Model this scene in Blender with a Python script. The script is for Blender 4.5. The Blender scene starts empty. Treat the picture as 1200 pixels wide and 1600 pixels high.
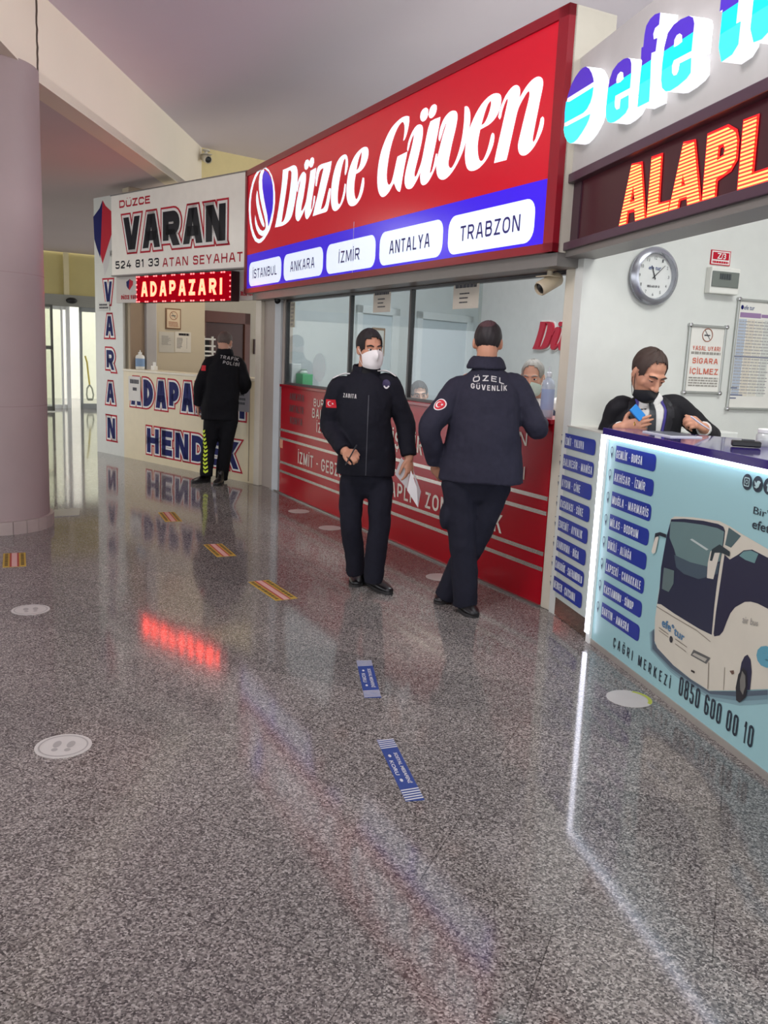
import bpy, bmesh, math, random
import numpy as np
from mathutils import Vector, Matrix, Euler
from mathutils.bvhtree import BVHTree

random.seed(4)
SC = bpy.context.scene
COL = SC.collection
rad = math.radians

# ------------------------------------------------------------------ camera
F_PX, PITCH, ROLL, EYE = 1350.2, 0.177251, 0.0434415, 1.53
_f = np.array([0, math.cos(PITCH), -math.sin(PITCH)])
_u0 = np.array([0, math.sin(PITCH), math.cos(PITCH)])
_r0 = np.array([1.0, 0, 0])
RT = math.cos(ROLL)*_r0 + math.sin(ROLL)*_u0
UP = -math.sin(ROLL)*_r0 + math.cos(ROLL)*_u0
FWD = _f
ORIG = np.array([0, 0, EYE])
cd = bpy.data.cameras.new('camera')
cd.sensor_fit = 'VERTICAL'
cd.sensor_height = 24.0
cd.lens = F_PX/1600*24.0
cd.clip_end = 200
cam = bpy.data.objects.new('camera', cd)
COL.objects.link(cam)
m = Matrix([[RT[i], UP[i], -FWD[i], ORIG[i]] for i in range(3)]+[[0, 0, 0, 1]])
cam.matrix_world = m
SC.camera = cam

# ------------------------------------------------------------------ view, world, large lights
SC.view_settings.view_transform = 'Standard'
SC.view_settings.look = 'None'
SC.view_settings.gamma = 1.0
SC.view_settings.use_curve_mapping = False
SC.view_settings.exposure = 0.0

w = bpy.data.worlds.new('sky')
SC.world = w
w.use_nodes = True
bg = w.node_tree.nodes['Background']
bg.inputs[0].default_value = (0.93, 0.96, 1.0, 1)
bg.inputs[1].default_value = 3.0

def area(name, loc, size, power, col=(1, 1, 1), rot=(0, 0, 0)):
    l = bpy.data.lights.new(name, 'AREA')
    l.shape = 'RECTANGLE'
    l.size, l.size_y = size
    l.energy = power
    l.color = col
    o = bpy.data.objects.new(name, l)
    o.location = loc
    o.rotation_euler = rot
    COL.objects.link(o)
    return o

# unseen area light added behind the camera to brighten the hall; booth lamps
area('unseen_hall_light', (-2.2, -2.5, 4.2), (2.4, 2.4), 36, (1.0, 0.965, 0.99))
def point_light(name, loc, r, power, col):
    l = bpy.data.lights.new(name, 'POINT')
    l.shadow_soft_size = r
    l.energy = power
    l.color = col
    o = bpy.data.objects.new(name, l)
    o.location = loc
    COL.objects.link(o)
point_light('added_fill_light', (-0.7, 3.2, 3.3), 0.35, 118, (1.0, 0.965, 1.0))  # unseen point lights, added to brighten the ceiling and beam
point_light('added_fill_light', (-0.2, -1.5, 3.2), 0.35, 34, (1.0, 0.965, 1.0))
area('unseen_hall_light', (-6.6, 10.9, 3.5), (0.6, 0.6), 55, (1.0, 0.95, 0.84))
area('booth_lamp', (2.5, 3.2, 3.9), (1.4, 1.0), 78, (0.97, 1.0, 0.97))
area('booth_lamp', (1.3, 7.4, 4.15), (2.2, 0.8), 150, (0.92, 0.97, 1.0), (0, 0, rad(118)))
area('booth_lamp', (-2.2, 11.6, 3.3), (0.6, 0.6), 22, (1.0, 0.9, 0.78))

# ------------------------------------------------------------------ pixel to place helpers
def ray(x, y):
    return (x-600)*RT-(y-800)*UP+F_PX*FWD

def G(x, y, z=0.0):
    d = ray(x, y)
    return ORIG + (z-EYE)/d[2]*d

def J(x, y, dist):
    d = ray(x, y)
    return Vector(ORIG + dist/d[1]*d)

def az(a):
    a = rad(a)
    return np.array([math.sin(a), math.cos(a)])

class Frame:
    """A vertical plane: s along it to the right as seen from the hall, z up, off towards the hall."""
    def __init__(s, A, u):
        s.A = np.array(A, float)[:2]
        s.u = np.array(u, float)[:2]
        s.u = s.u/np.linalg.norm(s.u)
        s.n = np.array([s.u[1], -s.u[0]])
    def w(s, a, z, off=0.0):
        p = s.A+s.u*a+s.n*off
        return Vector((p[0], p[1], z))
    def px(s, x, y, off=0.0):
        d = ray(x, y)
        n = np.array([s.n[0], s.n[1], 0])
        P = s.A+s.n*off
        t = n.dot(np.array([P[0], P[1], 0])-ORIG)/n.dot(d)
        q = ORIG+t*d
        return (float((q[:2]-s.A).dot(s.u)), float(q[2]))
    def mat(s, a, z, off=0.0):
        p = s.w(a, z, off)
        return Matrix(((s.u[0], 0, s.n[0], p.x), (s.u[1], 0, s.n[1], p.y), (0, 1, 0, p.z), (0, 0, 0, 1)))
    def sub(s, a, off=0.0):
        return Frame(s.A+s.u*a+s.n*off, s.u)

_a, _b = G(921.9, 1004.3), G(1200, 1219.8)
FE = Frame(_a, _b-_a)
_a, _b = G(435.7, 768.8), G(843, 948)
FR = Frame(_a, _b-_a)
_a, _b = G(194.3, 714), G(398.3, 756.7)
FV = Frame(_a, _b-_a)

# ------------------------------------------------------------------ materials
def lin(h):
    if isinstance(h, str):
        h = h.lstrip('#')
        c = [int(h[i:i+2], 16)/255 for i in (0, 2, 4)]
    else:
        c = [v/255 for v in h]
    return tuple(v/12.92 if v <= 0.04045 else ((v+0.055)/1.055)**2.4 for v in c)

MATS = {}
def mat(name, col=(200, 200, 200), rough=0.5, metal=0.0, emit=0.0, ecol=None, var=0.06, scale=9.0, bump=0.0, spec=0.5):
    if name in MATS:
        return MATS[name]
    c = lin(col)
    M = bpy.data.materials.new(name)
    M.use_nodes = True
    nt = M.node_tree
    b = nt.nodes['Principled BSDF']
    b.inputs['Roughness'].default_value = rough
    b.inputs['Metallic'].default_value = metal
    b.inputs['Specular IOR Level'].default_value = spec
    tc = nt.nodes.new('ShaderNodeTexCoord')
    nz = nt.nodes.new('ShaderNodeTexNoise')
    nz.inputs['Scale'].default_value = scale
    nz.inputs['Detail'].default_value = 4
    nt.links.new(tc.outputs['Object'], nz.inputs['Vector'])
    mx = nt.nodes.new('ShaderNodeMix')
    mx.data_type = 'RGBA'
    mx.inputs[6].default_value = (*[v*(1-var) for v in c], 1)
    mx.inputs[7].default_value = (*[min(1, v*(1+var)) for v in c], 1)
    nt.links.new(nz.outputs[0], mx.inputs[0])
    nt.links.new(mx.outputs[2], b.inputs['Base Color'])
    if emit:
        e = lin(ecol) if ecol is not None else c
        b.inputs['Emission Color'].default_value = (*e, 1)
        b.inputs['Emission Strength'].default_value = emit
    if bump:
        bp = nt.nodes.new('ShaderNodeBump')
        bp.inputs['Strength'].default_value = bump
        bp.inputs['Distance'].default_value = 0.01
        nt.links.new(nz.outputs[0], bp.inputs['Height'])
        nt.links.new(bp.outputs[0], b.inputs['Normal'])
    MATS[name] = M
    return M

def glass_mat(name, tint=(235, 245, 245), refl=1.0):
    if name in MATS:
        return MATS[name]
    M = bpy.data.materials.new(name)
    M.use_nodes = True
    nt = M.node_tree
    nt.nodes.clear()
    out = nt.nodes.new('ShaderNodeOutputMaterial')
    tr = nt.nodes.new('ShaderNodeBsdfTransparent')
    tr.inputs[0].default_value = (*lin(tint), 1)
    gl = nt.nodes.new('ShaderNodeBsdfGlossy')
    gl.inputs['Roughness'].default_value = 0.01
    fr = nt.nodes.new('ShaderNodeLayerWeight')
    fr.inputs['Blend'].default_value = 0.5
    pw = nt.nodes.new('ShaderNodeMath')
    pw.operation = 'POWER'
    pw.inputs[1].default_value = 5.0
    nt.links.new(fr.outputs['Facing'], pw.inputs[0])
    ml = nt.nodes.new('ShaderNodeMath')
    ml.operation = 'MULTIPLY_ADD'
    ml.inputs[1].default_value = 0.9*refl
    ml.inputs[2].default_value = 0.04*refl
    nt.links.new(pw.outputs[0], ml.inputs[0])
    mx = nt.nodes.new('ShaderNodeMixShader')
    nt.links.new(ml.outputs[0], mx.inputs[0])
    nt.links.new(tr.outputs[0], mx.inputs[1])
    nt.links.new(gl.outputs[0], mx.inputs[2])
    nt.links.new(mx.outputs[0], out.inputs[0])
    MATS[name] = M
    return M

def frosted_mat(name, col=(232, 236, 236), k=0.45):
    M = bpy.data.materials.new(name)
    M.use_nodes = True
    nt = M.node_tree
    nt.nodes.clear()
    out = nt.nodes.new('ShaderNodeOutputMaterial')
    tr = nt.nodes.new('ShaderNodeBsdfTransparent')
    tl = nt.nodes.new('ShaderNodeBsdfTranslucent')
    tl.inputs[0].default_value = (*lin(col), 1)
    mx = nt.nodes.new('ShaderNodeMixShader')
    mx.inputs[0].default_value = k
    nt.links.new(tr.outputs[0], mx.inputs[1])
    nt.links.new(tl.outputs[0], mx.inputs[2])
    nt.links.new(mx.outputs[0], out.inputs[0])
    MATS[name] = M
    return M

def granite():
    M = bpy.data.materials.new('granite_floor')
    M.use_nodes = True
    nt = M.node_tree
    b = nt.nodes['Principled BSDF']
    L = nt.links.new
    tc = nt.nodes.new('ShaderNodeTexCoord')
    vo = nt.nodes.new('ShaderNodeTexVoronoi')
    vo.inputs['Scale'].default_value = 190
    L(tc.outputs['Object'], vo.inputs['Vector'])
    sp = nt.nodes.new('ShaderNodeSeparateColor')
    L(vo.outputs['Color'], sp.inputs[0])
    cr = nt.nodes.new('ShaderNodeValToRGB')
    e = cr.color_ramp.elements
    e[0].position = 0.0
    e[0].color = (*lin((74, 70, 69)), 1)
    e[1].position = 1.0
    e[1].color = (*lin((196, 190, 184)), 1)
    for p, c in ((0.22, (97, 92, 90)), (0.45, (129, 124, 120)), (0.75, (155, 149, 144))):
        q = e.new(p)
        q.color = (*lin(c), 1)
    L(sp.outputs[0], cr.inputs[0])
    # cloudy variation between slabs and worn patches
    n2 = nt.nodes.new('ShaderNodeTexNoise')
    n2.inputs['Scale'].default_value = 1.3
    n2.inputs['Detail'].default_value = 5
    L(tc.outputs['Object'], n2.inputs['Vector'])
    mp = nt.nodes.new('ShaderNodeMapping')
    mp.inputs['Rotation'].default_value = (0, 0, rad(22))
    L(tc.outputs['Object'], mp.inputs['Vector'])
    br = nt.nodes.new('ShaderNodeTexBrick')
    br.inputs['Scale'].default_value = 1.0
    br.inputs['Brick Width'].default_value = 0.82
    br.inputs['Row Height'].default_value = 0.43
    br.inputs['Mortar Size'].default_value = 0.0016
    br.inputs['Mortar Smooth'].default_value = 0.1
    br.inputs['Color1'].default_value = (0.88, 0.88, 0.88, 1)
    br.inputs['Color2'].default_value = (1.08, 1.06, 1.05, 1)
    br.inputs['Mortar'].default_value = (0.45, 0.44, 0.43, 1)
    br.offset_frequency = 2
    L(mp.outputs[0], br.inputs['Vector'])
    m1 = nt.nodes.new('ShaderNodeMix')
    m1.data_type = 'RGBA'
    m1.blend_type = 'MULTIPLY'
    m1.inputs[0].default_value = 1
    L(cr.outputs[0], m1.inputs[6])
    L(br.outputs['Color'], m1.inputs[7])
    r2 = nt.nodes.new('ShaderNodeMapRange')
    r2.inputs['To Min'].default_value = 0.72
    r2.inputs['To Max'].default_value = 1.15
    L(n2.outputs[0], r2.inputs[0])
    m2 = nt.nodes.new('ShaderNodeMix')
    m2.data_type = 'RGBA'
    m2.blend_type = 'MULTIPLY'
    m2.inputs[0].default_value = 1
    L(m1.outputs[2], m2.inputs[6])
    L(r2.outputs[0], m2.inputs[7])
    L(m2.outputs[2], b.inputs['Base Color'])
    rr = nt.nodes.new('ShaderNodeMapRange')
    rr.inputs['To Min'].default_value = 0.03
    rr.inputs['To Max'].default_value = 0.13
    L(n2.outputs[0], rr.inputs[0])
    L(rr.outputs[0], b.inputs['Roughness'])
    b.inputs['Specular IOR Level'].default_value = 0.55
    bp = nt.nodes.new('ShaderNodeBump')
    bp.inputs['Strength'].default_value = 0.03
    bp.inputs['Distance'].default_value = 0.002
    L(n2.outputs[0], bp.inputs['Height'])
    L(bp.outputs[0], b.inputs['Normal'])
    return M

def stripes_led(name, hot, edge, pitch, strength):
    """rows of lit diodes: bright horizontal lines with darker gaps between them"""
    M = bpy.data.materials.new(name)
    M.use_nodes = True
    nt = M.node_tree
    L = nt.links.new
    b = nt.nodes['Principled BSDF']
    b.inputs['Base Color'].default_value = (0.05, 0.0, 0.0, 1)
    tc = nt.nodes.new('ShaderNodeTexCoord')
    sx = nt.nodes.new('ShaderNodeSeparateXYZ')
    L(tc.outputs['Object'], sx.inputs[0])
    m1 = nt.nodes.new('ShaderNodeMath')
    m1.operation = 'MULTIPLY'
    m1.inputs[1].default_value = 1/pitch
    L(sx.outputs[2], m1.inputs[0])
    fr = nt.nodes.new('ShaderNodeMath')
    fr.operation = 'FRACT'
    L(m1.outputs[0], fr.inputs[0])
    cr = nt.nodes.new('ShaderNodeValToRGB')
    e = cr.color_ramp.elements
    e[0].position = 0.0
    e[0].color = (*edge, 1)
    e[1].position = 1.0
    e[1].color = (*edge, 1)
    for p, c in ((0.28, edge), (0.4, hot), (0.75, hot), (0.86, edge)):
        q = e.new(p)
        q.color = (*c, 1)
    L(fr.outputs[0], cr.inputs[0])
    L(cr.outputs[0], b.inputs['Emission Color'])
    b.inputs['Emission Strength'].default_value = strength
    return M

# ------------------------------------------------------------------ mesh building
class MB:
    def __init__(s):
        s.v, s.f = [], []
    def add(s, vs, fs):
        k = len(s.v)
        s.v += [Vector(p) for p in vs]
        s.f += [tuple(i+k for i in f) for f in fs]
        return s
    def box(s, c, d, rz=0.0):
        c = Vector(c)
        R = Matrix.Rotation(rz, 3, 'Z')
        vs = [c+R @ Vector((x*d[0]/2, y*d[1]/2, z*d[2]/2)) for x in (-1, 1) for y in (-1, 1) for z in (-1, 1)]
        return s.add(vs, BOXF)
    def fbox(s, fr, s0, s1, z0, z1, o0, o1):
        vs = [fr.w(a, z, o) for a in (s0, s1) for o in (o0, o1) for z in (z0, z1)]
        return s.add(vs, BOXF)
    def prism(s, pts, z0, z1):
        n = len(pts)
        vs = [(p[0], p[1], z0) for p in pts]+[(p[0], p[1], z1) for p in pts]
        return s.add(vs, [tuple(range(n))[::-1], tuple(range(n, 2*n))]+[(i, (i+1) % n, n+(i+1) % n, n+i) for i in range(n)])
    def mesh(s, me, M):
        k = len(s.v)
        s.v += [M @ v.co for v in me.vertices]
        s.f += [tuple(i+k for i in p.vertices) for p in me.polygons]
        return s
    def tube(s, pts, r, n=10, closed=False):
        pts = [Vector(p) for p in pts]
        N = len(pts)
        rs = r if isinstance(r, (list, tuple)) else [r]*N
        k = len(s.v)
        ref = None
        for i, p in enumerate(pts):
            if closed:
                t = pts[(i+1) % N]-pts[i-1]
            else:
                t = pts[min(i+1, N-1)]-pts[max(i-1, 0)]
            t.normalize()
            if ref is None:
                ref = t.orthogonal().normalized()
            ref = (ref-t*ref.dot(t)).normalized()
            b = t.cross(ref)
            for j in range(n):
                a = 2*math.pi*j/n
                s.v.append(p+(ref*math.cos(a)+b*math.sin(a))*rs[i])
        for i in range(N if closed else N-1):
            i2 = (i+1) % N
            for j in range(n):
                s.f.append((k+i*n+j, k+i*n+(j+1) % n, k+i2*n+(j+1) % n, k+i2*n+j))
        if not closed:
            s.f.append(tuple(k+j for j in range(n))[::-1])
            s.f.append(tuple(k+(N-1)*n+j for j in range(n)))
        return s
    def lathe(s, c, prof, n=24, axis=None):
        """prof: (radius, height) pairs; axis None = z"""
        c = Vector(c)
        A = Vector(axis).normalized() if axis is not None else Vector((0, 0, 1))
        X = A.orthogonal().normalized()
        Y = A.cross(X)
        k = len(s.v)
        for r, h in prof:
            for j in range(n):
                a = 2*math.pi*j/n
                s.v.append(c+A*h+(X*math.cos(a)+Y*math.sin(a))*r)
        for i in range(len(prof)-1):
            for j in range(n):
                s.f.append((k+i*n+j, k+i*n+(j+1) % n, k+(i+1)*n+(j+1) % n, k+(i+1)*n+j))
        s.f.append(tuple(k+j for j in range(n))[::-1])
        s.f.append(tuple(k+(len(prof)-1)*n+j for j in range(n)))
        return s
    def ell(s, c, r, R=None, nu=16, nv=10):
        c = Vector(c)
        R = R or Matrix.Identity(3)
        k = len(s.v)
        s.v.append(c+R @ Vector((0, 0, -r[2])))
        for i in range(1, nv):
            t = -math.pi/2+math.pi*i/nv
            for j in range(nu):
                a = 2*math.pi*j/nu
                s.v.append(c+R @ Vector((r[0]*math.cos(t)*math.cos(a), r[1]*math.cos(t)*math.sin(a), r[2]*math.sin(t))))
        s.v.append(c+R @ Vector((0, 0, r[2])))
        top = len(s.v)-1
        for j in range(nu):
            s.f.append((k, k+1+(j+1) % nu, k+1+j))
            s.f.append((top, top-nu+j, top-nu+(j+1) % nu))
        for i in range(nv-2):
            for j in range(nu):
                a = k+1+i*nu
                s.f.append((a+j, a+(j+1) % nu, a+nu+(j+1) % nu, a+nu+j))
        return s

BOXF = [(0, 1, 3, 2), (4, 6, 7, 5), (0, 4, 5, 1), (2, 3, 7, 6), (0, 2, 6, 4), (1, 5, 7, 3)]
ORG = {}

def obj(name, mb, mtl, parent=None, org=None, smooth=False, bevel=0.0, recalc=True):
    if parent is not None:
        o0 = ORG[parent.name]
    else:
        if org is None:
            xs = np.array([v[:] for v in mb.v])
            org = Vector(((xs[:, 0].min()+xs[:, 0].max())/2, (xs[:, 1].min()+xs[:, 1].max())/2, xs[:, 2].min()))
        o0 = Vector(org)
    me = bpy.data.meshes.new(name)
    me.from_pydata([tuple(v-o0) for v in mb.v], [], mb.f)
    if recalc:
        bm = bmesh.new()
        bm.from_mesh(me)
        bmesh.ops.recalc_face_normals(bm, faces=bm.faces)
        if bevel:
            ed = [e for e in bm.edges if len(e.link_faces) == 2 and e.calc_face_angle(0) > 0.6]
            bmesh.ops.bevel(bm, geom=ed, offset=bevel, segments=2, affect='EDGES', profile=0.5)
        bm.to_mesh(me)
        bm.free()
    if smooth:
        me.polygons.foreach_set('use_smooth', [True]*len(me.polygons))
        try:
            me.set_sharp_from_angle(angle=rad(40))
        except Exception:
            pass
    for q in (mtl if isinstance(mtl, (list, tuple)) else [mtl]):
        me.materials.append(q)
    o = bpy.data.objects.new(name, me)
    COL.objects.link(o)
    if parent is not None:
        o.parent = parent
        ORG[o.name] = o0
    else:
        o.location = o0
        ORG[o.name] = o0
    return o

def tag(o, label, cat, group=None):
    o['label'] = label
    o['category'] = cat
    if group:
        o['group'] = group
    return o

def thing(name, label, cat, loc, group=None):
    o = bpy.data.objects.new(name, None)
    COL.objects.link(o)
    o.location = Vector(loc)
    o.empty_display_size = 0.1
    ORG[o.name] = Vector(loc)
    return tag(o, label, cat, group)

def struct(name, mb, mtl, **k):
    o = obj(name, mb, mtl, **k)
    o['kind'] = 'structure'
    return o

# 2D outlines (with holes by even-odd fill) and writing, laid on a plane
def loops_mesh(loops, depth=0.0, offset=0.0):
    cu = bpy.data.curves.new('outline', 'CURVE')
    cu.dimensions = '2D'
    cu.fill_mode = 'BOTH'
    cu.extrude = depth/2
    cu.offset = offset
    for lp in loops:
        sp = cu.splines.new('POLY')
        sp.points.add(len(lp)-1)
        for p, q in zip(sp.points, lp):
            p.co = (q[0], q[1], 0, 1)
        sp.use_cyclic_u = True
    o = bpy.data.objects.new('outline', cu)
    me = bpy.data.meshes.new_from_object(o)
    bpy.data.objects.remove(o)
    bpy.data.curves.remove(cu)
    return me

def text_mesh(s, bold=0.0, shear=0.0, spacing=1.0, res=3, outline=0.0):
    """mesh of the writing and the bounding box of its plain (bold, not outlined) form"""
    def mk(off):
        cu = bpy.data.curves.new('writing', 'FONT')
        cu.body = s
        cu.size = 1.0
        cu.shear = shear
        cu.space_character = spacing
        cu.resolution_u = res
        cu.offset = off
        cu.align_x = 'LEFT'
        o = bpy.data.objects.new('writing', cu)
        me = bpy.data.meshes.new_from_object(o)
        bpy.data.objects.remove(o)
        bpy.data.curves.remove(cu)
        return me
    me = mk(bold)
    v = np.array([q.co[:] for q in me.vertices])
    bb = (v[:, 0].min(), v[:, 0].max(), v[:, 1].min(), v[:, 1].max())
    if outline:
        me = mk(bold+outline)
    return me, bb

def write(mb, s, M, x0, x1, y0, y1, bold=0.015, shear=0.0, spacing=1.0, outline=0.0, res=3, thick=0.0, caps=False):
    """fit the writing into x0..x1, y0..y1 of the plane M (x right, y up, z out)"""
    me, bb = text_mesh(s, bold, shear, spacing, res, outline)
    lo, hi = bb[2], bb[3]
    if caps:
        lo, hi = 0.0-bold, 0.729+bold
    sx = (x1-x0)/(bb[1]-bb[0])
    sy = (y1-y0)/(hi-lo)
    T = M @ Matrix.Translation((x0-bb[0]*sx, y0-lo*sy, 0)) @ Matrix.Diagonal((sx, sy, 1, 1))
    mb.mesh(me, T)
    bpy.data.meshes.remove(me)
    return mb

def outline(mb, fr, loops, off, depth=0.0, offset=0.0):
    me = loops_mesh(loops, depth, offset)
    mb.mesh(me, fr.mat(0, 0, off))
    bpy.data.meshes.remove(me)
    return mb

def zoomed(ox, oy, k, pts, fr, off):
    return [fr.px(ox+x/k, oy+y/k, off) for x, y in pts]

def rrect(x0, x1, y0, y1, r, n=5, corners=(1, 1, 1, 1)):
    out = []
    for (cx, cy, a0), on in zip(((x1-r, y0+r, -90), (x1-r, y1-r, 0), (x0+r, y1-r, 90), (x0+r, y0+r, 180)), corners):
        if not on:
            out.append((cx+(r if a0 in (-90, 0) else -r), cy+(r if a0 in (0, 90) else -r)))
            continue
        for i in range(n+1):
            a = rad(a0+90*i/n)
            out.append((cx+r*math.cos(a), cy+r*math.sin(a)))
    return out

def disc(cx, cy, rx, ry=None, n=28):
    ry = rx if ry is None else ry
    return [(cx+rx*math.cos(2*math.pi*i/n), cy+ry*math.sin(2*math.pi*i/n)) for i in range(n)]

# ------------------------------------------------------------------ plain block capitals drawn as strokes
R_ = 0.30
GLY = {
 'A': (1.05, ['/0,0,.42,1', '/1,0,.58,1', '-.2,.30,.8,.30']), 'B': (.95, [[(0, 0), (0, 1), (.94, 1, R_), (.94, .53, R_), (0, .53)], [(0, .53), (1, .53, R_), (1, 0, R_), (0, 0)]]),
 'C': (.92, [[(1, .70), (1, 1, R_), (0, 1, R_), (0, 0, R_), (1, 0, R_), (1, .30)]]), 'D': (.98, [[(0, 0), (0, 1), (1, 1, .42), (1, 0, .42), (0, 0)]]),
 'E': (.82, ['|0,0,1', '-0,1,1,1', '-0,0,1,0', '-0,.53,.9,.53']), 'F': (.78, ['|0,0,1', '-0,1,1,1', '-0,.5,.9,.5']),
 'G': (.98, [[(1, .72), (1, 1, R_), (0, 1, R_), (0, 0, R_), (1, 0, R_), (1, .46), (.55, .46)]]), 'H': (.98, ['|0,0,1', '|1,0,1', '-0,.52,1,.52']),
 'I': (0, ['|.5,0,1']), 'K': (1.0, ['|0,0,1', '/.12,.42,1,1', '/.34,.58,1,0']), 'L': (.76, ['|0,0,1', '-0,0,1,0']),
 'M': (1.22, ['|0,0,1', '|1,0,1', '/.06,1,.5,.05', '/.94,1,.5,.05']), 'N': (1.0, ['|0,0,1', '|1,0,1', '/.06,1,.94,0']),
 'O': (1.0, [[(.5, 0), (0, 0, R_), (0, 1, R_), (1, 1, R_), (1, 0, R_), (.5, 0)]]), 'P': (.92, [[(0, 0), (0, 1), (1, 1, R_), (1, .42, R_), (0, .42)]]),
 'R': (.98, [[(0, 0), (0, 1), (.96, 1, R_), (.96, .46, R_), (0, .46)], '/.46,.48,1,0']),
 'S': (.92, [[(1, .76), (1, 1, R_), (0, 1, R_), (0, .53, R_), (1, .53, R_), (1, 0, R_), (0, 0, R_), (0, .24)]]),
 'T': (.86, ['|.5,0,1', '-0,1,1,1']), 'U': (.98, [[(0, 1), (0, 0, R_), (1, 0, R_), (1, 1)]]), 'V': (1.05, ['/0,1,.44,0', '/1,1,.56,0']),
 'Y': (1.0, ['/0,1,.5,.42', '/1,1,.5,.42', '|.5,0,.5']), 'Z': (.86, ['-0,1,1,1', '-0,0,1,0', '/.94,1,.06,0']),
 '0': (.90, [[(.5, 0), (0, 0, R_), (0, 1, R_), (1, 1, R_), (1, 0, R_), (.5, 0)]]), '1': (.45, ['|.8,0,1', '/.0,.72,.62,1']),
 '2': (.88, [[(0, .72), (0, 1, R_), (1, 1, R_), (1, .58), (0, .10), (0, 0), (1, 0)]]),
 '3': (.88, [[(0, .76), (0, 1, R_), (1, 1, R_), (1, .53, R_), (.35, .53)], [(.35, .53), (1, .53, R_), (1, 0, R_), (0, 0, R_), (0, .24)]]),
 '4': (.95, ['/.62,1,.0,.25', '-0,.25,1,.25', '|.74,0,.62']), '5': (.88, [[(1, 1), (.04, 1), (.04, .57), (1, .57, R_), (1, 0, R_), (0, 0, R_), (0, .22)]]),
 '6': (.90, [[(1, .78), (1, 1, R_), (0, 1, R_), (0, 0, R_), (1, 0, R_), (1, .56, R_), (0, .56)]]),
 '7': (.84, ['-0,1,1,1', '/.90,1,.25,0']),
 '8': (.90, [[(.5, .53), (.02, .53, R_), (.02, 1, R_), (.98, 1, R_), (.98, .53, R_), (.5, .53)], [(.5, 0), (0, 0, R_), (0, .53, R_), (1, .53, R_), (1, 0, R_), (.5, 0)]]),
 '-': (.42, ['-0,.45,1,.45']), '/': (.5, ['/0,0,1,1']), ' ': (.38, []),
}
ACC = {'Ç': ('C', 'c'), 'Ş': ('S', 'c'), 'Ğ': ('G', 'b'), 'İ': ('I', 'd'), 'Ö': ('O', 'u'), 'Ü': ('U', 'u')}

def _round(path, W, H, t):
    P = []
    for q in path:
        P.append((Vector((t/2+q[0]*(W-t), t/2+q[1]*(H-t), 0)), q[2]*min(W*1.3, H) if len(q) > 2 else 0))
    out = []
    for i, (p, r) in enumerate(P):
        if r and 0 < i < len(P)-1:
            a, b = P[i-1][0]-p, P[i+1][0]-p
            k = min(r, a.length*0.499 if P[i-1][1] else a.length*0.98, b.length*0.499 if P[i+1][1] else b.length*0.98)
            s, e = p+a.normalized()*k, p+b.normalized()*k
            for j in range(6):
                u_ = j/5
                # quarter of a circle between the two tangent points
                c = s+e-p
                th = math.pi/2*u_
                out.append(c+(s-c)*math.cos(th)+(e-c)*math.sin(th))
        else:
            out.append(p)
    res = []
    for p in out:
        if not res or (p-res[-1]).length > 1e-6:
            res.append(p)
    return res

def _ribbon(mb, pts, hw, g, M):
    closed = (pts[0]-pts[-1]).length < 1e-6
    if closed:
        pts = pts[:-1]
    n = len(pts)
    h = hw+g
    L, Rr = [], []
    for i in range(n):
        if closed:
            d1, d2 = (pts[i]-pts[i-1]).normalized(), (pts[(i+1) % n]-pts[i]).normalized()
        else:
            d1 = (pts[i]-pts[max(i-1, 0)]) if i else (pts[1]-pts[0])
            d2 = (pts[min(i+1, n-1)]-pts[i]) if i < n-1 else (pts[-1]-pts[-2])
            d1, d2 = d1.normalized(), d2.normalized()
        nn = Vector((-(d1.y+d2.y), d1.x+d2.x, 0))
        if nn.length < 1e-6:
            nn = Vector((-d1.y, d1.x, 0))
        nn.normalize()
        k = h/max(0.35, nn.dot(Vector((-d1.y, d1.x, 0))))
        p = pts[i].copy()
        if not closed and i in (0, n-1):
            p += (d1 if i else -d1)*(g)
        L.append(M @ (p+nn*k))
        Rr.append(M @ (p-nn*k))
    m_ = n if closed else n-1
    mb.add(L+Rr, [(i, (i+1) % n, n+(i+1) % n, n+i) for i in range(m_)])

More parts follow.
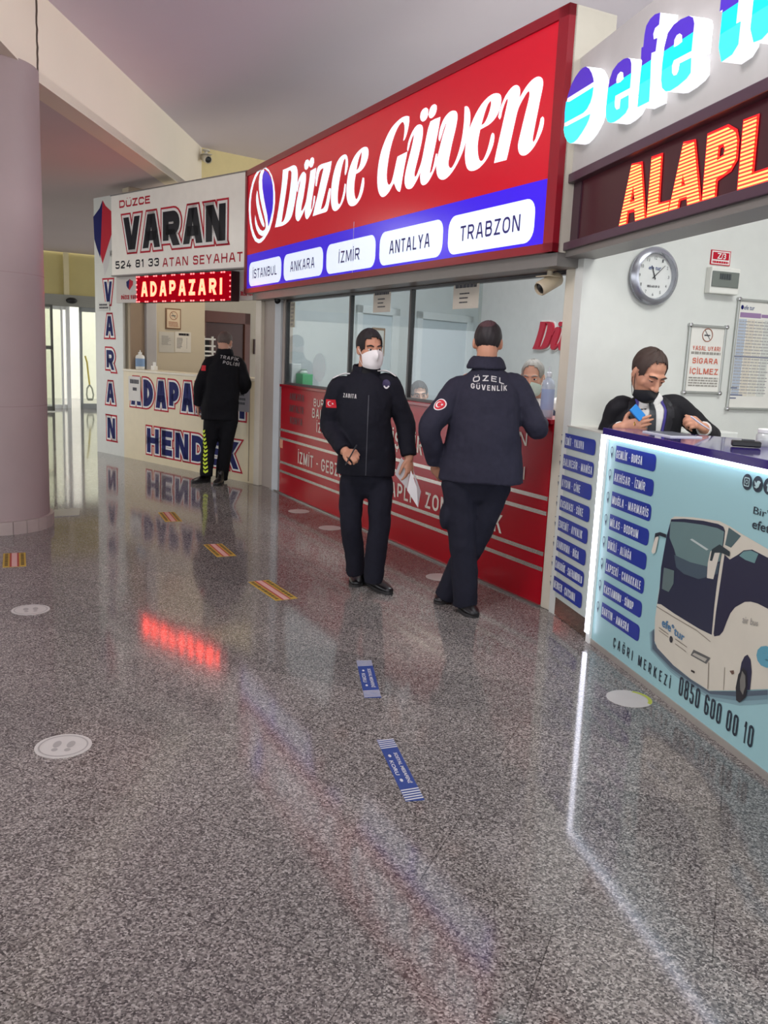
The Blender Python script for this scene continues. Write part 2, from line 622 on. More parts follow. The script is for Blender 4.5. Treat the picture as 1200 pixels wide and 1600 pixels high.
def block(mb, s, M, x0, x1, y0, y1, t=0.2, gap=0.24, g=0.0):
    """block capitals of cap height y1-y0 filling x0..x1; t: stroke over height; g: how far an outline grows, in metres"""
    H = y1-y0
    tt = t*H
    rel = []
    for ch in s:
        b = ACC.get(ch, (ch, ''))[0]
        rel.append(GLY[b][0])
    solid = sum(1 for r, ch in zip(rel, s) if r == 0)
    gaps = max(0, len(s)-1)
    free = (x1-x0)
    # stroke width is fixed; glyph widths and gaps share what is left
    unit = (free-solid*tt)/max(1e-6, sum(rel)+gaps*gap)
    x = x0
    words = mb if isinstance(mb, list) else None
    if words is not None:
        mb = MB()
        words.append(mb)
    for r, ch in zip(rel, s):
        if ch == ' ' and words is not None:
            mb = MB()
            words.append(mb)
        b, acc = ACC.get(ch, (ch, ''))
        W = r*unit if r else tt
        T = min(tt, W*0.46) if r else tt
        O = M @ Matrix.Translation((x, y0, 0))
        for st in GLY[b][1]:
            if isinstance(st, str):
                q = [float(v) for v in st[1:].split(',')]
                if st[0] == '|':
                    cx = T/2+q[0]*(W-T)
                    mb.add([O @ Vector(p) for p in ((cx-T/2-g, q[1]*H-g, 0), (cx+T/2+g, q[1]*H-g, 0), (cx+T/2+g, q[2]*H+g, 0), (cx-T/2-g, q[2]*H+g, 0))], [(0, 1, 2, 3)])
                elif st[0] == '-':
                    th = T*0.92
                    cy = th/2+q[1]*(H-th)
                    mb.add([O @ Vector(p) for p in ((q[0]*W-g, cy-th/2-g, 0), (q[2]*W+g, cy-th/2-g, 0), (q[2]*W+g, cy+th/2+g, 0), (q[0]*W-g, cy+th/2+g, 0))], [(0, 1, 2, 3)])
                else:
                    a, c = Vector((q[0], q[1])), Vector((q[2], q[3]))
                    if a.y > c.y:
                        a, c = c, a
                    dx, dy = (c.x-a.x)*(W-T), (c.y-a.y)*H
                    sl = math.hypot(dx, dy)/dy
                    hw = T/2*min(sl, 1.7)
                    hg = g*min(sl, 2.2)
                    xa, xc = T/2+a.x*(W-T), T/2+c.x*(W-T)
                    xa, xc = max(hw, min(W-hw, xa)), max(hw, min(W-hw, xc))
                    ex_ = (xc-xa)/dy*g
                    mb.add([O @ Vector(p) for p in ((xa-hw-hg-ex_, a.y*H-g, 0), (xa+hw+hg-ex_, a.y*H-g, 0), (xc+hw+hg+ex_, c.y*H+g, 0), (xc-hw-hg+ex_, c.y*H+g, 0))], [(0, 1, 2, 3)])
            else:
                _ribbon(mb, _round(st, W, H, T), T/2, g, O)
        cx = W/2
        def dot(px_, py_, rx, ry):
            mb.add([O @ Vector((px_+sx*(rx+g), py_+sy*(ry+g), 0)) for sx, sy in ((-1, -1), (1, -1), (1, 1), (-1, 1))], [(0, 1, 2, 3)])
        if acc == 'd':
            dot(cx, H*1.14, T/2, H*0.055)
        elif acc == 'u':
            for sx in (-1, 1):
                dot(cx+sx*W*0.24, H*1.14, T*0.42, H*0.055)
        elif acc == 'b':
            _ribbon(mb, [Vector((cx+W*0.28*math.cos(a), H*1.20+H*0.09*math.sin(a), 0)) for a in (math.pi, 3.9, 4.712, 5.5, 2*math.pi)], H*0.03, g, O)
        elif acc == 'c':
            dot(cx, -H*0.09, T*0.3, H*0.07)
        x += W+gap*unit
    return words if words is not None else mb

# ================================================================== THE SETTING
WHITE = mat('white_paint', (206, 206, 200), 0.6)
def V3(p, z=None):
    return Vector((p[0], p[1], p[2] if z is None else z))

fl = MB().box((-6, 9, -0.06), (40, 44, 0.12))
struct('floor', fl, granite())

ZS, ZC = 3.6, 4.285
b0, b1, b2 = G(0, 62, ZS), G(60, 127, ZS), G(275, 283, ZS)
corner = np.array([-2.75, 12.69])
bdir = (b0-b1)[:2]
bdir = bdir/np.linalg.norm(bdir)
bfar = b1[:2]+bdir*17
line = [bfar, b1[:2], corner]
ceil_m = mat('ceiling_plaster', (220, 212, 222), 0.8, var=0.05, scale=0.7)
sof_m = mat('soffit_plaster', (214, 202, 200), 0.85, var=0.06, scale=0.6)
struct('ceiling', MB().prism([tuple(p) for p in line]+[(2.5, 17.1), (9, 17.1), (9, -10), (-1.0, -10)], ZC, ZC+0.1), ceil_m)
FEN = Frame((-7.7, 20.7), az(60))
e0, e1 = FEN.w(-14, 0), FEN.w(6.0, 0)
struct('ceiling_lower', MB().prism([tuple(p) for p in line]+[(-1.2, 17.0), (e1.x, e1.y), (e0.x, e0.y), (-22, -10)], ZS, ZS+0.08), sof_m)
beam_m = mat('beam_paint', (240, 228, 206), 0.7, var=0.05, scale=1.2)
bm_ = MB()
perp = np.array([-0.22, 0])
for p, q in ((bfar, b1[:2]), (b1[:2], corner)):
    bm_.prism([tuple(p), tuple(q), tuple(q+perp), tuple(p+perp)], ZS-0.005, ZC+0.05)
struct('beam', bm_, beam_m)
# the construction joint across the beam
FB = Frame(b1[:2], (corner-b1[:2]))
jt = []
rj = random.Random(3)
for i in range(16):
    x, y = 55+i*0.15+rj.uniform(-0.7, 0.7), -20+i*9.4
    s_, z_ = FB.px(x, y)
    jt.append(FB.w(s_, z_, 0.004))
struct('trim_1', MB().tube(jt, 0.012, 6), mat('joint_dark', (84, 70, 60), 0.9))

# column with a tiled base
pc = G(-8, 838)
pd = np.array([pc[0], pc[1]])
pd = pd/np.linalg.norm(pd)
cc = Vector((pc[0]+pd[0]*0.475, pc[1]+pd[1]*0.475, 0))
col = struct('column', MB().lathe(cc, [(0.44, 0), (0.44, ZS+0.01)], 64), mat('column_plaster', (160, 141, 139), 0.55, var=0.12, scale=2.2), smooth=True)
bt = MB()
for i in range(26):
    a = 2*math.pi*i/26
    R_ = Matrix.Translation(cc) @ Matrix.Rotation(a, 4, 'Z')
    vs = [R_ @ Vector((x, y, z)) for x in (0.435, 0.468) for y in (-0.0545, 0.0545) for z in (0, 0.105)]
    bt.add(vs, BOXF)
struct('baseboard_column', bt, mat('base_tile', (168, 152, 146), 0.35, var=0.2, scale=6))
for zr in (1.02, 2.05):
    struct('trim_2', MB().lathe(cc+Vector((0, 0, zr)), [(0.4415, -0.003), (0.4415, 0.003)], 64), mat('column_joint', (150, 128, 128), 0.7), smooth=True)

# ---- radial walls and back walls
FW = Frame(corner, az(50))
FD = FW.sub(0, -0.6)
beige = mat('beige_marble', (190, 176, 150), 0.35, var=0.1, scale=1.5)
yel = mat('cream_wall', (222, 205, 150), 0.7)
s320 = FW.px(320, 500)[0]
struct('wall_varan_end', MB().fbox(FW, -1.07, s320, 0, ZS, -0.2, 0.0), beige)
struct('wall_upper', MB().fbox(FW, 0.0, 5.0, 2.75, ZC, -0.1, 0.0), yel)
struct('wall_recess', MB().fbox(FD, -0.4, 5.0, 0, ZC, -0.1, 0.0), mat('grey_beige_wall', (176, 168, 152), 0.6))
# pilaster strip on the marble wall
a_, b_ = FW.px(229, 500, 0.1)[0], FW.px(245, 500, 0.1)[0]
struct('trim_3', MB().fbox(FW, a_, b_, 0, ZS, 0, 0.1), mat('grey_pilaster', (168, 164, 160), 0.4), bevel=0.01)
struct('trim_4', MB().fbox(FW, -1.07, a_-0.0, 0, ZS, 0, 0.03), mat('brown_marble', (150, 130, 108), 0.4))
PR = FR.w(-0.05, 0)
FP = Frame((PR.x, PR.y), az(42))           # partition with the white doors
cz = FP.px(747, 500)[0]
inner = mat('booth_white_wall', (196, 202, 204), 0.55)
struct('wall_doors', MB().fbox(FP, 0.0, cz, 0, 3.05, -0.1, 0), inner)
Cn = FP.w(cz, 0)
FBK = Frame((Cn.x, Cn.y), FR.u)             # outer wall of the middle booth
struct('wall_back', MB().fbox(FBK, -0.1, 6.5, 0, 3.05, -0.1, 0), mat('booth_back_wall', (212, 216, 214), 0.55))
P0 = FR.w(4.9, 0)
FC = Frame((P0.x, P0.y), az(68))            # partition with the clock
struct('wall_clock', MB().fbox(FC, -0.02, 4.0, 0, 3.15, -0.08, 0), mat('clock_wall', (214, 216, 210), 0.55))
far = FC.w(3.4, 0)
FEB = Frame((far.x, far.y), FE.u)
struct('wall_rear', MB().fbox(FEB, -0.3, 6.0, 0, 3.15, -0.1, 0), WHITE)
# the strip of wall between the left booth's post and the red counter
pv, pr_ = FV.w(3.03, 0, -0.02), FR.w(-0.01, 0, -0.03)
FX = Frame((pv.x, pv.y), (pr_-pv)[:2])
lx = (pr_-pv).length
struct('wall_between', MB().fbox(FX, 0, lx, 0.0, 2.6, -0.1, 0.0), mat('grey_strip_wall', (176, 166, 156), 0.6))
struct('trim_5', MB().fbox(FV, 2.93, 3.03, 0, 2.45, -0.1, 0.03), mat('cream_post', (214, 206, 188), 0.45), bevel=0.006)
# post between the red booth and the nearest booth
struct('trim_6', MB().fbox(FR, 4.715, 4.815, 0, 2.16, -0.16, 0.0), mat('cream_post', (214, 206, 188)), bevel=0.008)
# thin aluminium sill along the foot of the counters
sill_m = mat('aluminium', (170, 168, 166), 0.3, 0.9)
struct('trim_7', MB().fbox(FR, -0.25, 4.72, 0, 0.014, 0.0, 0.022), sill_m)

# ---- entrance: glass front at the far end, seen past the column
alu = mat('silver_frame', (178, 180, 178), 0.35, 0.6)
def epx(x, y=560, off=0.0):
    return FEN.px(x, y, off)[0]
struct('wall_transom', MB().fbox(FEN, -14, 6, 2.62, ZS+0.02, -0.12, -0.04), mat('yellow_transom_panel', (204, 190, 128), 0.5, var=0.12, scale=1.5))
hd = MB().fbox(FEN, -14, 6, 2.38, 2.64, -0.15, 0.12)
struct('trim_8', hd, mat('header_grey', (150, 150, 140), 0.4))
struct('trim_9', MB().fbox(FEN, epx(99, 420), epx(107, 420), 2.64, ZS, -0.05, 0.05), mat('cream_mullion', (226, 214, 170), 0.5))
d1 = MB()
for x0, x1 in ((60, 64), (96, 99), (104, 110)):
    d1.fbox(FEN, epx(x0), epx(x1), 0, 2.38, -0.06, 0.02)
d1.fbox(FEN, epx(60), epx(104), 2.30, 2.38, -0.05, 0.0)
d1.fbox(FEN, epx(60), epx(104), 0.0, 0.09, -0.05, 0.0)
dr1 = struct('door_1', d1, mat('white_door_frame', (232, 234, 230), 0.4))
obj('pane', MB().fbox(FEN, epx(61), epx(97), 0.09, 2.3, -0.03, -0.02), glass_mat('entrance_glass', (246, 248, 242)), dr1)
FL_ = FEN.sub(0, 1.1)
def lpx(x):
    return FL_.px(x, 560)[0]
d2 = MB()
for x0, x1 in ((40, 44), (80, 84)):
    d2.fbox(FL_, lpx(x0), lpx(x1), 0.02, 2.36, -0.05, 0.0)
for z0, z1 in ((0.02, 0.12), (1.38, 1.46), (2.3, 2.36)):
    d2.fbox(FL_, lpx(40), lpx(84), z0, z1, -0.05, 0.0)
dr2 = struct('door_2', d2, mat('dark_silver', (120, 122, 116), 0.35, 0.6))
obj('pane', MB().fbox(FL_, lpx(42), lpx(82), 0.1, 2.3, -0.03, -0.02), glass_mat('entrance_glass'), dr2)
d3 = MB()
for x0, x1 in ((125, 129), (152, 156)):
    d3.fbox(FEN, epx(x0), epx(x1), 0.0, 2.38, -0.06, 0.02)
d3.fbox(FEN, epx(125), epx(156), 2.28, 2.38, -0.06, 0.02)
d3.fbox(FEN, epx(125), epx(156), 0.0, 0.12, -0.06, 0.02)
dr3 = struct('door_3', d3, mat('grey_door_frame', (150, 154, 152), 0.4))
obj('pane', MB().fbox(FEN, epx(127), epx(155), 0.1, 2.3, -0.03, -0.02), glass_mat('entrance_glass'), dr3)
s_ = tag(obj('door_sensor', MB().ell(FEN.w(epx(110, 470), FEN.px(110, 470)[1], 0.14), (0.13, 0.09, 0.07)), mat('black_plastic', (22, 22, 24), 0.4), smooth=True),
         'small black dome sensor on the grey header above the entrance doors', 'sensor')
# outside the doors
struct('wall_outside', MB().fbox(FEN, -10, 8, 0, 3.6, -4.2, -4.0), mat('outdoor_cream_wall', (248, 244, 230), 0.8))
br = thing('dustpan', 'long-handled dustpan with a yellow handle leaning outside the glass entrance', 'dustpan', FEN.w(epx(139, 600, -0.4), 0, -0.4))
hx = [FEN.w(FEN.px(x, y, -0.4)[0], max(0.02, FEN.px(x, y, -0.4)[1]), -0.4) for x, y in ((133, 556), (136, 566), (138, 585), (140, 601))]
obj('handle', MB().tube(hx, 0.022, 8), mat('yellow_handle', (214, 190, 90), 0.5), br, smooth=True)
lp = [FEN.w(FEN.px(x, y, -0.4)[0], max(0.02, FEN.px(x, y, -0.4)[1]), -0.4) for x, y in ((140, 601), (136, 607), (135.5, 617), (137, 624))]
rp = [FEN.w(FEN.px(x, y, -0.4)[0], max(0.02, FEN.px(x, y, -0.4)[1]), -0.4) for x, y in ((140, 601), (144, 607), (146, 617), (145, 624))]
obj('pan_frame', MB().tube(lp, 0.02, 6).tube(rp, 0.02, 6), mat('grey_metal', (150, 150, 140), 0.4, 0.5), br, smooth=True)
q0, q1 = lp[-1], rp[-1]
obj('pan', MB().tube([q0, q1], 0.03, 6), mat('grey_metal'), br)

# ================================================================== LEFT BOOTH
cream = mat('cream_laminate', (222, 208, 172), 0.35)
signw = mat('sign_white', (226, 222, 212), 0.3, emit=0.10)
NAVY = mat('navy_print', (20, 24, 92), 0.5, spec=0.12)
BLACKP = mat('black_print', (14, 11, 24), 0.4, spec=0.12)
REDP = mat('red_print', (186, 26, 48), 0.5, spec=0.15)
WHITEP = mat('white_print', (232, 230, 226), 0.4)

def write_part(name, fr, s, x0, x1, y0, y1, off, mtl, parent, **k):
    return obj(name, write(MB(), s, fr.mat(0, 0, off), x0, x1, y0, y1, **k), mtl, parent, recalc=False)

def outlined(name, fr, s, x0, x1, y0, y1, off, inner_m, parent, o1=0.028, o2=0.052, t=0.22, gap=0.3):
    """letters with a white inner line and a red outer line; each letter line is one part with its own outlines"""
    p = obj(name, block(MB(), s, fr.mat(0, 0, off+0.006), x0, x1, y0, y1, t, gap), inner_m, parent, recalc=False)
    obj('white_outline', block(MB(), s, fr.mat(0, 0, off+0.004), x0, x1, y0, y1, t, gap, o1), WHITEP, p, recalc=False)
    obj('red_outline', block(MB(), s, fr.mat(0, 0, off+0.002), x0, x1, y0, y1, t, gap, o2), REDP, p, recalc=False)
    return p

def block_part(name, fr, s, x0, x1, y0, y1, off, mtl, parent, t=0.18, gap=0.26):
    for mb in block([], s, fr.mat(0, 0, off), x0, x1, y0, y1, t, gap):
        if mb.f:
            o = obj(name, mb, mtl, parent, recalc=False)
    return o

def shield(fr, cx, cz, w_, h_, off, parent, mirror=False):
    def P(x, y):
        return (cx+x*w_, cz+y*h_)
    red = [P(.02, .5), P(.15, .42), P(.5, .32), P(.5, .0), P(.3, -.15), P(-.12, -.28), P(-.28, -.02)]
    p = obj('emblem', outline(MB(), fr, [[P(.0, .5), P(.15, .42), P(.5, .32), P(.46, .05), P(-.05, -.34), P(-.16, -.2)]], off+0.002), REDP, parent, recalc=False)
    obj('emblem_field', outline(MB(), fr, [[P(.0, .5), P(-.16, .4), P(-.5, .3), P(-.46, .0), P(-.34, -.12), P(-.16, -.26)]], off+0.003), NAVY, p, recalc=False)
    obj('emblem_tip', outline(MB(), fr, [[P(.46, .05), P(.42, -.15), P(.25, -.38), P(.05, -.5), P(-.02, -.34)]], off+0.002), mat('pale_grey_print', (196, 194, 192), 0.4), p, recalc=False)
    return p

# side panel with the name running down
pan = obj('sign_panel', MB().fbox(FV, -0.75, -0.0, 0.0, 3.52, -0.03, 0.0), mat('panel_white', (206, 208, 200), 0.35, emit=0.03))
tag(pan, 'tall narrow white panel with red and blue letters running down it', 'sign')
for ch, yt, yb, xl, xr in (('V', 437, 478, 161, 177), ('A', 491, 530, 164, 178), ('R', 544, 583, 165, 180), ('A', 596, 634, 165, 180), ('N', 650, 690, 167, 181)):
    l0, z1 = FV.px(xl+2, yt+3)
    r0, z0 = FV.px(xr-1, yb-2)
    zt, zb = FV.px((xl+xr)/2, yt+3)[1], FV.px((xl+xr)/2, yb-3)[1]
    outlined('letter', FV, ch, (l0+r0)/2-0.105, (l0+r0)/2+0.105, zb+0.02, zt-0.0, 0.0, NAVY, pan, o1=0.026, o2=0.048, t=0.23)
sc_, sz_ = FV.px(163, 372)
shield(FV, sc_-0.03, sz_, 0.52, 1.0, 0.0, pan)
write_part('emblem_lettering', FV.sub(0), 'VARAN', -0.32, -0.14, 2.72, 2.80, 0.004, BLACKP, pan)

# the big sign board
vs_ = thing('shop_sign', 'white box sign with large black red-outlined lettering over the cream counter', 'sign', FV.w(1.35, 2.46, 0.0))
obj('board', MB().fbox(FV, -0.1, 2.84, 2.455, 3.475, -0.05, 0.1), signw, vs_, bevel=0.006)
obj('edge_trim', MB().fbox(FV, -0.11, 2.84, 2.44, 2.456, -0.1, 0.106), mat('grey_trim', (130, 124, 120), 0.4), vs_)
obj('edge_trim', MB().fbox(FV, -0.11, 2.84, 3.475, 3.487, -0.1, 0.106), mat('grey_trim'), vs_)
block_part('lettering', FV, 'DÜZCE', 0.115, 0.86, 3.305, 3.40, 0.102, REDP, vs_, t=0.23, gap=0.16)
outlined('lettering', FV, 'VARAN', 0.22, 2.45, 2.765, 3.175, 0.101, BLACKP, vs_, o1=0.032, o2=0.055, t=0.31, gap=0.17)
block_part('lettering', FV, '524 81 33', -0.0, 1.06, 2.535, 2.635, 0.102, BLACKP, vs_, t=0.2)
block_part('lettering', FV, 'ATAN SEYAHAT', 1.14, 2.77, 2.52, 2.625, 0.102, REDP, vs_, t=0.19)
# fascia strip under it
fs_ = obj('fascia_strip', MB().fbox(FV, -0.13, 2.93, 2.10, 2.44, -0.03, 0.02), mat('fascia_white', (196, 188, 180), 0.4))
tag(fs_, 'pale strip with two small emblems beside the red display', 'sign')
for cx in (0.22, 2.78):
    shield(FV, cx, 2.32, 0.17, 0.18, 0.02, fs_)
block_part('lettering', FV, 'DÜZCE VARAN', 0.0, 0.47, 2.145, 2.20, 0.024, REDP, fs_, t=0.24)
block_part('lettering', FV, 'DÜZCE VARAN', 2.64, 2.92, 2.15, 2.205, 0.024, REDP, fs_, t=0.24)

# red LED display
ld = thing('led_display', 'small red diode display over the cream counter showing one town name', 'display', FV.w(1.6, 2.09, 0.1))
obj('case', MB().fbox(FV, 0.6, 2.625, 2.085, 2.42, 0.03, 0.146), mat('black_red_case', (46, 12, 16), 0.5), ld, bevel=0.004)
obj('diode_panel', MB().fbox(FV, 0.605, 2.62, 2.09, 2.415, 0.146, 0.15), mat('bloom_red_panel', (30, 1, 4), 0.9, emit=0.75, ecol=(176, 0, 22), spec=0.03), ld)  # dim red emission stands in for bloom around the lit letters
block_part('lit_letters', FV, 'ADAPAZARI', 0.72, 2.46, 2.160, 2.345, 0.153, mat('red_led_letters', (255, 60, 40), 0.4, emit=14.0, ecol=(255, 64, 46)), ld, t=0.24, gap=0.42)
dots = MB()
n_ = 40
for i in range(n_):
    if i % 4 in (0, 1):
        s0 = 0.62+i*(1.98/(n_-1))
        for zz in (2.097, 2.408):
            dots.fbox(FV, s0-0.015, s0+0.015, zz-0.008, zz+0.008, 0.15, 0.154)
for k in range(5):
    for s0 in (0.612, 2.612):
        z0 = 2.13+k*0.06
        dots.fbox(FV, s0-0.01, s0+0.01, z0-0.008, z0+0.008, 0.15, 0.154)
obj('border_lights', dots, mat('red_led_dots', (255, 90, 90), 0.4, emit=4.0, ecol=(255, 90, 90)), ld)

# counter
vc = thing('ticket_counter', 'cream ticket counter with dark blue red-outlined town names on its front', 'counter', FV.w(1.45, 0, -0.25))
obj('body', MB().fbox(FV, 0.0, 2.92, 0.0, 1.19, -0.05, 0.0).fbox(FV, 2.86, 2.92, 0.0, 1.19, -0.4, -0.05), cream, vc)
obj('countertop', MB().fbox(FV, 0.17, 2.92, 1.19, 1.222, -0.36, 0.012).fbox(FV, 0.0, 0.17, 1.19, 1.222, -0.05, 0.012), mat('pale_top', (218, 208, 182), 0.3), vc, bevel=0.004)
obj('seam', MB().fbox(FV, 2.80, 2.815, 0.02, 1.19, 0.0, 0.004), mat('seam_brown', (150, 136, 112), 0.6), vc)
outlined('lettering', FV, 'ADAPAZARI', 0.20, 2.72, 0.745, 1.10, 0.0, NAVY, vc, o1=0.022, o2=0.042, t=0.27, gap=0.26)
outlined('lettering', FV, 'HENDEK', 0.60, 2.62, 0.135, 0.46, 0.0, NAVY, vc, o1=0.022, o2=0.042, t=0.27, gap=0.26)

paper = mat('paper_white', (226, 224, 218), 0.7)
def notice(name, fr, x0, x1, z0, z1, off, label, lines=(), ink=None, group=None, tilt=0.0, thick=0.003, pm=None):
    p = obj(name, MB().fbox(fr, x0, x1, z0, z1, off, off+thick), pm or paper)
    tag(p, label, 'notice', group)
    for s, a0, a1, c0, c1 in lines:
        write_part('lettering', fr, s, x0+(x1-x0)*a0, x0+(x1-x0)*a1, z0+(z1-z0)*c0, z0+(z1-z0)*c1, off+thick+0.002, ink or mat('grey_ink', (70, 70, 76), 0.6), p)
    return p
def textlines(fr, x0, x1, z0, z1, n, off, parent, mtl, seed=1, gap=0.45, ragged=0.4):
    mb = MB()
    r = random.Random(seed)
    h = (z1-z0)/n
    for i in range(n):
        x = x0
        xe = x1-(x1-x0)*ragged*r.random()
        while x < xe:
            wd = (x1-x0)*r.uniform(0.05, 0.16)
            mb.fbox(fr, x, min(x+wd, x1), z1-(i+1)*h+h*gap*0.5, z1-i*h-h*gap*0.5, off, off+0.001)
            x += wd+(x1-x0)*0.025
    return obj('text_lines', mb, mtl, parent)
ink = mat('grey_ink', (70, 70, 76), 0.6)
n1 = notice('paper_notice', FV, 0.15, 0.45, 0.80, 1.13, 0.009, 'white paper sheet taped over the first big letter of the cream counter', ())
n2 = notice('paper_notice', FV, 2.56, 2.82, 0.83, 1.20, 0.009, 'grey paper sheet taped at the end of the cream counter beyond the officer', (), pm=mat('grey_paper', (150, 146, 150), 0.7))
textlines(FV, 2.60, 2.78, 0.9, 1.15, 5, 0.013, n2, ink, 3)
nA = notice('paper_notice', FV, -0.64, -0.34, 2.0, 2.12, 0.009, 'narrow paper strip with faint print stuck across the tall white panel', (), pm=mat('panel_paper', (206, 206, 200), 0.6))
textlines(FV, 0.19, 0.41, 1.02, 1.10, 1, 0.013, n1, ink, 31, gap=0.3, ragged=0.05)
textlines(FV, 0.26, 0.36, 0.93, 0.99, 1, 0.013, n1, ink, 32, gap=0.3, ragged=0.05)
textlines(FV, -0.61, -0.37, 2.02, 2.10, 2, 0.013, nA, ink, 33, gap=0.4)

# bottle and card on the counter
def bottle(name, base, h, r, body_m, cap_m, label_m, label, collar=0.45):
    t = thing(name, label, 'bottle', base)
    b = Vector(base)
    obj('body', MB().lathe(b, [(r*0.9, 0), (r, 0.01), (r, h*0.62), (r*0.85, h*0.72), (r*0.35, h*0.78), (r*0.35, h*0.82)], 24), body_m, t, smooth=True)
    obj('cap', MB().lathe(b, [(r*0.42, h*0.80), (r*0.42, h*0.88), (r*0.16, h*0.90), (r*0.10, h), (r*0.06, h)], 18), cap_m, t, smooth=True)
    obj('paper_label', MB().lathe(b, [(r*1.01, h*0.15), (r*1.015, h*0.16), (r*1.015, h*0.55), (r*1.01, h*0.56)], 24), label_m, t, smooth=True)
    return t
pb = FV.w(FV.px(219, 578, -0.15)[0], 1.222, -0.15)
bottle('sanitizer_bottle', pb, 0.26, 0.062, mat('bottle_white', (222, 222, 216), 0.35), mat('bottle_white'), mat('label_blue', (120, 150, 186), 0.5), 'white sanitizer bottle with a pointed cap standing on the cream counter')
ps = FV.w(FV.px(241, 578, -0.12)[0], 1.222, -0.12)
ch = thing('card_holder', 'small white card holder on the cream counter beside the white bottle', 'card holder', ps)
obj('base', MB().box(ps+Vector((0, 0, 0.03)), (0.09, 0.05, 0.06), rad(-43)), mat('card_white', (224, 222, 214), 0.5), ch, bevel=0.004)
obj('card', MB().box(ps+Vector((0.0, 0.01, 0.07)), (0.07, 0.006, 0.08), rad(-43)), mat('card_white'), ch)

# framed no-smoking notice, papers, dark door on the walls inside
def nosmoke(fr, cx, cz, r, off, parent, m_):
    p = obj('no_smoking_symbol', outline(MB(), fr, [disc(cx, cz, r), disc(cx, cz, r*0.86)], off), m_, parent, recalc=False)
    k = r*0.6
    mb = MB()
    outline(mb, fr, [[(cx-k, cz+k+0.1*r), (cx-k+0.12*r, cz+k+0.1*r), (cx+k, cz-k-0.05*r), (cx+k-0.12*r, cz-k-0.05*r)]], off)
    outline(mb, fr, [[(cx-0.6*r, cz-0.12*r), (cx+0.5*r, cz-0.12*r), (cx+0.5*r, cz+0.06*r), (cx-0.6*r, cz+0.06*r)]], off)
    obj('cigarette', mb, ink, p, recalc=False)
    return p
x0, z1 = FW.px(258, 481)
x1, z0 = FW.px(282, 515)
fr1 = thing('framed_notice', 'brown framed no-smoking notice on the beige marble wall behind the cream counter', 'notice', FW.w((x0+x1)/2, z0))
obj('frame', MB().fbox(FW, x0, x1, z0, z1, 0, 0.02), mat('brown_frame', (120, 88, 62), 0.4), fr1, bevel=0.004)
obj('print', MB().fbox(FW, x0+0.018, x1-0.018, z0+0.018, z1-0.018, 0.02, 0.023), mat('aged_paper', (206, 184, 152), 0.6), fr1)
nosmoke(FW, (x0+x1)/2, z1-0.10, 0.06, 0.026, fr1, mat('brown_ink', (150, 90, 66), 0.6))
textlines(FW, x0+0.04, x1-0.04, z0+0.03, z1-0.18, 4, 0.024, fr1, mat('brown_ink'), 5, ragged=0.15)
x0, z1 = FW.px(248, 518)
x1, z0 = FW.px(272, 551)
pA = notice('paper_notice', FW, x0, x1, z0, z1, 0.003, 'plain grey-white sheet pinned below the brown framed notice on marble', (), pm=mat('grey_white_paper', (186, 180, 166), 0.7))
textlines(FW, x0+0.04, x1-0.05, z0+0.1, z1-0.05, 9, 0.007, pA, mat('faint_ink', (150, 146, 138), 0.7), 6)
x0, z1 = FW.px(273, 518)
x1, z0 = FW.px(298, 551)
pB = notice('paper_notice', FW, x0, x1, z0, z1, 0.003, 'printed price sheet with a bold heading pinned on the beige marble', (), pm=mat('price_paper', (206, 198, 182), 0.7))
textlines(FW, x0+0.06, x1-0.03, z1-0.055, z1-0.015, 1, 0.007, pB, BLACKP, 34, gap=0.2, ragged=0.02)
textlines(FW, x0+0.03, x0+0.12, z0+0.05, z1-0.08, 8, 0.007, pB, ink, 7, gap=0.6)
textlines(FW, x0+0.18, x1-0.06, z0+0.05, z1-0.08, 8, 0.007, pB, ink, 8, gap=0.6)

xl, zt = FD.px(318, 485)
xr = FD.px(389, 490)[0]
dd = MB().fbox(FD, xl-0.2, xl+0.02, 0, zt, 0, 0.05).fbox(FD, xr-0.10, xr, 0, zt, 0, 0.05).fbox(FD, xl-0.2, xr, zt-0.17, zt, 0, 0.05)
d4 = struct('door_4', dd, mat('brown_door_frame', (92, 50, 36), 0.4), bevel=0.005)
obj('leaf', MB().fbox(FD, xl+0.0, xr-0.10, 0, zt-0.17, 0.0, 0.02), mat('brown_door', (66, 36, 28), 0.4, var=0.15), d4)
ms = FD.px(325, 560)
mon = thing('monitor_shelf', 'white open metal rack beside the dark brown door behind the officer', 'rack', FD.w(ms[0], 1.05, 0.45))
rk = MB()
for xx in (318, 331.5):
    s0 = FD.px(xx, 540, 0.4)[0]
    rk.fbox(FD, s0-0.012, s0+0.012, 1.2, 1.72, 0.39, 0.42)
sa, sb = FD.px(318, 540, 0.4)[0], FD.px(336, 540, 0.4)[0]
for zz in (1.36, 1.44, 1.50, 1.58, 1.68):
    rk.fbox(FD, sa, sb, zz-0.012, zz+0.012, 0.36, 0.42)
rk.fbox(FD, sa, sa+0.03, 0.0, 1.2, 0.36, 0.42).fbox(FD, sb-0.03, sb, 0.0, 1.2, 0.36, 0.42)
obj('rack_frame', rk, mat('white_metal', (214, 212, 204), 0.4), mon)
obj('screen', MB().fbox(FD, sa+0.02, FD.px(329, 540, 0.4)[0], 1.38, 1.66, 0.30, 0.36), mat('black_plastic'), mon)
# small dark frame on the wall strip near the post
s1, z1 = FD.px(398, 535, 0.05)
pfm = obj('wall_plate', MB().fbox(FD, s1, s1+0.12, z1-0.18, z1+0.05, 0.0, 0.03), mat('dark_brown_plate', (60, 34, 28), 0.5))
tag(pfm, 'small dark brown plate on the wall just inside the cream post', 'plate')

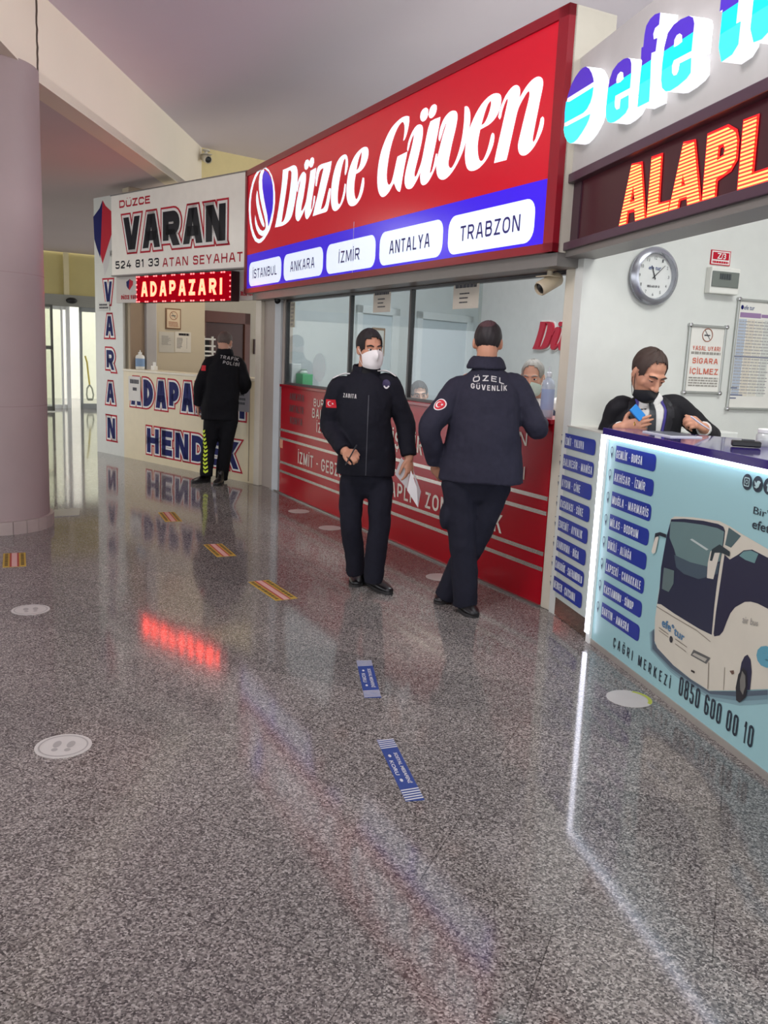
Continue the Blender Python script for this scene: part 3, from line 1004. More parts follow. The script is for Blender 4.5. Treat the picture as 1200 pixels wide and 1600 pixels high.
# ================================================================== MIDDLE RED BOOTH
sign_red = mat('sign_red', (186, 16, 38), 0.22, emit=0.32, ecol=(214, 14, 38), var=0.02)
sign_blue = mat('sign_blue', (58, 26, 214), 0.22, emit=0.5, ecol=(54, 22, 220), var=0.02)
sign_lit = mat('sign_lit_white', (232, 246, 252), 0.3, emit=0.72, ecol=(232, 246, 255), var=0.0)
pill_lit = mat('pill_lit_white', (226, 236, 250), 0.3, emit=0.62, ecol=(226, 238, 255), var=0.0)
frame_red = mat('sign_frame_red', (142, 18, 34), 0.3)
SO = 0.2
rs = thing('shop_sign', 'large red backlit sign with white script lettering above a blue strip of town names', 'sign', FR.w(2.1, 2.19, 0.0))
S0, S1, Z0, Z1 = -0.675, 4.845, 2.165, 3.475
obj('box', MB().fbox(FR, S0, S1, Z0, Z1, -0.12, SO-0.03), mat('sign_side_cream', (206, 200, 184), 0.5), rs)
zb = (FR.px(383, 395, SO)[1]+FR.px(860, 287, SO)[1])/2
obj('red_face', MB().fbox(FR, S0+0.06, S1-0.09, zb, Z1-0.06, SO-0.03, SO), sign_red, rs)
obj('blue_strip', MB().fbox(FR, S0+0.06, S1-0.09, Z0+0.05, zb, SO-0.03, SO), sign_blue, rs)
fm = MB()
fm.fbox(FR, S0, S1, Z0, Z0+0.05, SO-0.04, SO+0.015).fbox(FR, S0, S1, Z1-0.06, Z1, SO-0.04, SO+0.015)
fm.fbox(FR, S0, S0+0.06, Z0, Z1, SO-0.04, SO+0.015).fbox(FR, S1-0.09, S1, Z0, Z1, SO-0.04, SO+0.015)
obj('frame', fm, frame_red, rs)
xj = FR.px(553, 355, SO)[0]
obj('panel_seam', MB().fbox(FR, xj-0.003, xj+0.003, Z0+0.05, zb+0.05, SO, SO+0.002), mat('seam_pale', (200, 190, 230), 0.5), rs)

# logo and script traced from the sign, in its own plane
T1 = (380, 240, 10)
def tr(o, pts, off=SO):
    return zoomed(o[0], o[1], o[2], pts, FR, off)
lo = [(340,205),(400,250),(450,340),(485,470),(500,620),(500,760),(485,900),(460,1040),(420,1180),(380,1260),(330,1340),(280,1390),(240,1400),(190,1370),(150,1290),(120,1180),(100,1040),(90,880),(95,720),(115,580),(145,450),(185,340),(235,260),(290,215)]
li = [(345,238),(400,285),(440,370),(465,500),(472,640),(470,780),(450,920),(420,1060),(385,1180),(350,1250),(300,1310),(255,1340),(215,1325),(180,1260),(150,1170),(130,1060),(118,920),(120,760),(135,620),(165,480),(205,370),(250,290),(300,245)]
drop = [(340,260),(380,290),(420,350),(455,450),(470,580),(472,700),(465,850),(445,990),(400,1160),(390,1080),(380,960),(355,840),(325,680),(305,540),(300,420),(310,330)]
swoosh = [(320,245),(285,270),(262,340),(250,440),(252,560),(270,700),(300,840),(335,980),(355,1080),(358,1150),(345,1190),(310,1210),(270,1190),(230,1120),(205,1030),(192,960),(187,1020),(192,1100),(215,1190),(250,1260),(300,1290),(350,1270),(385,1230),(400,1170),(390,1080),(380,960),(355,840),(325,680),(305,540),(300,420),(310,330),(335,262)]
flame = [(222,575),(210,640),(205,720),(215,820),(235,920),(260,1020),(290,1100),(320,1148),(338,1140),(335,1100),(310,1010),(280,900),(255,790),(238,680),(230,600)]
lg = obj('logo', outline(MB(), FR, [tr(T1, lo), tr(T1, li)], SO+0.002), sign_lit, rs, recalc=False)
obj('logo_drop', outline(MB(), FR, [tr(T1, drop)], SO+0.002), sign_blue, lg, recalc=False)
obj('logo_swoosh', outline(MB(), FR, [tr(T1, swoosh)], SO+0.004), sign_lit, lg, recalc=False)
obj('logo_flame', outline(MB(), FR, [tr(T1, flame)], SO+0.004), sign_lit, lg, recalc=False)
T2, T3, T4, T5 = (480, 200, 10), (580, 160, 10), (670, 130, 10), (760, 100, 10)
GL = [
 (T1, [(625,255),(700,225),(770,190),(810,185),(840,215),(855,290),(855,380),(845,520),(825,680),(800,820),(770,950),(735,1030),(680,1090),(610,1130),(500,1155),(530,1010),(560,830),(590,620),(612,430)],
      [(710,270),(740,260),(760,290),(755,400),(740,540),(718,700),(690,850),(660,990),(630,1060),(600,1080),(620,940),(650,750),(680,540),(700,380)]),
 (T1, [(847,605),(838,540),(860,440),(890,360),(930,295),(960,288),(985,320),(985,400),(970,520),(945,680),(920,800),(908,880),(920,900),(950,850),(985,750),(1010,600),(1035,440),(1055,270),(1145,220),(1135,350),(1110,520),(1085,680),(1068,800),(1062,880),(1075,870),(1090,810),(1100,720),(1112,655),(1130,665),(1122,760),(1095,850),(1060,940),(1020,1010),(995,1025),(975,990),(968,930),(970,860),(945,920),(905,1000),(875,1050),(850,1055),(825,1010),(820,930),(830,800),(855,660),(880,530),(900,430),(905,405),(885,450),(868,520),(857,590)]),
 (T1, [(1015,92),(1035,110),(1035,170),(1015,230),(985,255),(962,230),(958,170),(980,110)]),
 (T1, [(1090,58),(1110,75),(1112,140),(1090,200),(1060,220),(1038,195),(1036,135),(1060,75)]),
 (T2, [(150,915),(132,900),(135,830),(145,730),(155,660),(180,600),(230,565),(300,545),(388,515),(370,640),(340,770),(310,890),(280,1020),(245,1150),(215,1275),(250,1260),(285,1210),(310,1110),(330,1010),(350,940),(372,945),(368,1040),(350,1150),(325,1270),(300,1310),(240,1330),(160,1355),(90,1380),(120,1240),(160,1080),(195,920),(230,760),(262,625),(230,640),(200,680),(180,750),(165,830)]),
 (T2, [(595,740),(590,700),(600,600),(605,500),(595,470),(575,510),(545,620),(515,780),(490,950),(480,1080),(485,1170),(505,1192),(525,1170),(550,1090),(575,980),(590,870),(610,875),(605,980),(580,1100),(545,1190),(500,1260),(450,1298),(410,1285),(385,1220),(375,1120),(378,980),(395,820),(430,660),(475,530),(530,450),(585,415),(620,425),(640,490),(640,600),(620,690),(605,735)]),
 (T2, [(765,720),(748,820),(738,950),(745,1050),(765,1110),(785,1105),(810,1050),(835,950),(855,850),(870,775),(895,780),(897,860),(880,970),(845,1080),(800,1160),(750,1210),(690,1222),(650,1190),(625,1110),(617,1000),(625,860),(645,720),(680,590),(730,470),(790,380),(860,315),(910,295),(950,310),(963,370),(955,460),(925,550),(880,630),(820,690)],
      [(860,365),(835,410),(805,500),(785,590),(775,660),(800,640),(830,570),(850,470)]),
 (T3, [(505,605),(515,540),(525,450),(525,360),(505,310),(480,315),(435,370),(390,460),(340,600),(295,780),(265,960),(248,1130),(255,1240),(275,1285),(300,1280),(330,1220),(360,1100),(390,960),(415,850),(440,835),(570,770),(555,860),(530,980),(505,1120),(485,1240),(465,1360),(450,1400),(425,1390),(390,1340),(360,1260),(330,1310),(290,1390),(240,1450),(190,1480),(150,1460),(115,1380),(100,1250),(105,1090),(125,930),(160,770),(205,640),(260,510),(330,390),(410,300),(490,235),(560,212),(600,220),(600,300),(585,400),(560,500),(530,580)]),
 (T3, [(870,85),(897,110),(895,190),(865,265),(820,300),(785,285),(770,230),(785,150),(830,95)]),
 (T3, [(1000,28),(1030,50),(1030,110),(1005,190),(955,245),(915,240),(900,190),(920,110),(955,50)]),
 (T3, [(580,770),(565,740),(580,640),(620,520),(670,420),(720,360),(770,345),(805,370),(815,440),(805,560),(770,730),(735,880),(700,1020),(680,1120),(685,1165),(710,1150),(745,1060),(790,930),(825,760),(855,600),(895,410),(930,300),(1000,260),(1088,228),(1065,380),(1030,560),(990,760),(950,950),(925,1080),(925,1115),(950,1080),(980,980),(1000,880),(1018,800),(1038,805),(1035,920),(1000,1040),(945,1160),(890,1250),(840,1290),(800,1290),(775,1240),(770,1150),(775,1090),(740,1170),(690,1270),(640,1340),(590,1355),(550,1335),(528,1260),(530,1160),(560,1010),(600,850),(640,690),(668,550),(676,495),(650,540),(620,620),(600,700)]),
 (T4, [(175,912),(158,880),(165,790),(190,680),(235,570),(290,490),(350,440),(405,430),(440,450),(455,510),(445,610),(415,760),(375,920),(340,1090),(315,1220),(315,1290),(345,1328),(380,1300),(430,1200),(480,1050),(520,880),(545,710),(560,540),(565,370),(590,358),(625,380),(650,450),(655,560),(640,700),(605,850),(555,1020),(490,1180),(410,1330),(330,1440),(260,1500),(200,1508),(155,1475),(128,1400),(122,1290),(140,1160),(180,990),(220,830),(260,700),(290,600),(265,650),(235,730),(205,830)]),
 (T4, [(810,725),(785,850),(770,980),(775,1110),(795,1195),(825,1218),(860,1190),(905,1090),(945,960),(980,810),(1000,775),(1025,790),(1030,860),(1010,970),(960,1100),(890,1220),(800,1320),(720,1365),(650,1370),(605,1330),(580,1250),(570,1130),(580,980),(610,820),(660,660),(740,480),(830,330),(930,220),(1020,165),(1090,160),(1130,190),(1140,260),(1125,370),(1085,480),(1020,580),(930,660)],
      [(975,270),(930,330),(885,450),(850,570),(825,660),(870,630),(920,540),(960,420),(980,320)]),
 (T5, [(215,870),(190,830),(210,740),(250,620),(310,490),(390,380),(450,335),(495,335),(525,370),(535,440),(525,530),(570,450),(640,340),(720,250),(790,205),(840,200),(880,230),(893,300),(880,400),(850,540),(815,720),(775,920),(745,1080),(728,1190),(740,1225),(770,1180),(800,1080),(830,970),(855,850),(885,820),(905,845),(905,920),(880,1030),(830,1150),(760,1280),(690,1370),(620,1425),(560,1430),(520,1395),(500,1320),(505,1230),(540,1080),(580,910),(625,730),(665,570),(682,460),(670,420),(640,450),(590,530),(530,640),(490,750),(455,900),(415,1080),(375,1260),(340,1420),(320,1500),(125,1550),(160,1380),(205,1180),(255,960),(300,760),(335,600),(345,540),(320,560),(285,640),(250,750),(235,830)]),
]
def smoothloop(lp):
    """round the traced outline a little (keeps sharp corners)"""
    n = len(lp)
    out = []
    P = [Vector((q[0], q[1], 0)) for q in lp]
    for i in range(n):
        a, b, c, d = P[i-1], P[i], P[(i+1) % n], P[(i+2) % n]
        out.append((b.x, b.y))
        ang1 = (b-a).angle(c-b, 0)
        ang2 = (c-b).angle(d-c, 0)
        if ang1 < 0.9 and ang2 < 0.9:
            mpt = b*0.5625+c*0.5625-a*0.0625-d*0.0625
            out.append((mpt.x, mpt.y))
    return out
for g in GL:
    obj('script_letter', outline(MB(), FR, [smoothloop(tr(g[0], lp)) for lp in g[1:]], SO+0.003), sign_lit, rs, recalc=False)
pz0, pz1 = FR.px(766, 388.7, SO)[1], FR.px(766, 324.6, SO)[1]
for s, xa, xb, ta, tb in (('İSTANBUL', 389.9, 440.7, 396, 434), ('ANKARA', 444, 506, 454.5, 493), ('İZMİR', 510.5, 587.8, 530, 563.5), ('ANTALYA', 593, 692.4, 608.5, 672.5), ('TRABZON', 699, 833.8, 718, 812)):
    a0, a1 = FR.px(xa, 400, SO)[0], FR.px(xb, 370, SO)[0]
    p = obj('name_plate', outline(MB(), FR, [rrect(a0, a1, pz0-0.0, pz1+0.0, 0.085)], SO+0.002), pill_lit, rs, recalc=False)
    t0, t1 = FR.px(ta, 400, SO)[0], FR.px(tb, 370, SO)[0]
    dot = 0.025 if 'İ' in s else 0
    obj('lettering', block(MB(), s, FR.mat(0, 0, SO+0.004), t0, t1, pz0+0.078, pz1-0.078, 0.15, 0.3), mat('violet_ink', (52, 42, 120), 0.5), p, recalc=False)
obj('under_rail', MB().fbox(FR, -0.5, 4.84, 2.09, 2.165, -0.12, 0.17), mat('grey_rail', (128, 124, 120), 0.4, 0.4), rs)

# ---- red counter
rc = thing('ticket_counter', 'long glossy red ticket counter with silver stripes and white route names', 'counter', FR.w(2.35, 0, -0.25))
red_lam = mat('red_laminate', (170, 14, 32), 0.2, var=0.04, spec=0.28)
obj('body', MB().fbox(FR, 0.01, 4.71, 0.014, 1.165, -0.05, 0.0).fbox(FR, 0.01, 0.05, 0.014, 1.165, -0.3, -0.05).fbox(FR, 4.66, 4.71, 0.014, 1.165, -0.26, -0.05), red_lam, rc)
obj('countertop', MB().fbox(FR, 0.0, 4.71, 1.165, 1.195, -0.27, 0.02), mat('red_top', (150, 16, 32), 0.15), rc, bevel=0.004)
silver = mat('silver_stripe', (196, 188, 180), 0.25, 0.75)
for z in (0.70, 0.605, 0.345, 0.245):
    obj('stripe', MB().fbox(FR, 0.0, 4.71, z-0.013, z+0.013, 0.0, 0.004), silver, rc)
let_s = mat('letter_silver', (236, 226, 214), 0.5)
let_d = mat('letter_dark', (74, 8, 18), 0.4)
for s, a0, a1, z0, z1, m_ in (
        ('ANKARA', 0.27, 0.67, 1.04, 1.115, let_d), ('ANTALYA', 0.27, 0.67, 0.915, 0.99, let_d), ('KONYA', 0.30, 0.64, 0.79, 0.865, let_d),
        ('BURSA', 0.93, 1.36, 1.015, 1.095, let_s), ('BALIKESİR', 0.90, 1.60, 0.90, 0.995, let_s), ('İZMİR', 1.02, 1.40, 0.765, 0.865, let_s),
        ('ESKİŞEHİR', 2.30, 3.13, 0.785, 0.93, let_s), ('TRABZON', 3.72, 4.46, 1.005, 1.09, let_s), ('SAMSUN', 3.78, 4.46, 0.785, 0.87, let_s),
        ('İZMİT - GEBZE', 0.55, 1.66, 0.395, 0.52, let_s), ('ALAPLI - ZONGULDAK', 2.40, 4.25, 0.385, 0.51, let_s)):
    block_part('lettering', FR, s, a0, a1, z0, z1, 0.004, m_, rc, t=0.17, gap=0.3)
st = obj('sticker', MB().fbox(FR, 0.0, 0.09, 0.50, 0.60, 0.001, 0.003), mat('peach_sticker', (214, 150, 120), 0.5), rc)

# ---- glass screen above it
gp = thing('glass_screen', 'clear glass screen with dark mullions standing along the red counter', 'screen', FR.w(1.9, 1.195, -0.06))
dkm = mat('dark_mullion', (44, 42, 44), 0.35)
for s0 in (0.02, 1.62, 2.755):
    obj('mullion', MB().fbox(FR, s0-0.014, s0+0.014, 1.195, 2.08, -0.075, -0.035), dkm, gp)
obj('bottom_rail', MB().fbox(FR, 0.02, 3.75, 1.195, 1.215, -0.08, -0.03), dkm, gp)
obj('top_rail', MB().fbox(FR, 0.02, 4.7, 2.068, 2.088, -0.08, -0.03), dkm, gp)
for a0, a1 in ((0.034, 1.606), (1.634, 2.741), (2.769, 3.75)):
    pn = obj('pane', MB().fbox(FR, a0, a1, 1.215, 2.085, -0.058, -0.052), glass_mat('booth_glass', (242, 246, 246), 0.65), gp)
for k, (px_, py_) in enumerate(((498, 590),)):
    c_, z_ = FR.px(px_, py_, -0.05)
    obj('speaking_disc', outline(MB(), FR, [disc(c_, 1.40, 0.16, 0.14)], -0.048, 0.003), (MATS.get('frosted_disc') or frosted_mat('frosted_disc')), gp, recalc=False)
wp = obj('white_stand', MB().fbox(FR, -0.04, 0.08, 1.195, 1.42, -0.2, -0.09), mat('white_plastic', (206, 208, 206), 0.4), bevel=0.01)
tag(wp, 'small white upright stand on the far corner of the red counter', 'stand')
tb_c = FR.w(FR.px(474, 600, -0.2)[0], 1.195, -0.2)
tb = thing('tissue_box', 'green and white tissue box on the red counter behind the glass', 'box', tb_c)
obj('box', MB().box(tb_c+Vector((0, 0, 0.06)), (0.24, 0.12, 0.12), math.atan2(FR.u[1], FR.u[0])), mat('green_box', (96, 176, 124), 0.5), tb, bevel=0.006)
obj('tissue', MB().lathe(tb_c+Vector((0, 0, 0.115)), [(0.03, 0), (0.045, 0.02), (0.02, 0.045), (0.05, 0.055)], 9), mat('tissue_white', (232, 238, 232), 0.8), tb)
cream_p = mat('cream_paper', (208, 200, 186), 0.7)
xa, z1 = FR.px(582, 447, -0.03)
xb, z0 = FR.px(607, 487, -0.03)
q1 = notice('paper_notice', FR, xa, xb, z0, 2.085, -0.047, 'smaller cream notice hanging on the glass above the masked officer', (), pm=cream_p)
textlines(FR, xa+0.03, xb-0.03, 2.045, 2.075, 1, -0.042, q1, ink, 35, gap=0.3, ragged=0.02)
textlines(FR, xa+0.09, xb-0.09, z0+0.03, 2.03, 3, -0.042, q1, ink, 11, gap=0.7)
xa, z1 = FR.px(707, 437, -0.03)
xb, z0 = FR.px(744, 481, -0.03)
q2 = notice('paper_notice', FR, xa, xb, z0, 2.085, -0.047, 'larger cream notice hanging on the glass above the security guard', (), pm=cream_p)
textlines(FR, xa+0.03, xb-0.03, 2.04, 2.072, 1, -0.042, q2, ink, 36, gap=0.3, ragged=0.02)
textlines(FR, xa+0.09, xb-0.09, z0+0.03, 2.02, 3, -0.042, q2, ink, 12, gap=0.7)
xa, z1 = FR.px(452, 470, -0.03)
q3 = notice('paper_strip', FR, xa, xa+0.13, 1.80, 2.06, -0.047, 'narrow column of small pale labels stuck on the far pane', (), pm=mat('yellowish_paper', (186, 180, 160), 0.7))
textlines(FR, xa+0.02, xa+0.11, 1.81, 2.05, 6, -0.042, q3, mat('faint_ink'), 13)

# ---- inside: two white doors, a framed picture, wall lettering
dw = mat('white_door', (190, 200, 206), 0.45)
dwf = mat('white_door_casing', (206, 212, 214), 0.45)
for i, (xa, xb, ya) in enumerate(((556, 622, 477), (651, 737, 487))):
    a0, z1 = FP.px(xa, ya)
    a1 = FP.px(xb, ya+7)[0]
    z1 = 2.12
    mb = MB().fbox(FP, a0, a0+0.09, 0, z1, 0, 0.04).fbox(FP, a1-0.13, a1, 0, z1, 0, 0.04).fbox(FP, a0, a1, z1-0.09, z1, 0, 0.04)
    d_ = struct('door_%d' % (5+i), mb, dwf, bevel=0.005)
    obj('leaf', MB().fbox(FP, a0+0.09, a1-0.13, 0, z1-0.09, 0, 0.02), dw, d_)
    hz = 1.05
    obj('door_handle', MB().tube([FP.w(a1-0.2, hz, 0.02), FP.w(a1-0.2, hz, 0.06), FP.w(a1-0.32, hz, 0.06)], 0.01, 8), alu, d_, smooth=True)
x1, z1 = FP.px(601, 513, 0.03)
x0, z0 = FP.px(580, 556, 0.03)
pf = thing('framed_certificate', 'brown framed white sheet hanging on the white door behind the masked officer', 'picture', FP.w((x0+x1)/2, z0, 0.03))
obj('frame', MB().fbox(FP, x0, x1, z0, z1, 0.02, 0.045), mat('brown_frame'), pf, bevel=0.004)
obj('print', MB().fbox(FP, x0+0.03, x1-0.03, z0+0.03, z1-0.03, 0.045, 0.048), mat('grey_print', (190, 190, 186), 0.6), pf)
xs0, zs0 = FBK.px(836, 546)
xs1, zs1 = FBK.px(873, 508)
wl = thing('wall_lettering', 'red script lettering with white edge on the wall above the grey-haired clerk', 'lettering', FBK.w(xs0, zs0))
off0 = FBK.px(836, 546)[0]
Dm = [smoothloop([(q[0], q[1]) for q in tr(g[0], lp)]) for g in GL for lp in g[1:]]
# the same script, smaller: scaled from the sign's outline onto the back wall
base = tr(T1, GL[0][1])
bx, bz = min(p[0] for p in base), min(p[1] for p in base)
bh = max(p[1] for p in base)-bz
k_ = (FBK.px(845, 503)[1]-zs0)/bh
kx = k_*1.0
for gi, g in enumerate(GL):
    lps = []
    for lp in g[1:]:
        lps.append([(xs0+(p[0]-bx)*kx, zs0+(p[1]-bz)*k_) for p in smoothloop(tr(g[0], lp))])
    p_ = obj('script_letter', outline(MB(), FBK, lps, 0.03, 0.03), mat('red_letter', (190, 40, 62), 0.4), wl, recalc=False)
    obj('white_edge', outline(MB(), FBK, lps, 0.008, 0.01, 0.018), mat('white_letter_edge', (236, 236, 232), 0.5), p_, recalc=False)

# ================================================================== NEAREST BOOTH (blue)
ec = thing('ticket_counter', 'pale blue ticket counter with a printed white coach, lit edge and purple top', 'counter', FE.w(0.8, 0, -0.25))
cyan = mat('printed_cyan', (158, 200, 204), 0.4, var=0.05, scale=1.0)
obj('body', MB().fbox(FE, -0.0, 2.75, 0.03, 1.165, -0.05, 0.0).fbox(FE, 2.70, 2.75, 0.03, 1.165, -0.55, -0.05), cyan, ec)
obj('plinth', MB().fbox(FE, 0.0, 2.75, 0.0, 0.03, -0.05, 0.006), mat('plinth_metal', (186, 180, 172), 0.35, 0.5), ec)
obj('countertop', MB().prism([tuple(FE.w(a, 0, o)[:2]) for a, o in ((-0.01, 0.03), (2.75, 0.03), (2.75, -0.6), (0.60, -0.6), (0.20, -0.26), (-0.01, -0.14))], 1.172, 1.208), mat('purple_gloss', (58, 44, 116), 0.06), ec, bevel=0.003)
lit = mat('led_strip_white', (250, 250, 255), 0.4, emit=5.5, ecol=(236, 238, 255), var=0)
obj('led_strip', MB().fbox(FE, 0.03, 2.75, 1.154, 1.172, 0.014, 0.028), lit, ec)
obj('led_strip', MB().fbox(FE, -0.022, 0.010, 0.06, 1.170, 0.016, 0.030), lit, ec)
obj('corner_profile', MB().fbox(FE, -0.03, 0.012, 0.0, 1.172, -0.02, 0.016), mat('milky_profile', (236, 236, 232), 0.4), ec)
obj('side_panel', MB().fbox(FE, -0.60, -0.03, 0.115, 1.168, -0.06, -0.002), mat('side_panel_print', (196, 206, 200), 0.4, var=0.08, scale=1.5), ec)
obj('kick_plate', MB().fbox(FE, -0.585, -0.03, 0.004, 0.115, -0.06, -0.004), mat('brushed_steel', (170, 160, 150), 0.12, 0.95), ec)
obj('side_top', MB().fbox(FE, -0.60, -0.02, 1.168, 1.176, -0.2, 0.0), mat('pale_ledge', (210, 208, 198), 0.3), ec)
btn = mat('route_blue', (30, 52, 150), 0.4)
btnt = mat('route_text', (226, 232, 240), 0.5)
pinm = mat('pin_outline', (44, 62, 92), 0.5)
def route(fr, s, a0, a1, z0, z1, t1, px0):
    p = obj('route_plate', outline(MB(), fr, [rrect(a0, a1, z0, z1, 0.024, corners=(1, 1, 0, 0))], 0.0025), btn, ec, recalc=False)
    h = z1-z0
    ex = 0.12*h if any(c in 'İŞĞÖÜ' for c in s) else 0
    block_part('lettering', fr, s, a0+0.012, t1, z0+0.21*h, z1-0.27*h, 0.004, btnt, p, t=0.15, gap=0.3)
    cx, cz = px0, z0+h*0.62
    mb = MB()
    outline(mb, fr, [disc(cx, cz, 0.016, 0.021), disc(cx, cz, 0.012, 0.016)], 0.003)
    outline(mb, fr, [[(cx-0.010, cz-0.016), (cx+0.010, cz-0.016), (cx, cz-0.045)]], 0.003)
    obj('map_pin', mb, pinm, p, recalc=False)
L1 = ['İZMİT - YALOVA', 'BALIKESİR - MANİSA', 'AYDIN - ÇİNE', 'KUŞADASI - SÖKE', 'EDREMİT - AYVALIK', 'BANDIRMA - BİGA', 'KARABÜK - SAFRANBOLU', 'MENGEN - ÇAYCUMA']
L2 = ['GEMLİK - BURSA', 'AKHİSAR - İZMİR', 'MUĞLA - MARMARİS', 'MİLAS - BODRUM', 'DİKİLİ - ALİAĞA', 'LAPSEKİ - ÇANAKKALE', 'KASTAMONU - SİNOP', 'BARTIN - AMASRA']
def rows(o, k, first, last):
    a = [FE.px(o[0]+x/k, o[1]+y/k) for x, y in first]
    return a
f2 = [FE.px(860+x/6, 640+y/6) for x, y in ((620, 340), (1000, 420), (985, 585), (612, 485))]
l2 = [FE.px(850+x/5.714, 820+y/5.714) for x, y in ((520, 700), (860, 890), (850, 1045), (512, 825))]
f1 = [FE.px(860+x/6, 640+y/6) for x, y in ((140, 220), (430, 285), (420, 430), (135, 360))]
l1 = [FE.px(850+x/5.714, 820+y/5.714) for x, y in ((90, 465), (345, 600), (335, 755), (85, 580))]
for names, f, l, wt in ((L1, f1, l1, (.66, 1.0, .66, .82, .86, .80, .98, .80)), (L2, f2, l2, (.70, .83, .97, .77, .65, .95, .82, .76))):
    for i, s in enumerate(names):
        t = i/7
        a0 = (f[0][0]+f[3][0])/2*(1-t)+(l[0][0]+l[3][0])/2*t
        a1 = (f[1][0]+f[2][0])/2*(1-t)+(l[1][0]+l[2][0])/2*t
        z1 = (f[0][1]+f[1][1])/2*(1-t)+(l[0][1]+l[1][1])/2*t
        z0 = (f[2][1]+f[3][1])/2*(1-t)+(l[2][1]+l[3][1])/2*t
        route(FE, s, a0, a1, z0, z1, a0+0.012+(a1-a0-0.022)*wt[i], a0-0.045)
dki = mat('dark_slate_ink', (40, 50, 62), 0.5)
a0, z0 = FE.px(959, 1012); a1, z1 = FE.px(1049, 1065)
zc = FE.px(959, 1004)[1]
block_part('lettering', FE, 'ÇAĞRI MERKEZİ', FE.px(959, 1005)[0], FE.px(1049, 1060)[0], FE.px(1000, 1041)[1], FE.px(1000, 1024)[1], 0.003, dki, ec, t=0.14, gap=0.95)
block_part('lettering', FE, '0850 600 00 10', FE.px(1061, 1080)[0], FE.px(1178, 1150)[0], FE.px(1116, 1126)[1], FE.px(1116, 1092)[1], 0.003, dki, ec, t=0.125, gap=0.36)
write_part('lettering', FE, "Bir’tıkla", FE.px(1178, 800)[0], FE.px(1178, 800)[0]+0.22, FE.px(1179, 803)[1], FE.px(1179, 791)[1], 0.003, dki, ec, bold=0.0)
write_part('lettering', FE, 'efetur.com', FE.px(1176, 822)[0], FE.px(1176, 822)[0]+0.32, FE.px(1178, 826)[1], FE.px(1178, 811)[1], 0.003, dki, ec, bold=0.012)
# social icons
for i, (x, y) in enumerate(((1168.5, 753), (1185, 756.5), (1202, 760))):
    c, z = FE.px(x, y)
    r = 0.032
    ic = obj('icon', outline(MB(), FE, [disc(c, z, r)], 0.003), dki, ec, recalc=False)
    mb = MB()
    if i == 0:
        outline(mb, FE, [rrect(c-.018, c+.018, z-.018, z+.018, .006), rrect(c-.014, c+.014, z-.014, z+.014, .004)], 0.005)
        outline(mb, FE, [disc(c, z, .009), disc(c, z, .006)], 0.005)
    elif i == 1:
        outline(mb, FE, [[(c-.02, z+.012), (c-.006, z+.003), (c-.002, z+.012), (c+.010, z+.015), (c+.021, z+.010), (c+.015, z+.002), (c+.011, z-.010), (c-.002, z-.018), (c-.020, z-.013), (c-.008, z-.009), (c-.016, z-.002)]], 0.005)
    else:
        outline(mb, FE, [[(c-.004, z-.02), (c-.004, z), (c-.010, z), (c-.010, z+.007), (c-.004, z+.007), (c-.004, z+.014), (c+.002, z+.020), (c+.010, z+.020), (c+.010, z+.013), (c+.005, z+.013), (c+.004, z+.007), (c+.010, z+.007), (c+.009, z), (c+.004, z), (c+.004, z-.02)]], 0.005)
    obj('icon_mark', mb, mat('icon_pale', (170, 196, 196), 0.5), ic, recalc=False)

# ---- printed coach on the front
def c4(pts): return [FE.px(1000+x/6, 720+y/6) for x, y in pts]
def c5(pts): return [FE.px(1000+x/5.333, 900+y/5.333) for x, y in pts]
bus = obj('coach_print', outline(MB(), FE, [c4([(265,690),(295,545),(330,522),(500,530),(750,565),(850,615),(960,685),(1080,755),(1200,825),(1700,1120)])
      + [FE.px(1290, 1085)]+c5([(1067,942),(930,947),(815,955),(580,955),(510,910),(430,860),(280,740),(150,600),(125,540),(130,350),(145,245)])+c4([(200,1100),(240,800)])], 0.003), mat('coach_cream', (212, 206, 190), 0.4), ec, recalc=False)
def bp(name, loops, off, col, parent=None):
    return obj(name, outline(MB(), FE, loops, off), mat('print_%02x%02x%02x' % col, col, 0.35), parent or bus, recalc=False)
for k, (g, col_) in enumerate(((1.0, (134, 168, 176)), (0.66, (112, 140, 150)), (0.33, (84, 98, 112)))):
    sh = c5([(120,440),(125,560),(280,745),(430,865),(580,960),(815,962),(1067,950)])
    lo_ = c5([(120-40*g,470),(115-25*g,600+20*g),(260,745+60*g),(430,865+70*g),(590,960+70*g),(830,970+110*g),(1067,955+110*g)])
    bp('coach_shadow', [sh+lo_[::-1]], 0.0012+0.0004*k, col_)
ws = c4([(300,548),(420,543),(600,562),(740,592),(790,618),(806,660),(790,780),(760,950),(730,1150),(705,1350)])+c5([(604,490),(500,440),(300,318),(180,235),(150,232)])+c4([(190,1200),(205,1000),(258,700)])
w_ = bp('windshield', [ws], 0.004, (38, 42, 66))
bp('windshield_sky', [c4([(297,570),(420,575),(600,600),(740,632),(800,665),(780,830),(760,940),(640,1000),(480,960),(360,940),(330,830),(285,720)])], 0.005, (104, 130, 130), w_)
bp('windshield_sky', [c4([(330,880),(480,950),(640,990),(755,960),(740,1060),(560,1110),(420,1060),(350,1000)])], 0.0055, (70, 86, 98), w_)
bp('windshield_reflection', [c4([(235,1000),(330,1030),(325,1150),(280,1230),(215,1200)])], 0.0058, (98, 116, 116), w_)
bp('light_streak', [c4([(480,738),(500,730),(655,830),(635,840)])], 0.006, (190, 200, 196), w_)
bp('side_window', [c4([(800,880),(850,925),(930,878),(980,840),(1060,832),(1130,868),(1400,1010),(1700,1180)])+[FE.px(1283, 990)]+c5([(1150,310),(1067,270),(990,230),(930,213),(880,215),(800,260),(760,310),(730,380),(700,460),(670,495),(625,503),(620,480),(640,300)])+c4([(745,1250)])], 0.004, (36, 36, 62))
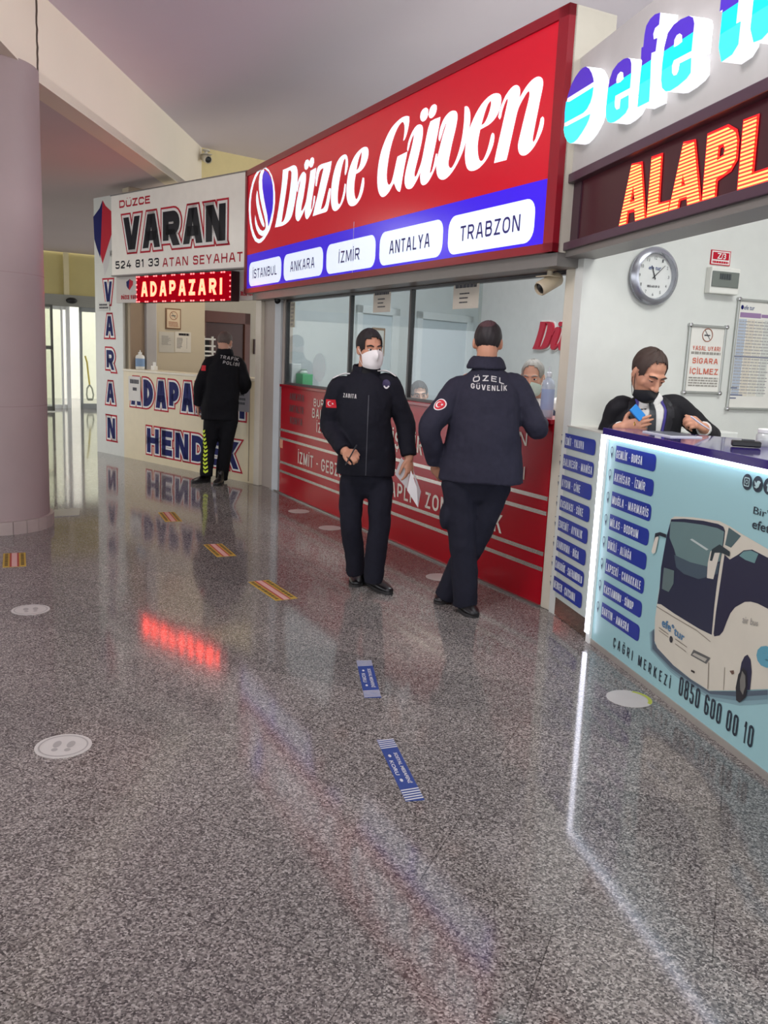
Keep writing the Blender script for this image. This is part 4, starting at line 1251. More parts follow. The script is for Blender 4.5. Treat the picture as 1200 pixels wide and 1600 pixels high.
bp('side_window_sky', [c4([(940,890),(980,850),(1050,840),(1120,872),(1085,960),(1000,930)])], 0.005, (108, 146, 146))
bp('quarter_window', [c4([(840,625),(955,705),(862,815),(805,788)])], 0.004, (78, 100, 102))
bp('mirror_arm', [c4([(690,940),(668,935),(688,830),(760,783),(855,850),(852,897),(775,862),(710,862)])], 0.007, (44, 56, 62))
bp('mirror', [c4([(725,830),(765,850),(742,940),(700,1110),(640,1098),(648,960),(672,850),(688,840),(672,935),(690,938)])], 0.0065, (214, 208, 194))
bp('mirror_arm', [c4([(155,680),(200,668),(258,690),(258,724),(195,700),(155,720),(140,768)])], 0.007, (40, 46, 56))
bp('mirror', [c4([(155,712),(187,712),(155,862),(130,872),(118,850),(140,766)])], 0.0065, (220, 214, 200))
bp('wheel_arch', [c5([(830,960),(835,830),(855,720),(880,670),(905,655),(930,695),(940,800),(925,950)])], 0.005, (40, 40, 66))
wh = bp('wheel', [c5([(840,1055),(812,1035),(808,930),(830,820),(870,760),(900,800),(908,900),(890,1010)])], 0.006, (38, 38, 44))
bp('wheel_rim', [c5([(845,870),(865,790),(890,830),(892,920),(870,990),(848,950)])], 0.007, (120, 118, 112), wh)
bp('headlight', [c5([(455,613),(595,682),(560,732),(430,660)])], 0.005, (96, 96, 94))
bp('headlight_glass', [c5([(462,640),(570,690),(552,715),(446,655)])], 0.006, (178, 174, 162))
mbl = [c5([(165,425),(245,482),(245,490),(165,433)]), c5([(165,450),(245,508),(245,514),(165,456)]), c5([(300,520),(400,590),(400,597),(300,527)]), c5([(300,560),(392,628),(392,635),(300,567)]), c5([(145,250),(300,345),(480,450),(596,545),(596,552),(480,457),(300,352),(145,257)]),
       c5([(578,720),(584,720),(576,940),(570,940)]), c5([(712,760),(716,760),(706,950),(702,950)])]
bp('grille_line', mbl, 0.005, (140, 130, 116))
bp('badge', [[(p[0], p[1]) for p in disc(*FE.px(1000+268/5.333, 900+528/5.333), 0.014, 0.016)]], 0.006, (52, 52, 58))
bp('fog_light', [c5([(435,780),(465,795),(462,812),(432,795)])], 0.005, (60, 54, 52))
bp('marker_light', [c5([(755,790),(790,785),(792,815),(775,822)])], 0.005, (110, 84, 70))
def warp(name, s, quad, mtl, parent, off, bold=0.01):
    """writing stretched onto a slanted quad of the front (printed in perspective on the coach)"""
    me, bb = text_mesh(s, bold)
    a, b, c, d = [Vector((q[0], q[1], 0)) for q in quad]   # top-left, top-right, bottom-right, bottom-left
    mb = MB()
    k = len(mb.v)
    for v in me.vertices:
        u_ = (v.co.x-bb[0])/(bb[1]-bb[0])
        t_ = (v.co.y-bb[2])/(bb[3]-bb[2])
        p = (d*(1-u_)+c*u_)*(1-t_)+(a*(1-u_)+b*u_)*t_
        mb.v.append(FE.w(p.x, p.y, off))
    mb.f += [tuple(q.vertices) for q in me.polygons]
    return obj(name, mb, mtl, parent, recalc=False)
warp('coach_lettering', 'efe°tur', c5([(195,338),(385,480),(375,548),(190,418)]), mat('coach_blue', (74, 122, 160), 0.5), bus, 0.006, 0.02)
warp('coach_lettering', 'efe', [FE.px(1184, 993), FE.px(1262, 1005), FE.px(1262, 1052), FE.px(1184, 1041)], mat('coach_teal', (92, 156, 176), 0.5), bus, 0.006, 0.05)
warp('coach_lettering', 'air bus', c5([(868,330),(1000,370),(990,420),(862,390)]), mat('coach_grey', (150, 146, 140), 0.5), bus, 0.006, 0.0)

# ---- efe sign: white board with channel letters, diode display under it
EO = 0.10
es = thing('shop_sign', 'white sign board with thick lit purple and turquoise letters over the blue counter', 'sign', FE.w(0.8, 2.60, 0.0))
obj('board', MB().fbox(FE, -0.68, 3.0, 2.595, 3.21, -0.1, EO), mat('board_white', (176, 173, 170), 0.5, emit=0.0), es)
LO = EO+0.085
ret_m = mat('letter_return', (250, 250, 252), 0.4, emit=0.85, ecol=(246, 248, 255), var=0)
pur = mat('letter_purple', (70, 40, 176), 0.3, emit=0.42, ecol=(74, 42, 180), var=0.02)
cya = mat('letter_cyan', (0, 196, 240), 0.3, emit=0.85, ecol=(0, 206, 250), var=0.05, scale=30)
tur = mat('letter_turquoise', (40, 232, 224), 0.3, emit=0.95, ecol=(60, 250, 236), var=0.12, scale=30)
def ex(o, k, pts, off=LO):
    return [FE.px(o[0]+x/k, o[1]+y/k, off) for x, y in pts]
def clip(lp, zlo, zhi):
    """keep the part of a loop with zlo <= z <= zhi"""
    def cut(p, f):
        out = []
        for i in range(len(p)):
            a, b = p[i-1], p[i]
            fa, fb = f(a), f(b)
            if (fa >= 0) != (fb >= 0):
                t = fa/(fa-fb)
                out.append((a[0]+(b[0]-a[0])*t, a[1]+(b[1]-a[1])*t))
            if fb >= 0:
                out.append(b)
        return out
    lp = cut(lp, lambda q: q[1]-zlo)
    return cut(lp, lambda q: zhi-q[1]) if lp else []
def channel(name, loops, bands):
    p = obj(name, outline(MB(), FE, loops, (EO+LO)/2, LO-EO-0.002), ret_m, es, recalc=False)
    for (z0, z1), m_ in zip(bands, (pur, cya, tur)):
        ls = [q for q in (clip(lp, z0, z1) for lp in loops) if len(q) > 2]
        if ls:
            obj('face', outline(MB(), FE, ls, LO+0.002), m_, p, recalc=False)
    return p
K6 = (870, 90)
K7 = (980, 0)
ov = [(460,140),(510,170),(550,240),(575,320),(585,400),(580,500),(560,620),(530,740),(530,870),(500,985),(450,1090),(400,1180),(340,1260),(280,1320),(220,1340),(170,1310),(130,1230),(112,1130),(118,1000),(130,850),(150,700),(180,580),(230,430),(290,310),(360,210),(410,160)]
pv_ = obj('letter', outline(MB(), FE, [ex(K6, 10, ov)], (EO+LO)/2, LO-EO-0.002), ret_m, es, recalc=False)
for m_, pts in ((pur, [(460,140),(510,170),(550,240),(575,320),(583,380),(165,640),(180,580),(230,430),(290,310),(360,210),(410,160)]),
                (cya, [(580,455),(560,600),(530,700),(480,800),(420,865),(125,1025),(130,850),(150,690),(200,690)]),
                (tur, [(530,875),(510,960),(470,1050),(400,1170),(330,1270),(270,1325),(220,1340),(170,1310),(130,1230),(112,1130),(118,1075),(160,1070)])):
    obj('face', outline(MB(), FE, [ex(K6, 10, pts)], LO+0.002), m_, pv_, recalc=False)
e1 = [(1110,5),(1150,20),(1170,90),(1168,260),(1150,475),(920,600),(910,700),(912,770),(940,815),(985,790),(1000,650),(1130,580),(1125,780),(1080,870),(980,960),(900,1010),(850,1020),(800,1000),(775,930),(770,850),(785,680),(805,480),(830,350),(880,200),(960,90),(1050,20)]
e1h = [(1000,220),(1040,235),(1048,330),(1000,380),(940,405),(935,350),(955,270)]
e2 = [(530,135),(565,150),(575,200),(565,300),(552,435),(400,515),(385,560),(385,620),(400,645),(425,635),(440,600),(450,540),(550,490),(545,620),(510,670),(440,730),(370,775),(330,780),(300,750),(292,680),(300,560),(320,400),(350,280),(400,210),(460,165)]
e2h = [(450,285),(470,300),(472,355),(430,388),(400,402),(405,340),(425,300)]
fL = [(285,108),(275,210),(240,240),(225,290),(230,335),(260,322),(245,438),(210,452),(205,540),(200,700),(190,865),(90,915),(100,800),(115,640),(130,520),(120,500),(125,405),(140,400),(150,300),(165,220),(200,160),(240,122)]
e1p, e2p, fp = ex(K6, 10, e1), ex(K7, 5.4545, e2), ex(K7, 5.4545, fL)
zA = FE.px(870+820/10, 90+470/10, LO)[1]
zB = FE.px(870+795/10, 90+735/10, LO)[1]
bands = ((zA, 9), (zB, zA), (-9, zB))
channel('letter', [e1p, ex(K6, 10, e1h)], bands)
channel('letter', [fp], bands)
channel('letter', [e2p, ex(K7, 5.4545, e2h)], bands)
zbot = min(p[1] for p in e2p)
ztop_e = max(p[1] for p in e2p)
ztop_f = max(p[1] for p in fp)
st = 0.105
t0 = FE.px(980+775/5.4545, 90, LO)[0]
tl = [(t0, zbot+0.06), (t0+0.03, zbot), (t0+0.10, zbot+0.005), (t0+0.135, zbot+0.03), (t0+0.135, zbot+0.11), (t0+0.105, zbot+0.11), (t0+0.105, ztop_e-0.075), (t0+0.145, ztop_e-0.075), (t0+0.145, ztop_e), (t0+0.105, ztop_e), (t0+0.105, ztop_f-0.02), (t0, ztop_f-0.02), (t0, ztop_e), (t0-0.02, ztop_e), (t0-0.02, ztop_e-0.075), (t0, ztop_e-0.075)]
channel('letter', [tl], bands)
u0 = FE.px(980+1050/5.4545, 50, LO)[0]
ul = [(u0, ztop_e), (u0, zbot+0.06), (u0+0.03, zbot+0.005), (u0+0.08, zbot), (u0+0.14, zbot+0.02), (u0+0.14, zbot), (u0+0.24, zbot), (u0+0.24, ztop_e), (u0+0.14, ztop_e), (u0+0.14, zbot+0.09), (u0+0.12, zbot+0.075), (u0+0.105, zbot+0.09), (u0+0.105, ztop_e)]
channel('letter', [ul], bands)
r0 = u0+0.30
rl = [(r0, zbot), (r0+0.10, zbot), (r0+0.10, ztop_e-0.13), (r0+0.16, ztop_e-0.10), (r0+0.22, ztop_e-0.10), (r0+0.22, ztop_e), (r0+0.15, ztop_e), (r0+0.10, ztop_e-0.04), (r0+0.10, ztop_e), (r0, ztop_e)]
channel('letter', [rl], bands)

dl = thing('led_display', 'long dark diode display with big orange-red letters under the turquoise lettering', 'display', FE.w(1.0, 2.17, 0.05))
DZ0, DZ1 = 2.175, 2.595
plum = mat('plum_frame', (72, 48, 62), 0.35)
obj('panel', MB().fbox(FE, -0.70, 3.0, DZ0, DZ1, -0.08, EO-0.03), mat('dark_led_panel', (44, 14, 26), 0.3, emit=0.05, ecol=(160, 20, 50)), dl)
fb = MB().fbox(FE, -0.70, 3.0, DZ1-0.05, DZ1, EO-0.04, EO+0.02).fbox(FE, -0.70, 3.0, DZ0, DZ0+0.045, EO-0.04, EO+0.02).fbox(FE, -0.70, -0.62, DZ0, DZ1, EO-0.04, EO+0.015)
obj('frame', fb, plum, dl, bevel=0.004)
obj('blank_panel', MB().fbox(FE, -0.62, -0.45, DZ0+0.045, DZ1-0.05, EO-0.03, EO-0.022), mat('blank_plum', (58, 28, 42), 0.4), dl)
ledm = stripes_led('orange_diode_rows', (1.0, 0.42, 0.10), (0.85, 0.02, 0.015), 0.0155, 3.0)
glow_edge = mat('red_glow_fringe', (200, 10, 20), 0.4, emit=0.9, ecol=(225, 8, 20), var=0)  # painted red glow spreading past the letters
K8 = (930, 170, 4.4444)
LT = [
 [[(165,828),(255,395),(322,380),(348,783),(282,797),(277,700),(228,712),(215,815)], [(268,530),(278,640),(245,652)]],
 [[(360,770),(395,345),(462,322),(440,668),(518,648),(508,728)]],
 [[(510,733),(615,245),(690,228),(730,660),(645,690),(640,608),(585,625),(572,702)], [(612,455),(630,535),(600,543)]],
 [[(745,660),(785,185),(920,125),(978,158),(990,220),(980,350),(940,420),(842,490),(830,640)], [(860,260),(895,243),(905,280),(895,330),(850,360)]],
 [[(990,590),(1035,90),(1128,55),(1090,460),(1260,404),(1250,515)]],
]
for lt in LT:
    lps = [[FE.px(K8[0]+x/K8[2], K8[1]+y/K8[2], EO-0.025) for x, y in lp] for lp in lt]
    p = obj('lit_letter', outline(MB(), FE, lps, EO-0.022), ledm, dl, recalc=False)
    obj('glow_fringe', outline(MB(), FE, lps, EO-0.026, 0, 0.010), glow_edge, p, recalc=False)
obj('under_rail', MB().fbox(FE, -0.70, 3.0, 2.14, DZ0, -0.08, EO), mat('grey_rail'), dl)

# ---- things on the clock wall
cx, cz = FC.px(1018, 432)
ck = thing('wall_clock', 'round silver wall clock with a white dial on the white partition', 'clock', FC.w(cx, cz-0.17, 0))
ns = Vector((FC.n[0], FC.n[1], 0))
obj('rim', MB().lathe(FC.w(cx, cz, 0), [(0.150, 0.0), (0.168, 0.01), (0.170, 0.03), (0.155, 0.05), (0.135, 0.055), (0.128, 0.04), (0.128, 0.02)], 48, ns), mat('clock_silver', (172, 174, 182), 0.25, 0.7), ck, smooth=True)
dial = obj('dial', outline(MB(), FC, [disc(cx, cz, 0.130)], 0.022, 0.004), mat('dial_white', (222, 224, 220), 0.5), ck, recalc=False)
nm = MB()
for h in range(1, 13):
    a = rad(90-30*h)
    s = str(h)
    wd = 0.010 if h < 10 else 0.018
    write(nm, s, FC.mat(cx+0.105*math.cos(a), cz+0.105*math.sin(a), 0.026), -wd/2, wd/2, -0.009, 0.009, bold=0.0)
obj('numerals', nm, mat('grey_ink'), dial, recalc=False)
write_part('lettering', FC, 'efe tur', cx-0.045, cx+0.045, cz+0.036, cz+0.060, 0.026, mat('clock_blue', (70, 84, 130), 0.5), dial)
write_part('lettering', FC, '0850 600 00 10', cx-0.045, cx+0.045, cz-0.066, cz-0.052, 0.026, ink, dial)
def hand(a, l, w_):
    d = Vector((math.cos(a), math.sin(a)))
    n = Vector((-d.y, d.x))*w_
    p = Vector((cx, cz))
    return [tuple(p-d*0.02+n), tuple(p-d*0.02-n), tuple(p+d*l-n*0.5), tuple(p+d*l+n*0.5)]
obj('hour_hand', outline(MB(), FC, [hand(rad(112), 0.06, 0.004)], 0.029), mat('hand_black', (24, 26, 34), 0.4), ck, recalc=False)
obj('minute_hand', outline(MB(), FC, [hand(rad(43), 0.095, 0.003)], 0.031), mat('hand_black'), ck, recalc=False)

x0, z1 = FC.px(1111, 390); x1, z0 = FC.px(1139, 416)
zs = thing('door_number_plate', 'small red and white plate reading Z/3 above the fuse box', 'plate', FC.w((x0+x1)/2, z0))
obj('plate', MB().fbox(FC, x0, x1, z0, z1, 0, 0.006), REDP, zs)
obj('white_border', MB().fbox(FC, x0+0.006, x1-0.006, z0+0.005, z1-0.005, 0.006, 0.007), WHITEP, zs)
obj('red_field', MB().fbox(FC, x0+0.014, x1-0.014, z0+0.032, z1-0.012, 0.007, 0.008), REDP, zs)
write_part('lettering', FC, 'Z/3', x0+0.045, x1-0.04, z0+0.036, z1-0.016, 0.010, WHITEP, zs, bold=0.02)
textlines(FC, x0+0.015, x1-0.015, z0+0.008, z0+0.026, 1, 0.0075, zs, REDP, 37, gap=0.3, ragged=0.02)
x0, z1 = FC.px(1104, 417); x1, z0 = FC.px(1144, 462)
fb = thing('fuse_box', 'white fuse box with a grey window below the red Z/3 plate', 'fuse box', FC.w((x0+x1)/2, z0))
obj('case', MB().fbox(FC, x0, x1, z0, z1, 0, 0.05), mat('fuse_white', (226, 226, 218), 0.4), fb, bevel=0.006)
obj('cover', MB().fbox(FC, x0+0.005, x1-0.012, z0+0.04, z1-0.025, 0.05, 0.058), mat('smoked_cover', (112, 118, 112), 0.2), fb, bevel=0.003)
sw = MB()
for i in range(5):
    sw.fbox(FC, x0+0.06+i*0.018, x0+0.074+i*0.018, z0+0.085, z0+0.12, 0.058, 0.061)
obj('breaker', sw, mat('breaker_dark', (66, 72, 74), 0.4), fb)

def clipframe(label, x0, x1, z0, z1, fm_, name='framed_notice'):
    t = thing(name, label, 'notice', FC.w((x0+x1)/2, z0))
    rl_ = MB()
    w_ = 0.016
    rl_.fbox(FC, x0, x0+w_, z0, z1, 0, 0.018).fbox(FC, x1-w_, x1, z0, z1, 0, 0.018).fbox(FC, x0, x1, z0, z0+w_, 0, 0.02).fbox(FC, x0, x1, z1-w_, z1, 0, 0.02)
    obj('frame', rl_, fm_, t, bevel=0.004)
    for a in (x0+0.006, x1-0.006):
        for z in (z0+0.006, z1-0.006):
            obj('corner_cap', MB().lathe(FC.w(a, z, 0), [(0.013, 0), (0.013, 0.024), (0.006, 0.028)], 14, ns), mat('chrome', (190, 190, 190), 0.15, 1.0), t, smooth=True)
    obj('sheet', MB().fbox(FC, x0+w_, x1-w_, z0+w_, z1-w_, 0.004, 0.010), mat('poster_white', (226, 224, 216), 0.5), t)
    return t
frm = mat('clip_frame', (176, 178, 174), 0.3, 0.6)
x0, z1, x1, z0 = 0.775, 1.812, 1.07, 1.388
s1 = clipframe('silver framed no-smoking notice with red capitals on the white partition', x0, x1, z0, z1, frm)
s1.rotation_euler = (0, 0, 0)
red_i = mat('faded_red_ink', (206, 110, 90), 0.6)
W_, H_ = x1-x0, z1-z0
nosmoke(FC, x0+W_*0.5, z0+H_*0.855, 0.042, 0.012, s1, mat('brown_ink'))
for s, a, b, c, d, bo in (('YASAL UYARI', .14, .88, .63, .695, .01), ('SİGARA', .17, .85, .44, .55, .02), ('İÇİLMEZ', .13, .88, .285, .40, .02)):
    block_part('lettering', FC, s, x0+W_*a, x0+W_*b, z0+H_*c, z0+H_*d-(0.012 if 'İ' in s and bo else 0), 0.0125, red_i if bo else mat('faint_ink'), s1, t=0.2 if bo > 0.01 else 0.16, gap=0.24)
textlines(FC, x0+W_*.12, x0+W_*.9, z0+H_*.57, z0+H_*.615, 1, 0.011, s1, mat('faint_ink'), 38, gap=0.2, ragged=0.02)
textlines(FC, x0+W_*.12, x0+W_*.9, z0+H_*.10, z0+H_*.25, 4, 0.011, s1, mat('faint_ink'), 21, ragged=0.1)
x0, z1, x1, z0 = 1.135, 1.99, 1.95, 1.292
s2 = clipframe('large silver framed timetable on the partition above the card reader', x0, x1, z0, z1, frm, 'framed_timetable')
write_part('lettering', FC, 'efe tur', x0+0.055, x0+0.14, z1-0.068, z1-0.040, 0.0115, mat('clock_blue'), s2, bold=0.01)
obj('emblem', outline(MB(), FC, [disc(x0+0.04, z1-0.054, 0.011, 0.014)], 0.0115), NAVY, s2, recalc=False)
obj('heading_bar', MB().fbox(FC, x0+0.03, x0+0.20, z1-0.115, z1-0.085, 0.010, 0.0115), mat('mauve_bar', (150, 120, 160), 0.5), s2)
obj('heading_bar', MB().fbox(FC, x0+0.205, x1-0.03, z1-0.110, z1-0.090, 0.010, 0.0115), mat('mauve_bar'), s2)
for k, c_ in enumerate(((176, 186, 200), (214, 206, 190), (214, 210, 196), (206, 208, 200))):
    obj('table_column', MB().fbox(FC, x0+0.025+0.07*k, x0+0.088+0.07*k, z0+0.09, z1-0.125, 0.010, 0.0108), mat('column_%d' % c_[0]+str(k), c_, 0.6), s2)
textlines(FC, x0+0.028, x0+0.31, z0+0.10, z1-0.13, 24, 0.0112, s2, mat('pale_ink', (168, 166, 164), 0.7), 22, gap=0.65, ragged=0.1)
obj('table_rule', MB().fbox(FC, x0+0.02, x1-0.03, z0+0.335, z0+0.343, 0.0108, 0.012), mat('slate_rule', (110, 116, 140), 0.5), s2)
for dz, wd in ((0.14, 0.05), (0.095, 0.10), (0.075, 0.05)):
    obj('table_rule', MB().fbox(FC, x0+0.02, x0+0.02+wd, z0+dz-0.004, z0+dz+0.004, 0.0108, 0.012), mat('slate_rule'), s2)

# ---- things on the nearest counter
TZ = 1.208
def onE(x, y, z=TZ):
    p = G(x, y, z)
    return Vector(p)
rot = math.atan2(FE.u[1], FE.u[0])
pc_ = onE(1165, 699)
cr_ = thing('card_reader', 'black card reader lying on the purple counter top', 'card reader', pc_)
obj('body', MB().box(pc_+Vector((0, 0, 0.016)), (0.12, 0.06, 0.026), rot+rad(62)), mat('black_plastic'), cr_, bevel=0.006)
obj('keypad', MB().box(pc_+Vector((0.01, 0.005, 0.032)), (0.05, 0.045, 0.004), rot+rad(62)), mat('grey_keys', (70, 72, 76), 0.5), cr_)
jp = onE(1196, 697)
jr = thing('glass_jar', 'small clear jar with a white lid at the end of the purple counter top', 'jar', jp)
obj('body', MB().lathe(jp, [(0.040, 0), (0.044, 0.006), (0.044, 0.05), (0.036, 0.06)], 24), mat('cloudy_glass', (196, 200, 196), 0.1, spec=0.6), jr, smooth=True)
obj('lid', MB().lathe(jp, [(0.040, 0.06), (0.040, 0.074), (0.036, 0.078)], 24), mat('lid_white', (226, 226, 222), 0.4), jr, smooth=True)
dm = onE(1030, 685)
dp = obj('desk_mat', MB().fbox(FE, 0.22, 0.50, TZ, TZ+0.006, -0.25, -0.08), [mat('desk_white', (224, 226, 230), 0.4)])
tag(dp, 'white-edged dark writing pad lying on the purple top before the suited clerk', 'writing pad')
obj('dark_sheet', MB().fbox(FE, 0.24, 0.48, TZ+0.006, TZ+0.008, -0.235, -0.095), mat('dark_sheet', (84, 88, 100), 0.4), dp)
# low white cabinet behind the side panel
kb = FE.w(-0.36, 0, -0.75)
cb = thing('white_cabinet', 'low white cabinet against the partition behind the side panel', 'cabinet', kb)
obj('body', MB().box(kb+Vector((0, 0, 0.59)), (0.42, 0.2, 1.18), rad(22)), mat('cabinet_white', (222, 224, 218), 0.5), cb, bevel=0.006)
obj('roll', MB().lathe(kb+Vector((0.0, -0.0, 1.185)), [(0.03, 0), (0.03, 0.03), (0.012, 0.03)], 18), NAVY, cb, smooth=True)
# sanitizer dispenser on the red counter
sp = FR.w(FR.px(860, 655, -0.12)[0]-0.02, 1.195, -0.10)
bottle('sanitizer_dispenser', sp, 0.32, 0.042, mat('dispenser_clear', (176, 186, 200), 0.15), mat('dispenser_grey', (196, 200, 206), 0.4), mat('label_pale_blue', (150, 166, 200), 0.5), 'clear sanitizer bottle standing on the red counter by the cream post')

# ---- security cameras
def cctv(loc, d, label, col_m, s=1.0):
    loc = Vector(loc)
    d = Vector(d).normalized()
    t = thing('security_camera', label, 'camera', loc)
    obj('mount', MB().lathe(loc, [(0.035*s, 0), (0.035*s, 0.012*s), (0.014*s, 0.016*s), (0.014*s, 0.06*s)], 16, (0, 0, -1)), col_m, t, smooth=True)
    c = loc+Vector((0, 0, -0.075*s))
    obj('body', MB().lathe(c-d*0.07*s, [(0.026*s, 0), (0.034*s, 0.012*s), (0.036*s, 0.13*s), (0.030*s, 0.14*s), (0.028*s, 0.12*s)], 20, d), col_m, t, smooth=True)
    obj('lens', MB().lathe(c+d*0.045*s, [(0.026*s, 0), (0.026*s, 0.012*s), (0.012*s, 0.02*s)], 20, d), mat('black_plastic'), t, smooth=True)
    obj('hood', MB().box(c+Vector((0, 0, 0.036*s))+d*0.01*s, (0.085*s, 0.085*s, 0.004*s), math.atan2(d.y, d.x)), col_m, t)
    return t
camw = mat('camera_white', (206, 200, 186), 0.4)
s_, z_ = FW.px(322, 234, 0.15)
cctv(FW.w(s_, z_, 0.15), (0.5, -0.8, -0.35), 'white security camera high at the end of the beam above the left sign', camw, 1.5)
s_, z_ = FR.px(860, 418, 0.05)
cctv(FR.w(s_, z_, 0.05), (-0.75, -0.45, -0.45), 'beige security camera under the corner of the red sign by the post', mat('camera_beige', (186, 172, 146), 0.4), 1.25)
s_, z_ = FX.px(433, 458, 0.08)
cctv(FX.w(s_, z_, 0.08), (0.2, -0.9, -0.3), 'small black security camera under the far end of the red sign', mat('black_plastic'), 0.9)

# ---- floor stickers
wst = mat('sticker_white', (206, 202, 196), 0.45)
def round_sticker(x, y, label, content, rim=False, rot=0.0):
    p = G(x, y)
    t = MB().lathe(Vector((0, 0, 0)), [(0.105, 0.0005), (0.105, 0.0022)], 40)
    o = obj('floor_sticker', t, wst, org=(0, 0, 0))
    o.location = (p[0], p[1], 0)
    tag(o, label, 'sticker', 'round white floor stickers')
    mb = MB()
    if content:
        I = Matrix.Translation((0, 0, 0.0028)) @ Matrix.Rotation(rot, 4, 'Z')
        me = loops_mesh([disc(0, 0, 0.092), disc(0, 0, 0.086)])
        mb.mesh(me, I)
        for sx in (-1, 1):
            me = loops_mesh([disc(sx*0.026, 0.012, 0.015, 0.030, 16)])
            mb.mesh(me, I)
            me = loops_mesh([disc(sx*0.024, -0.035, 0.012, 0.014, 14)])
            mb.mesh(me, I)
        q = obj('print', mb, mat('sticker_grey', (168, 164, 160), 0.5), o, recalc=False)
    if rim:
        arc = [(0.104*math.cos(rad(a)), 0.104*math.sin(rad(a))) for a in range(-40, 71, 8)]
        arc2 = [(0.086*math.cos(rad(a)), 0.086*math.sin(rad(a))) for a in range(70, -41, -8)]
        obj('rim_print', MB().mesh(loops_mesh([arc+arc2]), Matrix.Translation((0, 0, 0.003))), mat('lime_print', (190, 200, 70), 0.5), o, recalc=False)
    return o
round_sticker(467, 799, 'round white floor sticker nearest the far corner of the red counter', False)
round_sticker(516, 825, 'round white floor sticker beside the leg of the masked officer', False)
round_sticker(688, 902, 'round white floor sticker mostly hidden behind the shoes of the guard', False)
round_sticker(48, 953, 'round white floor sticker with grey ring in front of the column', True, rot=0.4)
round_sticker(99, 1166, 'round white floor sticker with faint footprints on the open floor', True, rot=0.1)
round_sticker(983, 1092, 'round white floor sticker with a lime rim by the pale blue counter', False, True)
round_sticker(507, 1662, 'round white floor sticker cut by the bottom edge of the photo', False)

yst = mat('sticker_yellow', (196, 164, 60), 0.5)
ysr = mat('sticker_red', (176, 60, 52), 0.5)
ysp = mat('sticker_pink', (222, 176, 168), 0.5)
def yellow_sticker(c, label):
    P = [G(x, y) for x, y in c]
    a = (P[0]+P[1])/2
    b = (P[2]+P[3])/2
    ctr = (a+b)/2
    d = b-a
    L_ = min(0.50, np.linalg.norm(d))
    wd = 0.15
    ang = math.atan2(d[1], d[0])
    o = obj('floor_sticker', MB().box((0, 0, 0.0012), (L_, wd, 0.0018)), yst, org=(0, 0, 0))
    o.location = (ctr[0], ctr[1], 0)
    o.rotation_euler = (0, 0, ang)
    tag(o, label, 'sticker', 'yellow floor stickers')
    obj('red_band', MB().box((0, 0, 0.0024), (L_, wd*0.40, 0.0006)), ysr, o)
    obj('white_band', MB().box((0, 0, 0.0030), (L_, wd*0.24, 0.0006)), ysp, o)
    mb = MB()
    r = random.Random(9)
    for sy in (-1, 1):
        x = -L_/2+0.02
        while x < L_/2-0.04:
            wq = r.uniform(0.015, 0.04)
            mb.box((x+wq/2, sy*wd*0.35, 0.0024), (wq, wd*0.14, 0.0006))
            x += wq+0.012
    obj('print', mb, mat('dark_olive_ink', (92, 74, 30), 0.6), o)
yellow_sticker([(248,801),(271,800),(285,814),(258,816)], 'yellow and red floor sticker farthest away, near the cream counter')
yellow_sticker([(319,851),(345,850),(367,868),(341,871)], 'yellow and red floor sticker in the middle of the row of three')
yellow_sticker([(388,909),(420,907),(468,935),(428,939)], 'yellow and red floor sticker closest to the red reflection on the floor')
yellow_sticker([(2,865),(43,864),(43,886),(2,886)], 'yellow and red floor sticker by the foot of the column')

def blue_sticker(c, label):
    P = [G(x, y) for x, y in c]
    a = (P[0]+P[1])/2
    b = (P[2]+P[3])/2
    ctr = (a+b)/2
    d = b-a
    L_ = np.linalg.norm(d)
    wd = (np.linalg.norm(P[0]-P[1])+np.linalg.norm(P[2]-P[3]))/2*0.95
    o = obj('floor_sticker', MB().box((0, 0, 0.0012), (L_, wd, 0.0018)), mat('sticker_blue', (48, 74, 142), 0.45), org=(0, 0, 0))
    o.location = (ctr[0], ctr[1], 0)
    o.rotation_euler = (0, 0, math.atan2(d[1], d[0]))
    tag(o, label, 'sticker', 'blue floor stickers')
    mb = MB()
    for sx in (-1, 1):
        for k in range(5):
            x = sx*(L_/2-0.009-k*0.017)
            mb.mesh(loops_mesh([[(x-0.006+0.006, -wd/2), (x+0.002+0.006, -wd/2), (x+0.002-0.006, wd/2), (x-0.006-0.006, wd/2)]]), Matrix.Translation((0, 0, 0.003)))
    obj('stripes', mb, mat('sticker_stripe', (214, 214, 218), 0.5), o, recalc=False)
    mb = MB()
    I = Matrix.Translation((0, 0, 0.003))
    write(mb, 'SOSYAL MESAFENİ', I, -L_*0.25, L_*0.25, 0.006, wd*0.36, bold=0.02)
    write(mb, 'KORU', I, -L_*0.12, L_*0.12, -wd*0.36, -0.010, bold=0.02)
    for sx in (-1, 1):
        mb.mesh(loops_mesh([disc(sx*L_*0.2, -wd*0.2, 0.012, 0.006, 12)]), I)
    obj('lettering', mb, mat('sticker_stripe'), o, recalc=False)
blue_sticker([(557,1034),(580,1031),(594,1088),(571,1093)], 'blue and white floor sticker closer to the guard')
blue_sticker([(588,1157),(615,1155),(664,1250),(633,1253)], 'larger-looking blue and white floor sticker on the open floor')
h0 = [G(x, y) for x, y in ((84, 797), (126, 795), (124, 806), (84, 808))]
hp = obj('floor_hatch', MB().prism([(q[0], q[1]) for q in h0], 0.0005, 0.006), mat('hatch_metal', (150, 144, 138), 0.25, 0.3))
tag(hp, 'pale rectangular hatch cover in the floor behind the column', 'hatch')

